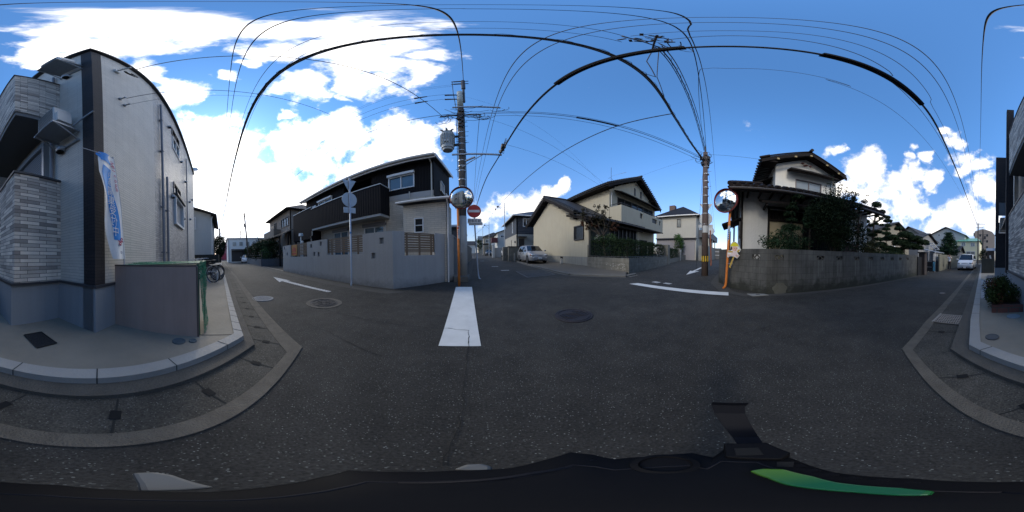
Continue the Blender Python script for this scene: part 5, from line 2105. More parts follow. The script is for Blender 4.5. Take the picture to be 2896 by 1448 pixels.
def car(label, cat, loc, rz, mat, st, wheels, wr, screen, side, lampz, lampy, W, grille, plate_z, name='car', group=None, plate_text=None, front_x=None):
    """st: stations (x, z_bottom, z_belt, z_top, half width at belt, half width at top), front = +x"""
    t = thing(name, label, cat, loc, group)
    t.rotation_euler = (0, 0, rz)
    ORG[t.name] = Vector((0, 0, 0))
    b = MB()
    rings = []
    for (x, zb, zl, zt, wl, wt) in st:
        zm = zb + (zl - zb) * .45
        half = [(wl * .86, zb), (wl * .985, zb + .06), (wl * 1.0, zm), (wl * .985, zl), (wt + (wl - wt) * .06, zt - (zt - zl) * .14), (wt * .80, zt), (0.0, zt + .012)]
        ring = [(x, y, z) for y, z in half] + [(x, -y, z) for y, z in half[-2::-1]]
        rings.append(ring)
    n = len(rings[0])
    for r in rings:
        b.v += [Vector(q) for q in r]
    for i in range(len(rings) - 1):
        for k in range(n):
            b.f.append((i * n + k, i * n + (k + 1) % n, (i + 1) * n + (k + 1) % n, (i + 1) * n + k))
    b.f.append(tuple(range(n))[::-1])
    b.f.append(tuple((len(rings) - 1) * n + k for k in range(n)))
    body = b.build('body', mat, t, smooth=True, auto=True)

    def wid(x, z):
        for i in range(len(st) - 1):
            if st[i][0] >= x >= st[i + 1][0]:
                f = (st[i][0] - x) / (st[i][0] - st[i + 1][0])
                s = [st[i][j] + (st[i + 1][j] - st[i][j]) * f for j in range(6)]
                g = min(1, max(0, (z - s[2]) / max(.01, (s[3] - s[2]) * .86)))
                return s[4] * .985 + (s[5] + (s[4] - s[5]) * .06 - s[4] * .985) * g
        return W / 2
    # windscreen
    (xa, za, ya), (xb, zb2, yb) = screen
    b = MB()
    k = 6
    for i in range(k):
        y0, y1 = -1 + 2 * i / k, -1 + 2 * (i + 1) / k
        bow = lambda y: .05 * (1 - y * y)
        b.quad((xa + bow(y0) + .012, y0 * ya, za + .03), (xa + bow(y1) + .012, y1 * ya, za + .03), (xb + bow(y1) + .012, y1 * yb, zb2 + .014), (xb + bow(y0) + .012, y0 * yb, zb2 + .014))
    b.build('windscreen', CARGLASS, t, smooth=True)
    # side windows, one pane per pair of x values
    for s in (-1, 1):
        for (x0, x1, zb0, zb1, zt0, zt1) in side:
            b = MB()
            P = []
            for (x, z) in ((x0, zb0), (x1, zb1), (x1, zt1), (x0, zt0)):
                P.append((x, s * (wid(x, z) + .012), z))
            b.poly(P if s > 0 else P[::-1])
            b.build('side_window', CARGLASS, t)
    for s in (-1, 1):
        for wx in wheels:
            c = Vector((wx, s * (W / 2 - .10), wr))
            b = MB()
            b.lathe(c - Vector((0, s * .10, 0)), (0, s, 0), [(wr * .6, 0), (wr * .96, .0), (wr, .03), (wr, .17), (wr * .95, .205), (wr * .66, .207), (wr * .62, .18)], 24)
            wh = b.build('wheel', TYRE, t, smooth=True, auto=True)
            b = MB()
            b.lathe(c - Vector((0, s * .10, 0)), (0, s, 0), [(wr * .64, .15), (wr * .64, .20), (wr * .56, .195), (wr * .2, .17), (.001, .19)], 20)
            for q in range(6):
                a = q * math.pi / 3
                b.obox(c + Vector((math.cos(a) * wr * .34, s * .09, math.sin(a) * wr * .34)), wr * .5, .02, .05, 0, 0, -a)
            b.build('rim', RIMM, wh)
            b = MB()
            b.torus(c + Vector((0, s * .085, .0)), (0, 1, 0), wr * 1.08, .035, 20, 6, 0, math.pi * 1.0) if False else b.lathe(c - Vector((0, s * .06, -.0)), (0, s, 0), [(wr * 1.16, 0), (wr * 1.16, .158), (wr * 1.02, .158)], 24)
            b.build('wheel_arch', BLACK, t)
    fx = front_x if front_x else st[0][0]
    for s in (-1, 1):
        b = MB()
        b.ball((fx - .14, s * lampy, lampz), .15, .20, .085, 14, 8)
        lp = b.build('headlight', LAMPG, t, smooth=True)
        b = MB()
        b.ball((fx - .27, s * (lampy + .16), lampz), .12, .07, .075, 10, 6)
        b.build('indicator', AMBER, lp, smooth=True)
        b = MB()
        b.ball((screen[0][0] + .02, s * (W / 2 + .10), screen[0][1] + .06), .06, .11, .08, 10, 8)
        b.box(screen[0][0] - .01, screen[0][0] + .04, s * (W / 2 - .03), s * (W / 2 + .05), screen[0][1], screen[0][1] + .05)
        b.build('wing_mirror', mat, t, smooth=True)
        b = MB()
        b.ball((fx - .02, s * lampy * .98, plate_z + .02), .07, .09, .05, 10, 6)
        b.build('fog_lamp', LAMPG, t, smooth=True)
    for (gy, g0, g1, gx, gm) in grille:
        b = MB()
        b.ext([(gx - .25, -gy, g0), (gx, -gy * .9, g0), (gx + .02, 0, g0), (gx, gy * .9, g0), (gx - .25, gy, g0)], (0, 0, g1 - g0))
        b.build('grille', gm, t)
    b = MB()
    b.box(fx + .0, fx + .05, -.165, .165, plate_z - .08, plate_z + .08)
    pl = b.build('number_plate', flat('plate_white', (.62, .62, .60), .5), t)
    if plate_text:
        text_mb(plate_text, .10, (fx + .052, -.15, plate_z - .055), (0, 1, 0), (0, 0, 1), 0, xs=.95).build('lettering', flat('plate_green', (.02, .10, .05), .5), pl)
    for s in (-1, 1):                        # wiper and door line details
        b = MB()
        b.tube([(screen[0][0] + .02, s * .1 + .1, screen[0][1] + .05), (screen[0][0] - .22, s * .35 + .2, screen[0][1] + .24)], .012, 5)
        b.build('wiper', BLACK, t)
    b = MB()
    for s in (-1, 1):
        for x in (side[0][1], side[1][1] if len(side) > 1 else -.5):
            b.box(x - .008, x + .008, s * (W / 2 - .006), s * (W / 2 + .004), .30, side[0][2])
        for x in (side[0][1] + .14, (side[1][1] if len(side) > 1 else -.8) + .14):
            b.box(x - .08, x + .08, s * (W / 2 - .01), s * (W / 2 + .018), side[0][2] - .10, side[0][2] - .065)
    b.build('door_trim', DARKM, t)
    return t


SILVER = paint('silver_paint', (.235, .24, .255), .15, .35)
PEARL = paint('pearl_white_paint', (.56, .57, .58), .05, .3)
DARKP = paint('dark_blue_paint', (.03, .035, .045), .3, .3)
mini = [(2.37, .28, .46, .58, .52, .45), (2.28, .20, .56, .70, .74, .62), (2.05, .18, .66, .81, .85, .72), (1.55, .18, .80, .95, .88, .74), (1.20, .18, .90, 1.04, .885, .74),
        (.95, .18, .93, 1.20, .885, .72), (.40, .18, .95, 1.53, .885, .67), (-.2, .18, .95, 1.625, .885, .66), (-1.3, .18, .97, 1.63, .885, .66), (-1.95, .19, 1.0, 1.57, .87, .65), (-2.25, .22, 1.0, 1.28, .85, .66), (-2.36, .28, .85, .98, .78, .6), (-2.39, .36, .6, .7, .6, .5)]
mini_side = [(.92, .18, .97, .98, 1.06, 1.47), (.12, -.80, .98, .99, 1.47, 1.53), (-.86, -1.62, .99, 1.00, 1.53, 1.50)]
cv = car('silver minivan parked nose out on the concrete pad beside the cream house', 'car', (5.12, 15.25, .24), R(-90), SILVER, mini, (1.45, -1.38), .32,
         ((1.13, 1.04, .74), (.42, 1.53, .60)), mini_side, .70, .60, 1.77, [(.30, .60, .70, 2.30, DARKM), (.55, .22, .34, 2.36, BLACK)], .44, 'parked_car', None, '59-87', 2.36)
boxv = [(2.28, .30, .50, .62, .66, .6), (2.20, .22, .62, .80, .78, .70), (2.0, .20, .74, .93, .83, .76), (1.6, .20, .92, 1.06, .845, .76), (1.35, .20, .98, 1.14, .845, .76), (.72, .20, 1.0, 1.74, .845, .70), (.2, .2, 1.0, 1.81, .845, .69),
        (-1.6, .2, 1.0, 1.82, .845, .69), (-2.15, .22, 1.0, 1.76, .84, .68), (-2.27, .26, 1.0, 1.4, .83, .70), (-2.31, .34, .8, .9, .7, .6)]
box_side = [(1.12, .40, 1.04, 1.04, 1.24, 1.64), (.34, -.75, 1.04, 1.04, 1.66, 1.68), (-.82, -1.95, 1.04, 1.05, 1.68, 1.66)]
cw = car('white boxy van coming up the street towards the junction, beside the standing person', 'van', (2.55, -18.15, 0), R(90), PEARL, boxv, (1.42, -1.38), .31,
         ((1.36, 1.13, .74), (.74, 1.73, .63)), box_side, .79, .62, 1.69, [(.38, .70, .80, 2.22, ALU), (.60, .24, .38, 2.27, BLACK), (.62, .47, .53, 2.26, BLACK)], .34, 'white_van', None, '32-10' if False else None, 2.27)
cw.scale = (.96, .96, .92)

# ================================================================== cream house, hedge and walls on the north-east corner
KT = RIBS('grey_kawara_tiles', (.042, .042, .046), .27, 'X', .6, .22, .6, .9, .05, .2)
KTB = RIBS('dark_kawara_tiles', (.030, .029, .031), .27, 'Y', .6, .22, .6, .9, .05, .2)
kh = thing('cream_house', 'cream rendered house with grey tiled roofs, low gable wing and long balcony', 'house', (10, 10, .1))
GL = [(8.95, 3.75), (15.3, 6.75), (20.3, 4.55)]
b = MB()
FG = Face((7.15, 20.3), (7.15, 8.95))          # west gable wall (outside towards -x)
FG.n = Vector((-1, 0, 0))
Yh = lambda y: 20.3 - y
FG.wall(b, .85, 3.40, [(Yh(10.68), Yh(9.45), 2.12, 3.22)], .15)
b.ext([(7.15, 8.95, 3.40), (7.15, 8.95, 3.62), (7.15, 15.3, 6.70), (7.15, 20.3, 4.55), (7.15, 20.3, 3.40)], (.15, 0, 0))
b.box(7.301, 13.6, 9.0, 9.14, .85, 3.50)
b.box(7.301, 9.9, 20.15, 20.3, .85, 4.4)
b.build('gable_wall', CREAM, kh)
b = MB()
b.box(7.10, 7.32, 8.90, 20.35, .0, .848)
b.box(7.321, 13.6, 8.92, 9.15, .0, .848)
b.build('foundation', M('pale_foundation', (.23, .225, .20), .9, .15, 2, .3, streak=.2), kh)
b = MB()
b.box(7.085, 7.099, 12.45, 12.9, .62, .80)
b.build('floor_vent', HOLE, kh)
o = FG.window(kh, Yh(10.68), Yh(9.45), 2.12, 3.22, DARKM, GLASS, .06, 0, .10)
b = MB()
for k in range(9):
    a = Yh(10.62) + k * 1.10 / 8
    FG.blk(b, a - .012, a + .012, .06, .085, 2.16, 3.18)
b.build('lattice', flat('grey_lattice', (.05, .05, .05), .6), o)
b = MB()
slab(b, [(6.5, 15.3, 7.07), (9.93, 15.3, 7.07), (9.93, 21.7, 4.85), (6.5, 21.7, 4.85)], .10)
slab(b, [(6.5, 9.9, 4.30), (9.93, 9.9, 4.30), (9.93, 15.29, 7.07), (6.5, 15.29, 7.07)], .10)
slab(b, [(6.75, 8.2, 3.62), (13.4, 8.2, 3.62), (13.4, 11.4, 4.42), (6.75, 11.4, 4.42)], .09)
rf = b.build('low_roof', KT, kh)
b = MB()
b.tube([(6.45, 15.3, 7.10), (9.93, 15.3, 7.10)], .13, 8)
for (ya, za, yb, zb_) in ((9.85, 4.32, 15.25, 7.1), (15.35, 7.1, 21.75, 4.87)):
    for k in range(26):
        f = k / 25
        y, z = ya + (yb - ya) * f, za + (zb_ - za) * f
        b.tube([(6.44, y, z), (6.85, y, z)], .075, 7)
for k in range(24):
    x = 6.85 + k * .275
    b.tube([(x, 8.14, 3.60), (x, 8.7, 3.74)], .06, 7)
b.build('ridge_tile', flat('kawara_ridge', (.038, .038, .042), .6, 0, .2), rf)
b = MB()
for (ya, za, yb, zb_) in ((9.9, 4.18, 15.3, 6.95), (15.3, 6.95, 21.7, 4.73)):
    b.ext([(6.52, ya, za), (6.52, yb, zb_), (6.52, yb, zb_ - .26), (6.52, ya, za - .26)], (.05, 0, 0))
    for f in (.12, .45, .8):
        y, z = ya + (yb - ya) * f, za + (zb_ - za) * f
        b.box(6.6, 7.14, y - .07, y + .07, z - .38, z - .22)
b.box(6.57, 7.14, 15.2, 15.4, 6.5, 6.72)
b.ext([(6.80, 8.25, 3.50), (6.80, 11.4, 4.30), (6.80, 11.4, 4.12), (6.80, 8.25, 3.32)], (.05, 0, 0))
for y in (8.4, 9.2, 10.4):
    b.box(6.86, 7.14, y - .06, y + .06, 3.20 + (y - 8.2) * .25, 3.34 + (y - 8.2) * .25)
b.tube([(6.6, 8.55, 3.25), (13.4, 8.55, 3.25)], .09, 8)
b.build('barge_board', DARKWOOD, rf)
b = MB()
b.tube([(6.75, 8.15, 3.52), (13.4, 8.15, 3.52)], .05, 8)
pipe(b, [(7.7, 8.16, 3.48), (7.5, 8.5, 3.3), (7.25, 8.92, 3.1), (7.25, 8.92, .2)], .035)
pipe(b, [(12.95, 8.95, 3.5), (12.95, 8.95, .2)], .04)
b.build('eaves_gutter', flat('brown_gutter', (.06, .05, .045), .5), kh)
# lane-side wall: shutters and glazing
FDs = Face((7.15, 8.93), (13.6, 8.93))
b = MB()
FDs.blk(b, .17, 2.09, .0, .08, .95, 3.36)
b.build('shutter', RIBS('dark_green_shutter', (.030, .036, .028), .07, 'Z', .6, .15, .4), kh)
FDs.window(kh, 2.1, 4.2, .95, 3.36, DARKM, DIMGLASS, .07, 3, .06)
FDs.window(kh, 4.21, 5.74, .95, 3.36, DARKM, DIMGLASS, .07, 2, .06)
b = MB()
FDs.blk(b, .0, .16, .0, .04, .86, 3.4)
FDs.blk(b, 5.75, 5.95, .0, .06, .86, 3.5)
b.build('corner_post', M('pale_wood', (.24, .20, .14), .8, .2, 5), kh)
# tall house: gable facing the lane
b = MB()
FT = Face((9.9, 9.6), (17.9, 9.6))
FT.wall(b, 3.6, 6.55, [(1.0, 7.5, 4.9, 6.35)], .15)
b.ext([(9.9, 9.6, 6.55), (17.9, 9.6, 6.55), (17.9, 9.6, 6.75), (13.7, 9.6, 8.95), (9.9, 9.6, 6.95)], (0, .15, 0))
b.box(9.9, 10.05, 9.751, 18, 3.2, 7.0)
b.box(17.75, 17.9, 9.751, 18, .1, 6.9)
b.box(10.051, 17.749, 17.85, 18, .1, 7.0)
b.box(13.6, 17.74, 9.6, 9.74, .1, 3.598)
b.build('upper_wall', CREAM, kh)
b = MB()
slab(b, [(9.10, 8.9, 7.06), (13.7, 8.9, 9.42), (13.7, 18.4, 9.42), (9.10, 18.4, 7.06)], .12)
slab(b, [(13.701, 8.9, 9.42), (18.3, 8.9, 6.72), (18.3, 18.4, 6.72), (13.701, 18.4, 9.42)], .12)
rf = b.build('upper_roof', KTB, kh)
b = MB()
b.tube([(13.7, 8.84, 9.46), (13.7, 18.4, 9.46)], .13, 8)
for (xa, za, xb, zb_) in ((9.15, 7.10, 13.65, 9.44), (13.75, 9.44, 18.25, 6.76)):
    for k in range(20):
        f = k / 19
        b.tube([(xa + (xb - xa) * f, 8.84, za + (zb_ - za) * f), (xa + (xb - xa) * f, 9.3, za + (zb_ - za) * f)], .065, 7)
for k in range(34):
    y = 9.0 + k * .275
    b.tube([(9.03, y, 7.06), (9.6, y, 7.35)], .06, 7)
b.build('ridge_tile', flat('kawara_ridge', (.038, .038, .042), .6, 0, .2), rf)
b = MB()
for (xa, za, xb, zb_) in ((9.15, 6.92, 13.7, 9.28), (13.7, 9.28, 18.25, 6.58)):
    b.ext([(xa, 8.92, za), (xb, 8.92, zb_), (xb, 8.92, zb_ - .24), (xa, 8.92, za - .24)], (0, .05, 0))
    for f in (.1, .35, .6, .85):
        x, z = xa + (xb - xa) * f, za + (zb_ - za) * f
        b.box(x - .07, x + .07, 9.0, 9.59, z - .36, z - .22)
b.box(9.15, 9.9, 9.0, 18, 6.80, 6.86)
b.build('barge_board', DARKWOOD, rf)
b = MB()
b.box(13.45, 13.68, 9.56, 9.599, 7.25, 8.12)
b.box(14.55, 14.78, 9.56, 9.599, 7.25, 8.05)
b.build('slit_window', DARKM, kh)
b = MB()
b.ext([(13.5, 9.57, 8.52), (14.1, 9.57, 8.52), (13.8, 9.57, 8.68)], (0, .028, 0))
b.build('gable_ornament', flat('brown_ornament', (.12, .07, .05), .7), kh)
b = MB()
slab(b, [(10.5, 8.75, 6.62), (17.6, 8.75, 6.62), (17.6, 9.59, 6.95), (10.5, 9.59, 6.95)], .10)
b.build('window_awning', DARKWOOD, kh)
for k in range(3):
    FT.window(kh, 1.0 + k * 2.16, 3.1 + k * 2.16, 4.9, 6.35, DARKM, (DIMGLASS, GLASS, DIMGLASS)[k], .06, 1, .03)
b = MB()
FBa = Face((9.93, 8.3), (17.5, 8.3))
FBa.wall(b, 3.62, 5.12, [(2.7, 3.15, 4.45, 4.95), (5.0, 6.1, 4.40, 4.90), (6.6, 7.0, 4.40, 4.88)], .12)
b.box(9.93, 10.05, 8.421, 9.59, 3.62, 5.12)
b.box(17.38, 17.5, 8.421, 9.59, 3.62, 5.12)
b.box(10.051, 17.379, 8.422, 9.59, 3.62, 3.74)
bw = b.build('balcony_wall', CREAM, kh)
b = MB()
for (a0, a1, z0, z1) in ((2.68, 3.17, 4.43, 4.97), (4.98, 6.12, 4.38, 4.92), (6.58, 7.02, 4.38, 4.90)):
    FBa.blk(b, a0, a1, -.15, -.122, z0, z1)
b.build('opening_shade', DARKM, bw)  # dark sheets added behind the holes paint the shade inside them
b = MB()
b.tube([(9.95, 8.36, 5.30), (17.45, 8.36, 5.26)], .028, 6)
b.tube([(9.95, 8.36, 5.30), (9.95, 9.55, 5.30)], .028, 6)
for k in range(12):
    b.tube([(9.96 + k * .68, 8.36, 5.12), (9.96 + k * .68, 8.36, 5.30)], .018, 5)
b.build('rail', DARKM, bw)
b = MB()
b.box(9.9, 17.55, 8.26, 8.30, 3.50, 3.61)
b.box(9.9, 17.55, 8.301, 9.58, 3.54, 3.61)
b.build('fascia', DARKWOOD, bw)
b = MB()
pipe(b, [(10.1, 9.55, 6.6), (10.1, 9.55, 5.2)], .03)
b.torus((10.06, 9.5, 6.4), (1, 0, 0), .09, .012, 12, 5)
b.build('downpipe', WHITEP, kh)
FT2 = Face((13.6, 9.53), (17.74, 9.53))
FT2.window(kh, .5, 2.4, .8, 2.6, DARKM, DIMGLASS, .06, 1, .03)
FT2.window(kh, 2.8, 3.9, .3, 2.5, DARKM, DIMGLASS, .06, 0, .03)
t = thing('roof_antenna', 'thin antenna mast on the ridge of the tall cream house', 'antenna', (12.6, 12.0, 8.9))
b = MB()
pipe(b, [(12.6, 12.0, 8.7), (12.6, 12.0, 11.2)], .02, 6)
for k in range(3):
    pipe(b, [(12.6, 12, 9.7 + k * .14), (12.6 + .3 * math.cos(k * 2.1), 12 + .3 * math.sin(k * 2.1), 9.6 + k * .14)], .016, 5)
    pipe(b, [(12.6, 12, 9.3), (12.6 + .35 * math.cos(k * 2.1 + .5), 12 + .35 * math.sin(k * 2.1 + .5), 8.75)], .012, 5)
b.build('mast', DARKM, t)
b = MB()
pipe(b, [(12.62, 12.0, 10.0), (15.2, 12.0, 11.6)], .010, 5)
for k in range(7):
    pipe(b, [(14.2 + k * .15, 11.9, 10.97 + k * .093), (14.2 + k * .15, 12.1, 11.05 + k * .093)], .008, 4)
b.build('aerial_rod', ALU, t)

# concrete pad and its stepped edge
b = MB()
PADC = M('brown_concrete', (.105, .092, .075), .9, .25, 1.6, .35)
pts = [(6.1, 4.8, .10), (4.3, 6.8, .12), (4.05, 16.5, .20), (4.05, 19, .24), (7.1, 19, .30), (7.1, 9.0, .22), (7.02, 5.42, .14)]
b.poly(pts)
struct(b, 'parking_pad', PADC)
b = MB()
for (p, q) in (((7.0, 4.9), (6.1, 4.8)), ((6.1, 4.8), (4.3, 6.8)), ((4.3, 6.8), (4.05, 16.5))):
    d = (Vector(q) - Vector(p)).normalized()
    n_ = Vector((-d.y, d.x))
    if n_.dot(Vector((5.6, 8)) - Vector(p)) > 0:
        n_ = -n_
    zp, zq = zg(p[1]), zg(q[1])
    A0 = (p[0], p[1], zp + .10)
    b.quad((p[0], p[1], zp + .10), (q[0], q[1], zq + .10), (q[0] + n_.x * .10, q[1] + n_.y * .10, zq + .055), (p[0] + n_.x * .10, p[1] + n_.y * .10, zp + .055))
    b.quad((p[0] + n_.x * .10, p[1] + n_.y * .10, zp + .055), (q[0] + n_.x * .10, q[1] + n_.y * .10, zq + .055), (q[0] + n_.x * .10, q[1] + n_.y * .10, zq), (p[0] + n_.x * .10, p[1] + n_.y * .10, zp))
    b.quad((p[0] + n_.x * .11, p[1] + n_.y * .11, zp + .006), (q[0] + n_.x * .11, q[1] + n_.y * .11, zq + .006), (q[0] + n_.x * .26, q[1] + n_.y * .26, zq + .006), (p[0] + n_.x * .26, p[1] + n_.y * .26, zp + .006))
struct(b, 'kerb', CONCD)
# low block wall with hedge
BLK = BRICK('weathered_concrete_block', (.155, .145, .12), (.13, .122, .10), (.085, .08, .07), .40, .20, .008, var=.32, bump=.5, nscale=3, streak=.2)
t = thing('block_wall', 'low weathered concrete block wall with white scuffs, under the clipped hedge', 'block wall', (7.1, 7.2, 0))
b = MB()
b.box(7.0, 7.14, 5.42, 8.88, 0, .86)
b.ext([(7.0, 5.28, 0), (15.0, 6.50, 0), (14.98, 6.64, 0), (7.0, 5.419, 0)], (0, 0, .86))
b.build('wall', BLK, t)
b = MB()
b.box(14.9, 15.4, 6.45, 6.95, 0, 2.02)
b.build('end_pillar', BLK, t)
b = MB()
sc = random.Random(12)
for k in range(34):
    y, z = sc.uniform(5.5, 7.0), sc.uniform(.15, .55)
    b.quad((6.996, y, z), (6.996, y + sc.uniform(.02, .10), z + sc.uniform(-.01, .01)), (6.996, y + sc.uniform(.02, .09), z + sc.uniform(.02, .05)), (6.996, y, z + .03))
b.build('white_scuff', flat('scuff_white', (.34, .33, .30), .9), t)


def hedge(name, label, cat, p, q, z0, z1, wd, n, mat=None, size=.07, jag=.06, seed=1, group=None):
    rr = random.Random(seed)
    p, q = Vector((p[0], p[1], 0)), Vector((q[0], q[1], 0))
    d = (q - p).normalized()
    nr = Vector((-d.y, d.x, 0))
    L = (q - p).length
    t = thing(name, label, cat, (p.x, p.y, z0), group)
    b = MB()
    k = max(3, int(L / .6))
    for i in range(k):
        c = p.lerp(q, (i + .5) / k) + nr * wd * .5
        for j in range(2):
            e = c + nr * rr.uniform(-.25, .25) * wd
            limb(b, wob((e.x, e.y, z0 - .3), (e.x + rr.uniform(-.2, .2), e.y + rr.uniform(-.2, .2), z1 - .15), 3, .05, rr), .02, .006, 5)
    b.build('stem', BARK, t)
    b = MB()
    for i in range(n):
        f = rr.random()
        # more leaves near the outer faces
        u = rr.random()
        w_ = rr.choice((rr.uniform(0, .12), rr.uniform(.88, 1), rr.random()))
        h = rr.choice((1 - abs(rr.gauss(0, .05)), rr.random(), rr.random()))
        bulge = .5 + .5 * math.sin(f * L * 2.3) * math.sin(f * L * 5.1 + 1)
        c = p + d * (f * L) + nr * (w_ * wd + rr.gauss(0, jag)) + Vector((0, 0, z0 + (z1 - z0) * h * (.93 + .1 * bulge) + rr.gauss(0, jag)))
        dd = Vector((rr.gauss(0, 1), rr.gauss(0, 1), rr.gauss(0, .8) + .3)).normalized()
        s = Matrix.Rotation(rr.uniform(0, 6.28), 3, dd) @ dd.orthogonal().normalized()
        Ln = size * rr.uniform(.6, 1.4)
        b.add([c - dd * Ln * .5, c + s * Ln * .28, c + dd * Ln * .5, c - s * Ln * .28], [(0, 1, 2, 3)])
    b.build('foliage', mat or LEAF, t)
    return t


DL = leafmat('dark_hedge_leaves', (.008, .015, .007), (.028, .05, .018), 2.5)
hedge('hedge', 'dark clipped hedge above the low block wall by the parking pad', 'hedge', (7.2, 8.75), (7.2, 5.6), .84, 1.98, .85, 5200, DL, .075, .04, 31)
hedge('hedge', 'dark clipped hedge above the lane side of the low block wall', 'hedge', (7.3, 5.55), (14.7, 6.75), .84, 1.95, .9, 8500, DL, .080, .04, 32)
b = MB()
t = thing('garden_railing', 'thin metal railing along the top of the low block wall under the hedge', 'railing', (7.05, 7, .86))
b.tube([(7.07, 8.9, .93), (7.07, 5.40, .93), (14.8, 6.58, .93)], .022, 6)
for k in range(5):
    b.tube([(7.07, 8.85 - k * .85, .86), (7.07, 8.85 - k * .85, .93)], .018, 5)
b.tube([(7.07, 8.9, .86), (7.07, 8.9, 1.7)], .02, 6)
b.tube([(7.07, 8.65, .86), (7.07, 8.65, 1.7)], .02, 6)
b.build('rail', DARKM, t)

# small tree with brownish leaves in front of the cream house
t = thing('brown_leaved_tree', 'small tree with a forked trunk and sparse brown and green leaves above the hedge', 'tree', (7.55, 7.6, .3))
rr = random.Random(77)
b = MB()
limb(b, wob((7.55, 7.6, .2), (7.5, 7.85, 2.35), 5, .05, rr), .10, .075)
tips = []
for (x, y, z) in ((7.15, 8.15, 4.2), (6.55, 8.6, 3.9), (7.05, 8.1, 3.5), (7.6, 7.75, 4.1), (7.75, 7.45, 3.3), (8.0, 7.2, 3.0), (7.3, 8.3, 3.0), (6.8, 8.5, 2.9), (6.45, 8.7, 3.55), (7.4, 7.7, 3.7)):
    limb(b, wob((7.5, 7.82, 2.1 + rr.uniform(-.3, .25)), (x, y, z), 4, .10, rr), .045, .012, 6)
    tips.append((x, y, z))
b.build('trunk', BARK, t)
b = MB()
for (x, y, z) in tips[:6] + [tips[8], tips[9]]:
    leaves(b, (x, y, z), (.26, .26, .30), 110, .105, 5, rr=rr, aspect=.6)
    leaves(b, (x * .4 + 7.5 * .6, y * .4 + 7.8 * .6, z * .5 + 1.4), (.25, .25, .3), 40, .12, 3, rr=rr, aspect=.65)
b.build('foliage', leafmat('brown_green_leaves', (.014, .013, .008), (.05, .043, .024), 5), t)
b = MB()
for (x, y, z) in ((6.6, 8.65, 3.1), (6.75, 8.5, 2.85), (7.15, 8.2, 2.95), (7.95, 7.2, 3.0), (7.9, 7.3, 2.7)):
    leaves(b, (x, y, z), (.26, .26, .22), 120, .12, 4, rr=rr, aspect=.65)
b.build('red_foliage', leafmat('dry_brown_leaves', (.035, .016, .010), (.11, .05, .03), 5), t)
t = thing('flowering_shrub', 'loose green shrub with pale flowers poking above the clipped hedge', 'shrub', (8.0, 7.5, .8))
b = MB()
for k in range(7):
    limb(b, wob((8.0 + rr.uniform(-.6, .6), 7.5 + rr.uniform(-.5, .5), .8), (8.0 + rr.uniform(-.9, .9), 7.5 + rr.uniform(-.7, .7), 2.3), 3, .06, rr), .012, .005, 5)
b.build('stem', BARK, t)
b = MB()
leaves(b, (7.7, 7.7, 2.0), (.9, 1.0, .45), 900, .10, 14, rr=rr)
b.build('foliage', leafmat('mid_green_leaves', (.02, .04, .015), (.07, .11, .04), 4), t)
b = MB()
leaves(b, (7.5, 7.7, 2.15), (.6, .7, .22), 40, .09, 6, rr=rr, aspect=.9)
b.build('flower', flat('pale_flower', (.42, .36, .38), .7), t)

# white cat sitting at the foot of the foundation
t = thing('white_cat', 'white and grey cat sitting against the foundation of the cream house', 'cat', (6.72, 12.0, .2))
b = MB()


def skin(verts, edges, radii, sub=2, root=0):
    me = bpy.data.meshes.new('skin_tmp')
    me.from_pydata(verts, edges, [])
    ob = bpy.data.objects.new('skin_tmp', me)
    COL.objects.link(ob)
    md = ob.modifiers.new('skin', 'SKIN')
    md.use_smooth_shade = True
    for i, sv_ in enumerate(me.skin_vertices[0].data):
        r_ = radii[i]
        sv_.radius = (r_, r_) if not isinstance(r_, tuple) else r_
        sv_.use_root = (i == root)
    ss = ob.modifiers.new('sub', 'SUBSURF')
    ss.levels = sub
    ss.render_levels = sub
    dg = bpy.context.evaluated_depsgraph_get()
    m2 = bpy.data.meshes.new_from_object(ob.evaluated_get(dg))
    mb_ = MB()
    mb_.add([v.co.copy() for v in m2.vertices], [tuple(p.vertices) for p in m2.polygons])
    bpy.data.objects.remove(ob)
    bpy.data.meshes.remove(me)
    bpy.data.meshes.remove(m2)
    return mb_


cx, cy, cz = 6.72, 12.0, .22
V_ = [(cx + .05, cy + .08, cz + .09), (cx, cy + .02, cz + .17), (cx - .02, cy - .04, cz + .27), (cx - .04, cy - .07, cz + .33), (cx - .06, cy - .10, cz + .37), (cx - .10, cy - .13, cz + .36),
      (cx - .05, cy - .06, cz + .15), (cx - .06, cy - .08, cz + .02), (cx + .02, cy - .08, cz + .15), (cx + .02, cy - .10, cz + .02), (cx - .06, cy + .06, cz + .04), (cx - .10, cy - .02, cz + .02), (cx + .11, cy + .02, cz + .04),
      (cx + .10, cy + .16, cz + .04), (cx + .02, cy + .24, cz + .03), (cx - .08, cy + .22, cz + .03), (cx - .075, cy - .075, cz + .435), (cx - .025, cy - .105, cz + .435)]
E_ = [(0, 1), (1, 2), (2, 3), (3, 4), (4, 5), (2, 6), (6, 7), (2, 8), (8, 9), (0, 10), (10, 11), (0, 12), (0, 13), (13, 14), (14, 15), (4, 16), (4, 17)]
Rr = [.10, .09, .07, .045, .058, .03, .03, .022, .03, .022, .05, .025, .05, .03, .025, .015, .010, .010]
skin(V_, E_, Rr).build('body', M('white_grey_fur', (.42, .41, .38), .9, .35, 9, .3), t, smooth=True)

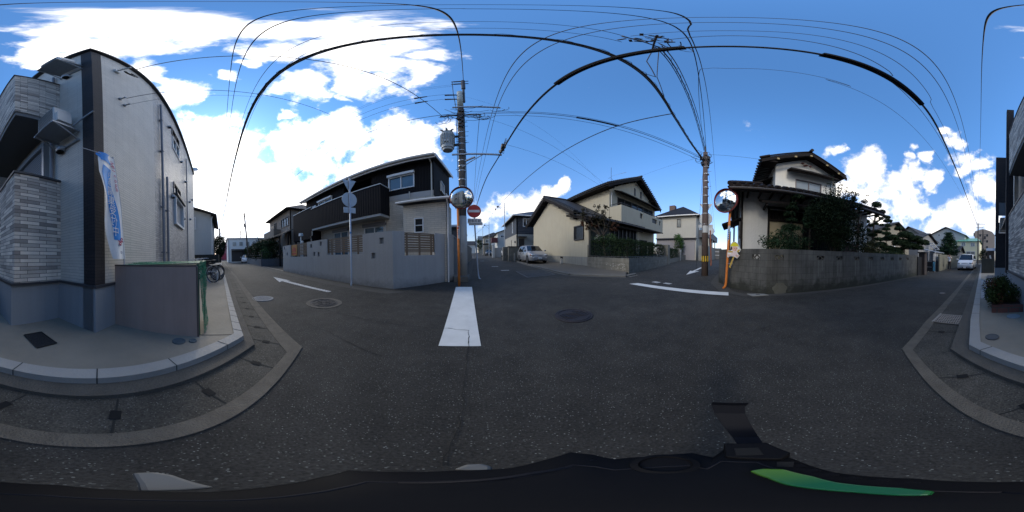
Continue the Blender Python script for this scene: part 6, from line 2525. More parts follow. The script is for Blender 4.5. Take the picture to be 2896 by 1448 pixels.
# ------------------------------------------------------------------ lane mouth to the east
t = thing('block_wall', 'mossy low block wall with hedge behind, farther along the lane past the block pillar', 'block wall', (21, 8, 0))
b = MB()
b.ext([(17.0, 7.15, 0), (25.5, 8.8, 0), (25.45, 8.95, 0), (16.95, 7.3, 0)], (0, 0, .55))
b.build('wall', BLK, t)
hedge('hedge', 'dark hedge between two block pillars farther along the lane', 'hedge', (17.0, 7.4), (25.2, 9.0), .5, 1.75, 1.1, 4200, DL, .12, .08, 33)
t = thing('gate_pillar', 'block gate pillar with thin letterbox post beside it, farther along the lane', 'pillar', (25.9, 8.9, 0))
b = MB()
b.box(25.6, 26.4, 8.85, 9.5, 0, 2.05)
b.build('pillar', BLK, t)
b = MB()
b.tube([(24.9, 8.55, 0), (24.9, 8.55, 1.5)], .05, 6)
b.box(24.75, 25.05, 8.45, 8.65, 1.5, 1.75)
b.build('letterbox', STEEL, t)
t = thing('block_wall', 'low grey block wall with shrubs above it, at the bend of the lane', 'block wall', (30, 8.4, 0))
b = MB()
b.ext([(26.5, 9.0, 0), (33.0, 7.7, 0), (33.0, 7.9, 0), (26.5, 9.2, 0)], (0, 0, .95))
b.build('wall', BLK, t)
hedge('hedge', 'loose dark shrubs above the low grey wall at the bend of the lane', 'shrubs', (26.6, 9.3), (33, 8.0), .9, 2.4, 1.2, 3200, LEAF, .16, .15, 34)
t = thing('tall_shrub', 'upright bright green shrub standing in front of the beige house', 'shrub', (27, 9.6, 0))
b = MB()
rr = random.Random(5)
for k in range(6):
    limb(b, wob((27 + rr.uniform(-.3, .3), 9.6, .0), (27 + rr.uniform(-.9, .9), 9.6 + rr.uniform(-.5, .5), 4.0), 3, .15, rr), .03, .01, 5)
b.build('stem', BARK, t)
b = MB()
leaves(b, (27.0, 9.6, 3.2), (.95, .95, 1.5), 1500, .20, 16, rr=rr)
b.build('foliage', leafmat('fresh_green_leaves', (.02, .05, .015), (.07, .13, .04), 3), t)
t = thing('block_wall', 'tall plain block wall end at the bend of the lane, below the beige house', 'block wall', (27.5, 5.4, 0))
b = MB()
b.box(27.4, 27.65, 4.5, 6.15, 0, 2.58)
b.box(27.66, 40, 4.5, 4.7, 0, 2.55)
b.build('wall', M('grey_brown_block', (.20, .19, .165), .9, .18, 2, .3, streak=.2), t)
t = thing('rusty_post', 'slim rusty orange post standing past the brown utility pole', 'post', (16.45, 2.37, 0))
b = MB()
b.tube([(16.45, 2.37, 0), (16.5, 2.37, .3), (16.45, 2.5, 3.6)], .07, 8)
b.build('shaft', M('rusty_orange', (.26, .085, .04), .7, .2, 5), t)
b = MB()
b.lathe((16.45, 2.5, 3.55), (1, 0, 0), [(.40, 0), (.42, .04), (.2, .1), (.001, .12)], 20)
b.build('round_head', SIGNB, t)
t = thing('vending_shelf', 'pale framed shelf unit standing by the wall at the far end of the lane', 'shelf', (38, 3.9, 0))
b = MB()
for (x0, x1, y0, y1, z0, z1) in ((37.5, 37.6, 3.0, 3.08, 0, 2.6), (37.5, 37.6, 4.7, 4.78, 0, 2.6), (37.5, 37.6, 3.081, 4.699, 2.5, 2.6), (37.5, 37.6, 3.081, 4.699, .9, 1.0), (37.5, 37.6, 3.081, 4.699, 1.7, 1.8)):
    b.box(x0, x1, y0, y1, z0, z1)
b.build('frame', WHITEF, t)
b = MB()
b.box(37.7, 38.0, 3.0, 4.78, 0, 2.5)
b.build('back', flat('grey_back', (.10, .10, .10), .6), t)
# beige house with dark hipped roof
bh = thing('beige_house', 'pale two storey house with dark hipped roof and chimney at the lane bend', 'house', (30, 11, 0))
BEI = M('beige_house_render', (.40, .37, .31), .85, .07, 1.2, .2, streak=.08)
b = MB()
FBh = Face((28, 14.6), (28, 6.8))
FBh.n = Vector((-1, 0, 0))
FBh.wall(b, 4.0, 8.1, [(4.2, 5.0, 6.0, 7.6)], .2)
b.box(28.2, 48, 6.8, 7.0, 0, 8.1)
b.box(28.2, 48, 14.4, 14.6, 0, 8.1)
b.box(47.8, 48, 7.0, 14.4, 0, 8.1)
b.build('upper_wall', BEI, bh)
b = MB()
b.box(28.1, 28.25, 7.0, 14.6, 0, 3.9)
b.build('lower_wall', M('mauve_grey_render', (.26, .24, .24), .85, .07, 1.2), bh)
b = MB()
b.box(27.6, 28.1, 6.6, 14.6, 3.9, 4.02)
b.build('string_course', TRIM, bh)
b = MB()
e = [(27.3, 15.3, 8.2), (27.3, 6.1, 8.2), (48.7, 6.1, 8.2), (48.7, 15.3, 8.2)]
r0_, r1_ = (32.4, 10.7, 11.3), (43.5, 10.7, 11.3)
b.poly([e[1], r0_, e[0]])
b.poly([e[1], e[2], r1_, r0_])
b.poly([e[2], e[3], r1_])
b.poly([e[3], e[0], r0_, r1_])
b.poly([e[0], e[3], e[2], e[1]])
b.build('roof', flat('dark_slate_roof', (.020, .021, .026), .75, 0, .12), bh)
b = MB()
b.tube([(27.3, 15.3, 8.12), (27.3, 6.1, 8.12), (48.7, 6.1, 8.12)], .11, 6)
b.build('eaves_gutter', GUTW, bh)
b = MB()
b.box(30.9, 31.9, 12.0, 13.2, 8.8, 11.3)
b.build('chimney', M('brown_brick_chimney', (.11, .07, .06), .8, .2, 5), bh)
FBh.window(bh, 4.2, 5.0, 6.0, 7.6, DARKM, CURT, .10, 1, .06)
b = MB()
b.box(30.5, 46, 4.9, 5.02, 4.4, 5.8)
b.box(30.5, 30.62, 5.021, 6.79, 4.4, 5.8)
b.box(30.62, 46, 5.021, 6.79, 4.4, 4.5)
b.build('balcony_wall', flat('grey_balcony', (.115, .11, .11), .7), bh)
b = MB()
for x in (31, 36, 41):
    b.box(x, x + .25, 4.92, 5.15, 0, 4.39)
b.build('balcony_post', BEI, bh)
FR = Face((28.2, 6.72), (48, 6.72))
for k in range(4):
    FR.window(bh, 2.5 + k * 3.4, 4.6 + k * 3.4, 4.9, 7.2, WHITEF, CURT, .1, 1, .05)
FR.window(bh, 4.0, 6.0, .5, 2.6, DARKM, GLASS, .1, 1, .05)

# ------------------------------------------------------------------ narrow street running north
t = thing('block_pillar', 'short weathered block pillar beside the silver minivan, nearer the street edge', 'pillar', (3.1, 19.5, .18))
b = MB()
b.box(2.95, 3.55, 19.3, 19.9, .15, 1.84)
b.build('pillar', BLK, t)
t = thing('block_pillar', 'wide weathered block wall end with dark capping beside the silver minivan', 'pillar', (3.9, 18.3, .18))
b = MB()
b.box(3.40, 4.55, 18.1, 18.6, .15, 1.80)
b.build('pillar', BLK, t)
b = MB()
b.ext([(3.30, 18.0, 1.802), (4.65, 18.0, 1.802), (4.65, 18.7, 1.802), (3.30, 18.7, 1.802)], (0, 0, .07))
b.tube([(3.75, 18.2, 1.87), (3.75, 18.2, 2.55)], .03, 5)
b.build('capping', DARKM, t)
t = thing('marker_post', 'short pale concrete post at the street edge in front of the block pillars', 'post', (3.85, 17.2, .18))
b = MB()
b.box(3.80, 3.92, 17.1, 17.22, .15, 1.12)
b.build('post', CONC, t, bevel=.015)

dg_ = thing('grey_house', 'two storey house with dark grey upper floor over a beige ground floor', 'house', (9, 27, .2))
SLATE = RIBS('slate_grey_siding', (.045, .048, .055), .25, 'Z', .6, .12, .2)
BEIG2 = M('pale_beige_base', (.31, .29, .245), .85, .06, 2, .2)
b = MB()
FU = Face((5.5, 33), (5.5, 23))
FU.n = Vector((-1, 0, 0))
FU.wall(b, 3.86, 6.5, [(7.0, 7.5, 4.3, 6.1)], .15)
FV = Face((5.5, 23), (13, 23))
FV.wall(b, 3.86, 6.5, [(.95, 2.0, 5.0, 6.3)], .15)
b.box(12.85, 13, 23.16, 33, 3.86, 6.5)
b.box(5.66, 12.84, 32.85, 33, 3.86, 6.5)
b.build('upper_wall', SLATE, dg_)
b = MB()
FU.wall(b, .2, 3.858, [], .15)
FV.wall(b, .2, 3.858, [(.30, 1.15, .3, 3.2)], .15)
b.box(12.85, 13, 23.16, 33, .2, 3.858)
b.box(5.66, 12.84, 32.85, 33, .2, 3.858)
b.build('lower_wall', BEIG2, dg_)
FU.window(dg_, 7.0, 7.5, 4.3, 6.1, WHITEF, CURT, .08, 0, .04)
FV.window(dg_, .95, 2.0, 5.0, 6.3, WHITEF, GLASS, .09, 1, .05)
FV.window(dg_, .30, 1.15, .3, 3.2, DARKM, flat('dark_door_leaf', (.02, .018, .018), .5), .06, 0, .02, 'door')
b = MB()
e = [(4.85, 22.3, 6.62), (13.6, 22.3, 6.62), (13.6, 33.7, 6.62), (4.85, 33.7, 6.62)]
r0_, r1_ = (9.2, 26.6, 8.4), (9.2, 29.4, 8.4)
b.poly([e[0], e[1], r0_])
b.poly([e[1], e[2], r1_, r0_])
b.poly([e[2], e[3], r1_])
b.poly([e[3], e[0], r0_, r1_])
b.poly(e[::-1])
b.build('roof', flat('dark_blue_grey_roof', (.030, .032, .042), .6), dg_)
b = MB()
b.tube([(13.6, 22.3, 6.55), (4.85, 22.3, 6.55), (4.85, 33.7, 6.55)], .10, 6)
b.build('eaves_gutter', GUTW, dg_)
b = MB()
b.box(5.6, 6.9, 22.4, 22.98, 3.40, 3.50)
b.build('door_canopy', DARKM, dg_)
b = MB()
b.box(5.35, 5.48, 23.6, 23.9, 2.6, 2.9)
b.build('wall_lamp', DARKM, dg_)
hatch = [(2.0, .28, .48, .6, .5, .4), (1.9, .2, .6, .74, .72, .6), (1.5, .2, .78, .92, .83, .7), (1.1, .2, .9, 1.02, .84, .7), (.35, .2, .95, 1.46, .84, .62), (-.4, .2, .95, 1.52, .84, .62), (-1.4, .2, .97, 1.46, .83, .6), (-1.8, .22, .95, 1.15, .8, .6), (-1.98, .3, .7, .85, .65, .5)]
hatch_side = [(.85, .1, .98, .98, 1.08, 1.40), (.04, -.75, .98, .98, 1.40, 1.44), (-.8, -1.4, .99, 1.0, 1.43, 1.36)]
car('white car parked behind the block pillars, mostly hidden', 'car', (4.45, 24.2, .50), R(-90), PEARL, hatch, (1.25, -1.2), .30, ((1.05, 1.02, .70), (.38, 1.45, .58)), hatch_side, .72, .60, 1.69,
    [(.4, .6, .68, 1.92, DARKM)], .42, 'parked_car', None, None, 1.99)
car('dark car parked under the distant dark carport on the narrow street', 'car', (2.6, 41.5, .45), R(-90), DARKP, hatch, (1.25, -1.2), .30, ((1.05, 1.02, .70), (.38, 1.45, .58)), hatch_side, .72, .60, 1.69,
    [(.4, .6, .68, 1.92, DARKM)], .42, 'parked_car', None, None, 1.99)
t = thing('garden_wall', 'pale garden wall with a tall gatepost on the right side of the narrow street', 'garden wall', (3.5, 29, .3))
b = MB()
b.box(2.9, 4.9, 29, 29.18, .2, 2.03)
b.box(2.9, 3.05, 29.181, 34, .2, 2.03)
b.build('wall', M('pale_grey_wall', (.30, .30, .29), .85, .1, 2), t)
b = MB()
b.box(2.45, 2.89, 28.7, 29.3, .2, 2.55)
b.build('gatepost', M('white_gatepost', (.40, .40, .38), .8, .1, 2), t)
b = MB()
b.box(2.4, 2.95, 28.66, 29.34, 2.552, 2.85)
b.build('sign_box', WHITEP, t)
for i, (x, y, zt, lab) in enumerate(((3.9, 24, 8.85, 'slim grey steel pole with a bracket arm beside the block pillars, nearest of the row'), (2.38, 36, 8.0, 'slim steel pole with bracket arm near the white house, middle of the row'), (1.32, 48, 8.45, 'slim grey steel pole without a bracket, farthest of the row'))):
    t = thing('steel_pole', lab, 'pole', (x, y, zg(y)), 'steel poles along the narrow street')
    b = MB()
    b.tube([(x, y, zg(y)), (x, y, zt)], [.075, .055], 10)
    b.build('shaft', STEEL, t)
    if i < 2:
        b = MB()
        b.tube([(x, y, zt - .75), (x - .98, y, zt - .70)], .03, 6)
        b.tube([(x, y, zt - 1.6), (x - .85, y, zt - .74)], .022, 6)
        b.build('bracket_arm', STEEL, t)
        b = MB()
        b.ball((x - 1.0, y, zt - .70), .18, .16, .14, 10, 6)
        b.ball((x - 1.35, y - .1, zt - 1.15), .10, .10, .17, 8, 6)
        b.build('cable_clamp', DARKM, t)


def simple_house(name, label, x0, x1, y0, y1, z0, z1, ridge, mat, roofmat, axis='x', over=.5, wins=(), loc=None, hip=0.0, front='s', storeys=2):
    t = thing(name, label, 'house', ((x0 + x1) / 2, (y0 + y1) / 2, z0))
    b = MB()
    b.box(x0, x1, y0, y1, z0, z1)
    if not hip:
        if axis == 'x':
            m_ = (y0 + y1) / 2
            for x in (x0, x1 - .1):
                b.ext([(x, y0, z1 + .001), (x, y1, z1 + .001), (x, m_, ridge - .15)], (.1, 0, 0))
        else:
            m_ = (x0 + x1) / 2
            for y in (y0, y1 - .1):
                b.ext([(x0, y, z1 + .001), (x1, y, z1 + .001), (m_, y, ridge - .15)], (0, .1, 0))
    w_ = b.build('wall', mat, t)
    b = MB()
    s = (ridge - z1) / ((y1 - y0 if axis == 'x' else x1 - x0) / 2)
    ze = z1 - s * over
    if axis == 'x':
        m_ = (y0 + y1) / 2
        slab(b, [(x0 - over + hip * 0, y0 - over, ze + .1), (x1 + over, y0 - over, ze + .1), (x1 + over - hip, m_, ridge + .1), (x0 - over + hip, m_, ridge + .1)], .1)
        slab(b, [(x0 - over + hip, m_ + .001, ridge + .1), (x1 + over - hip, m_ + .001, ridge + .1), (x1 + over, y1 + over, ze + .1), (x0 - over, y1 + over, ze + .1)], .1)
        if hip:
            b.poly([(x0 - over, y0 - over, ze + .099), (x0 - over + hip, m_, ridge + .099), (x0 - over, y1 + over, ze + .099)])
            b.poly([(x1 + over, y0 - over, ze + .099), (x1 + over, y1 + over, ze + .099), (x1 + over - hip, m_, ridge + .099)])
    else:
        m_ = (x0 + x1) / 2
        slab(b, [(x0 - over, y0 - over, ze + .1), (m_, y0 - over + hip, ridge + .1), (m_, y1 + over - hip, ridge + .1), (x0 - over, y1 + over, ze + .1)], .1)
        slab(b, [(m_ + .001, y0 - over + hip, ridge + .1), (x1 + over, y0 - over, ze + .1), (x1 + over, y1 + over, ze + .1), (m_ + .001, y1 + over - hip, ridge + .1)], .1)
        if hip:
            b.poly([(x0 - over, y0 - over, ze + .099), (x1 + over, y0 - over, ze + .099), (m_, y0 - over + hip, ridge + .099)])
            b.poly([(x0 - over, y1 + over, ze + .099), (m_, y1 + over - hip, ridge + .099), (x1 + over, y1 + over, ze + .099)])
    b.build('roof', roofmat, t)
    for (side, a0, a1, c0, c1, gm) in wins:
        F_ = {'s': Face((x0, y0 - .002), (x1, y0 - .002)), 'n': Face((x1, y1 + .002), (x0, y1 + .002)), 'w': Face((x0 - .002, y1), (x0 - .002, y0)), 'e': Face((x1 + .002, y0), (x1 + .002, y1))}[side]
        m_ = MB()
        for (u0, u1, v0, v1) in ((a0, a0 + .08, c0, c1), (a1 - .08, a1, c0, c1), (a0 + .08, a1 - .08, c0, c0 + .08), (a0 + .08, a1 - .08, c1 - .08, c1), ((a0 + a1) / 2 - .03, (a0 + a1) / 2 + .03, c0 + .08, c1 - .08)):
            F_.blk(m_, u0, u1, .0, .09, v0, v1)
        wo = m_.build('window', WHITEF, t)
        m_ = MB()
        F_.blk(m_, a0 + .05, a1 - .05, .0, .03, c0 + .05, c1 - .05)
        m_.build('pane', gm, wo)
    return t


DROOF = RIBS('dark_tile_roof', (.032, .031, .034), .30, 'X', .65, .2, .4, .5, .02, .15)
DROOFY = RIBS('dark_tile_roof_cross', (.032, .031, .034), .30, 'Y', .65, .2, .4, .5, .02, .15)
WH = M('white_house_render', (.45, .45, .42), .85, .07, 1, .15, streak=.08)
BE = M('beige_render', (.27, .24, .185), .85, .08, 1, .15, streak=.08)
wh_ = simple_house('white_house', 'white two storey house with a maroon balcony panel on the narrow street', 4.5, 10, 38, 46, .4, 5.9, 6.9, WH, DROOFY, 'y', .4, (('s', .7, 1.5, 4.7, 5.3, GLASS), ('s', .3, 1.1, 1.2, 2.3, GLASS), ('w', .8, 1.5, 4.4, 5.3, GLASS), ('w', 2.4, 3.2, 4.4, 5.3, GLASS)))
b = MB()
b.box(3.05, 4.49, 37.6, 39.6, 3.55, 4.65)
b.build('balcony', M('maroon_panel', (.10, .025, .025), .6, .15, 3), wh_)
simple_house('beige_house', 'beige house with a dark hipped roof beyond the white house on the narrow street', 1.7, 8, 50, 58, .5, 6.2, 7.6, BE, DROOFY, 'y', .5, (('s', .6, 1.5, 4.2, 5.3, GLASS),), hip=2.5)
simple_house('far_house', 'small far grey roofed house at the end of the narrow street, right side', .2, 5.0, 66, 73, .7, 6.4, 8.2, BE, flat('blue_grey_roof', (.07, .08, .09), .5), 'x', .5, (('s', .5, 1.6, 4.2, 5.3, GLASS), ('s', 2.2, 3.2, 4.2, 5.3, GLASS)))
simple_house('far_house', 'tiny pale far house closing the view of the narrow street, left side', -7.2, -1.6, 80, 90, .8, 5.2, 7.2, WH, DROOF, 'x', .4, (('s', 1.5, 3, 3.4, 4.6, GLASS),))
t = thing('carport', 'dark flat roofed carport on the right of the narrow street', 'carport', (2.2, 44, .45))
b = MB()
b.box(1.2, 3.0, 43.5, 49, 3.45, 3.62)
b.build('roof', DARKM, t)
b = MB()
for (x, y) in ((1.3, 43.6), (2.9, 43.6), (1.3, 48.8), (2.9, 48.8)):
    b.box(x - .06, x + .06, y - .06, y + .06, .4, 3.448)
b.build('post', DARKM, t)
b = MB()
b.box(3.05, 3.15, 43.5, 49, .4, 3.4)
b.build('side_panel', flat('dark_panel', (.03, .03, .032), .6), t)


def far_tree(name, label, x, y, z0, h, r, n, size, mat=None, seed=1, group=None, trunk=.12, cat='tree', shape=(1, 1, 1), cz=.62):
    rr = random.Random(seed)
    t = thing(name, label, cat, (x, y, z0), group)
    b = MB()
    limb(b, wob((x, y, z0), (x, y, z0 + h * .75), 4, r * .06, rr), trunk, trunk * .4)
    for k in range(6):
        a = rr.uniform(0, 6.28)
        limb(b, wob((x, y, z0 + h * rr.uniform(.25, .5)), (x + math.cos(a) * r * .6, y + math.sin(a) * r * .6, z0 + h * rr.uniform(.55, .85)), 3, .08, rr), trunk * .4, trunk * .12, 5)
    b.build('trunk', BARK, t)
    b = MB()
    leaves(b, (x, y, z0 + h * cz), (r * shape[0], r * shape[1], h * .42 * shape[2]), n // 2, size, 26, rr=rr)
    leaves(b, (x, y, z0 + h * cz), (r * .85 * shape[0], r * .85 * shape[1], h * .37 * shape[2]), n // 2, size, rr=rr, shell=.5)
    b.build('crown', mat or LEAF, t)
    return t


far_tree('far_tree', 'round green tree at the far end of the narrow street', .1, 58, .7, 5.2, 1.5, 900, .35, seed=3)

# ================================================================== old tiled house behind the mossy block wall (south-east corner)
OLDW = M('old_white_plaster', (.56, .545, .51), .9, .10, 1.3, .3, streak=.07)
OLDU = M('sunlit_upper_plaster', (.74, .71, .64), .9, .06, 1.3, .3, streak=.05)  # brighter copy of the old plaster, sunlight on the gable put into the colour
OLDT = RIBS('brown_kawara_tiles', (.030, .023, .021), .27, 'Y', .65, .3, .5, .9, .05, .15)
OLDTX = RIBS('brown_kawara_tiles_cross', (.030, .023, .021), .27, 'X', .65, .3, .5, .9, .05, .15)
eh = thing('old_tiled_house', 'old white plaster house with brown tiled roofs and deep dark eaves behind the block wall', 'house', (9, -3, 0))
b = MB()
FE = Face((6.3, -.25), (6.3, -6.6))
FE.n = Vector((-1, 0, 0))
FE.wall(b, .2, 3.75, [(1.04, 4.6, .9, 3.02)], .15)
b.box(6.45, 14, -.40, -.25, .2, 3.75)
b.box(6.45, 14, -6.6, -6.45, .2, 3.75)
b.build('lower_wall', OLDW, eh)
b = MB()
FE.blk(b, 1.02, 1.10, -.1, .05, .9, 3.04)
FE.blk(b, 1.101, 4.6, -.1, .03, 2.55, 2.62)
FE.blk(b, 2.55, 2.62, -.1, .03, .9, 2.549)
FE.blk(b, 1.0, 4.7, .0, .04, 3.05, 3.15)
b.box(6.25, 6.33, -.30, -.22, .2, 3.7)
b.build('post_and_beam', DARKWOOD, eh)
b = MB()
FE.blk(b, 1.101, 2.549, -.09, -.06, .9, 2.549)
b.build('cream_board', M('cream_board', (.36, .30, .19), .7, .06, 2), eh)
b = MB()
FE.blk(b, 2.621, 4.6, -.09, -.06, .9, 2.549)
FE.blk(b, 1.101, 4.6, -.09, -.06, 2.621, 3.03)
b.build('sliding_door', RIBS('dark_lattice_door', (.016, .014, .013), .12, 'W', .7, .2, .5, .5, .02, .1), eh)
b = MB()
slab(b, [(5.55, -.90, 3.14), (6.29, -.90, 3.42), (6.29, -5.3, 3.42), (5.55, -5.3, 3.14)], .09)
for y in (-1.1, -2.1, -3.1, -4.1, -5.1):
    b.box(5.6, 6.29, y - .04, y + .04, 2.96, 3.05)
b.build('canopy', DARKWOOD, eh)
# lower roof: slopes up from the west eave, hipped to the north
b = MB()
slab(b, [(5.35, .22, 3.62), (6.9, -1.0, 4.36), (6.9, -7.0, 4.36), (5.35, -7.0, 3.62)], .10)
slab(b, [(5.35, .22, 3.62), (14.5, .22, 3.62), (14.5, -1.0, 4.36), (6.9, -1.0, 4.36)], .10)
b.poly([(6.9, -1.0, 4.355), (14.5, -1.0, 4.355), (14.5, -7, 4.355), (6.9, -7, 4.355)])
lr = b.build('lower_roof', OLDT, eh)
b = MB()
for k in range(27):
    y = .16 - k * .27
    b.tube([(5.30, y, 3.60), (5.8, y, 3.84)], .065, 7)
for k in range(14):
    f = k / 13
    b.tube([(5.35 + 1.55 * f, .22 - 1.22 * f, 3.68 + .74 * f), (5.5 + 1.55 * f, .10 - 1.22 * f, 3.76 + .74 * f)], .09, 6)
for k in range(30):
    b.tube([(5.6 + k * .28, .26, 3.60), (5.6 + k * .28, -.1, 3.8)], .065, 7)
b.build('eaves_tile', flat('brown_kawara_edge', (.026, .020, .019), .65, 0, .15), lr)
b = MB()
for k in range(16):
    y = .0 - k * .44
    b.box(5.42, 6.29, y - .03, y + .03, 3.44, 3.51)
b.box(5.36, 5.40, -7.0, .2, 3.40, 3.51)
b.box(5.36, 14, .17, .21, 3.40, 3.51)
b.build('rafter', DARKWOOD, lr)
b = MB()
b.tube([(5.28, .2, 3.46), (5.28, -7.0, 3.46)], .05, 8)
pipe(b, [(5.3, -6.9, 3.44), (5.55, -6.75, 3.15), (5.9, -6.3, 2.9), (6.2, -6.2, 2.6), (6.2, -6.2, .2)], .035)
pipe(b, [(6.22, -5.9, 3.4), (6.22, -5.9, .2)], .035)
b.build('eaves_gutter', flat('brown_gutter', (.06, .05, .045), .5), eh)
b = MB()
slab(b, [(6.8, .55, 2.46), (6.8, -.24, 2.75), (8.2, -.24, 2.75), (8.2, .55, 2.46)], .08)
b.box(6.9, 6.97, .0, .07, .2, 2.4)
b.box(8.0, 8.07, .2, .27, .2, 2.3)
b.build('side_canopy', DARKWOOD, eh)
b = MB()
for z in (1.9, 2.2):
    b.box(6.42, 6.9, -.20, -.16, z, z + .04)
b.box(6.5, 6.54, -.24, -.16, 1.8, 2.5)
b.build('window_rail', DARKM, eh)
b = MB()
FE.blk(b, 4.66, 5.55, .001, .05, .2, 1.85)
b.build('brick_lattice', BRICK('reddish_brick_lattice', (.10, .05, .04), (.07, .038, .032), (.03, .025, .02), .2, .07, .01, var=.2), eh)
# upper storey
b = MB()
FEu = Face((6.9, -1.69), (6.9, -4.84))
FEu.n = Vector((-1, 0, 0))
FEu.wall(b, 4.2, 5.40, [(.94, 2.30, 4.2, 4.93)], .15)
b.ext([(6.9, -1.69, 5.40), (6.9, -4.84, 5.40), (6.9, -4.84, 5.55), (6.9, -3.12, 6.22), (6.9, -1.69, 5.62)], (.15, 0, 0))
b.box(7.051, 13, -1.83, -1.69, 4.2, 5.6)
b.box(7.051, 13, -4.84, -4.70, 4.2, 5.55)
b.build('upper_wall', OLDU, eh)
FEu.window(eh, .94, 2.30, 4.2, 4.93, flat('faded_mauve_frame', (.20, .17, .18), .6), CURT, .045, 1, .02)
b = MB()
slab(b, [(6.35, -.95, 5.52), (6.35, -3.07, 6.36), (13.5, -3.07, 6.36), (13.5, -.95, 5.52)], .10)
slab(b, [(6.35, -3.071, 6.36), (6.35, -5.06, 5.50), (13.5, -5.06, 5.50), (13.5, -3.071, 6.36)], .10)
ur = b.build('upper_roof', OLDTX, eh)
b = MB()
b.tube([(6.14, -3.07, 6.40), (13.5, -3.07, 6.40)], .08, 8)
b.tube([(6.33, -.93, 5.55), (6.33, -3.07, 6.39)], .035, 6)
b.tube([(6.33, -3.07, 6.39), (6.33, -5.08, 5.53)], .035, 6)
for k in range(26):
    x = 6.3 + k * .28
    b.tube([(x, -.90, 5.52), (x, -1.3, 5.68)], .055, 6)
b.build('ridge_tile', flat('brown_kawara_edge', (.026, .020, .019), .65, 0, .15), ur)
b = MB()
for (ya, za, yb, zb_) in ((-.97, 5.40, -3.07, 6.24), (-3.07, 6.24, -5.04, 5.38)):
    b.ext([(6.22, ya, za), (6.22, yb, zb_), (6.22, yb, zb_ - .17), (6.22, ya, za - .17)], (.05, 0, 0))
b.box(6.271, 6.89, -1.62, -.98, 5.33, 5.39)
b.build('barge_board', DARKWOOD, ur)
b = MB()
for (y, z) in ((-1.62, 5.49), (-2.35, 5.78), (-3.05, 6.03), (-3.85, 5.72), (-4.5, 5.45)):
    b.box(6.17, 6.23, y - .05, y + .05, z - .045, z + .035)
b.build('purlin_end', M('pale_beam_end', (.34, .26, .13), .8, .15, 5), ur)
b = MB()
for (y, z) in ((-2.95, 5.93), (-3.15, 5.86), (-3.35, 5.84), (-3.05, 5.80)):
    b.ext([(6.88, y - .09, z), (6.88, y, z + .05), (6.88, y + .09, z), (6.88, y, z - .05)], (-.03, 0, 0))
b.build('gable_ornament', flat('red_brown_ornament', (.16, .05, .04), .7), eh)
b = MB()
slab(b, [(6.35, -2.22, 5.22), (6.89, -2.22, 5.40), (6.89, -4.65, 5.40), (6.35, -4.65, 5.22)], .08)
b.tube([(6.40, -2.3, 5.06), (6.40, -4.6, 5.06)], .015, 6)
b.build('window_awning', DARKWOOD, eh)
b = MB()
slab(b, [(7.3, -.75, 4.62), (7.3, -1.68, 5.10), (9.2, -1.68, 5.10), (9.2, -.75, 4.62)], .06)
b.build('side_awning', DARKWOOD, eh)

# mossy block wall with pierced blocks
def oldwall():
    if 'mossy_block' in MATS:
        return MATS['mossy_block']
    m = BRICK('mossy_block', (.085, .083, .074), (.075, .073, .066), (.05, .048, .043), .40, .20, .007, var=.38, bump=.5, nscale=2.2, streak=.35)
    t = m.node_tree
    bs = t.nodes['Principled BSDF']
    src = bs.inputs['Base Color'].links[0].from_socket
    g = [n for n in t.nodes if n.type == 'NEW_GEOMETRY'][0]
    nz = N(t, 'ShaderNodeTexNoise', i_Scale=3.2, i_Detail=7.0, i_Roughness=.65)
    t.links.new(g.outputs['Position'], nz.inputs['Vector'])
    sp = N(t, 'ShaderNodeSeparateXYZ')
    t.links.new(g.outputs['Position'], sp.inputs[0])
    # moss creeps up from the foot of the wall with an uneven edge
    ad = N(t, 'ShaderNodeMath', operation='MULTIPLY_ADD')
    t.links.new(nz.outputs['Fac'], ad.inputs[0])
    ad.inputs[1].default_value = -1.1
    t.links.new(sp.outputs[2], ad.inputs[2])
    mr_ = N(t, 'ShaderNodeMapRange')
    t.links.new(ad.outputs[0], mr_.inputs[0])
    mr_.inputs[1].default_value = -.42
    mr_.inputs[2].default_value = -.15
    mr_.inputs[3].default_value = .9
    mr_.inputs[4].default_value = 0
    mx = N(t, 'ShaderNodeMix', data_type='RGBA')
    t.links.new(mr_.outputs[0], mx.inputs[0])
    t.links.new(src, mx.inputs[6])
    mx.inputs[7].default_value = (.020, .022, .015, 1)
    t.links.new(mx.outputs[2], bs.inputs['Base Color'])
    return m


MOSSY = oldwall()
bw = thing('block_wall', 'long dark stained block wall with fan pierced blocks and mossy foot', 'block wall', (4.7, -4.5, 0))
FW = Face((4.65, -.95), (4.65, -9.62))
FW.n = Vector((-1, 0, 0))
hy = [.37, 1.77, 2.55, 3.40, 4.20, 5.0, 5.8, 6.6, 7.4]
holes = [(a - .14, a + .14, 1.03, 1.17) for a in hy]
b = MB()
FW.wall(b, 0, 1.345, holes, .12)
FC = Face((5.55, .12), (4.65, -.95))
FC.wall(b, 0, 1.345, [(.87, 1.15, 1.03, 1.17)], .12)
for (p, q) in (((6.6, .62), (5.55, .12)), ((15, .85), (6.6, .62))):
    F_ = Face(p, q)
    F_.wall(b, 0, 1.345, [], .12)
b.build('wall', MOSSY, bw)
b = MB()
for (FF, a) in [(FW, q) for q in hy] + [(FC, 1.01)]:
    for s in (-1, 1):
        b.ext([FF.pt(a, -.02, 1.15), FF.pt(a + s * .02, -.02, 1.17), FF.pt(a + s * .14, -.02, 1.055), FF.pt(a + s * .125, -.02, 1.03)], FF.n * -.06)
        b.ext([FF.pt(a + s * .02, -.02, 1.03), FF.pt(a + s * .05, -.02, 1.03), FF.pt(a + s * .09, -.02, 1.075), FF.pt(a + s * .06, -.02, 1.075)], FF.n * -.06)
b.build('pierced_block', CONCD, bw)
b = MB()
pr_ = random.Random(8)
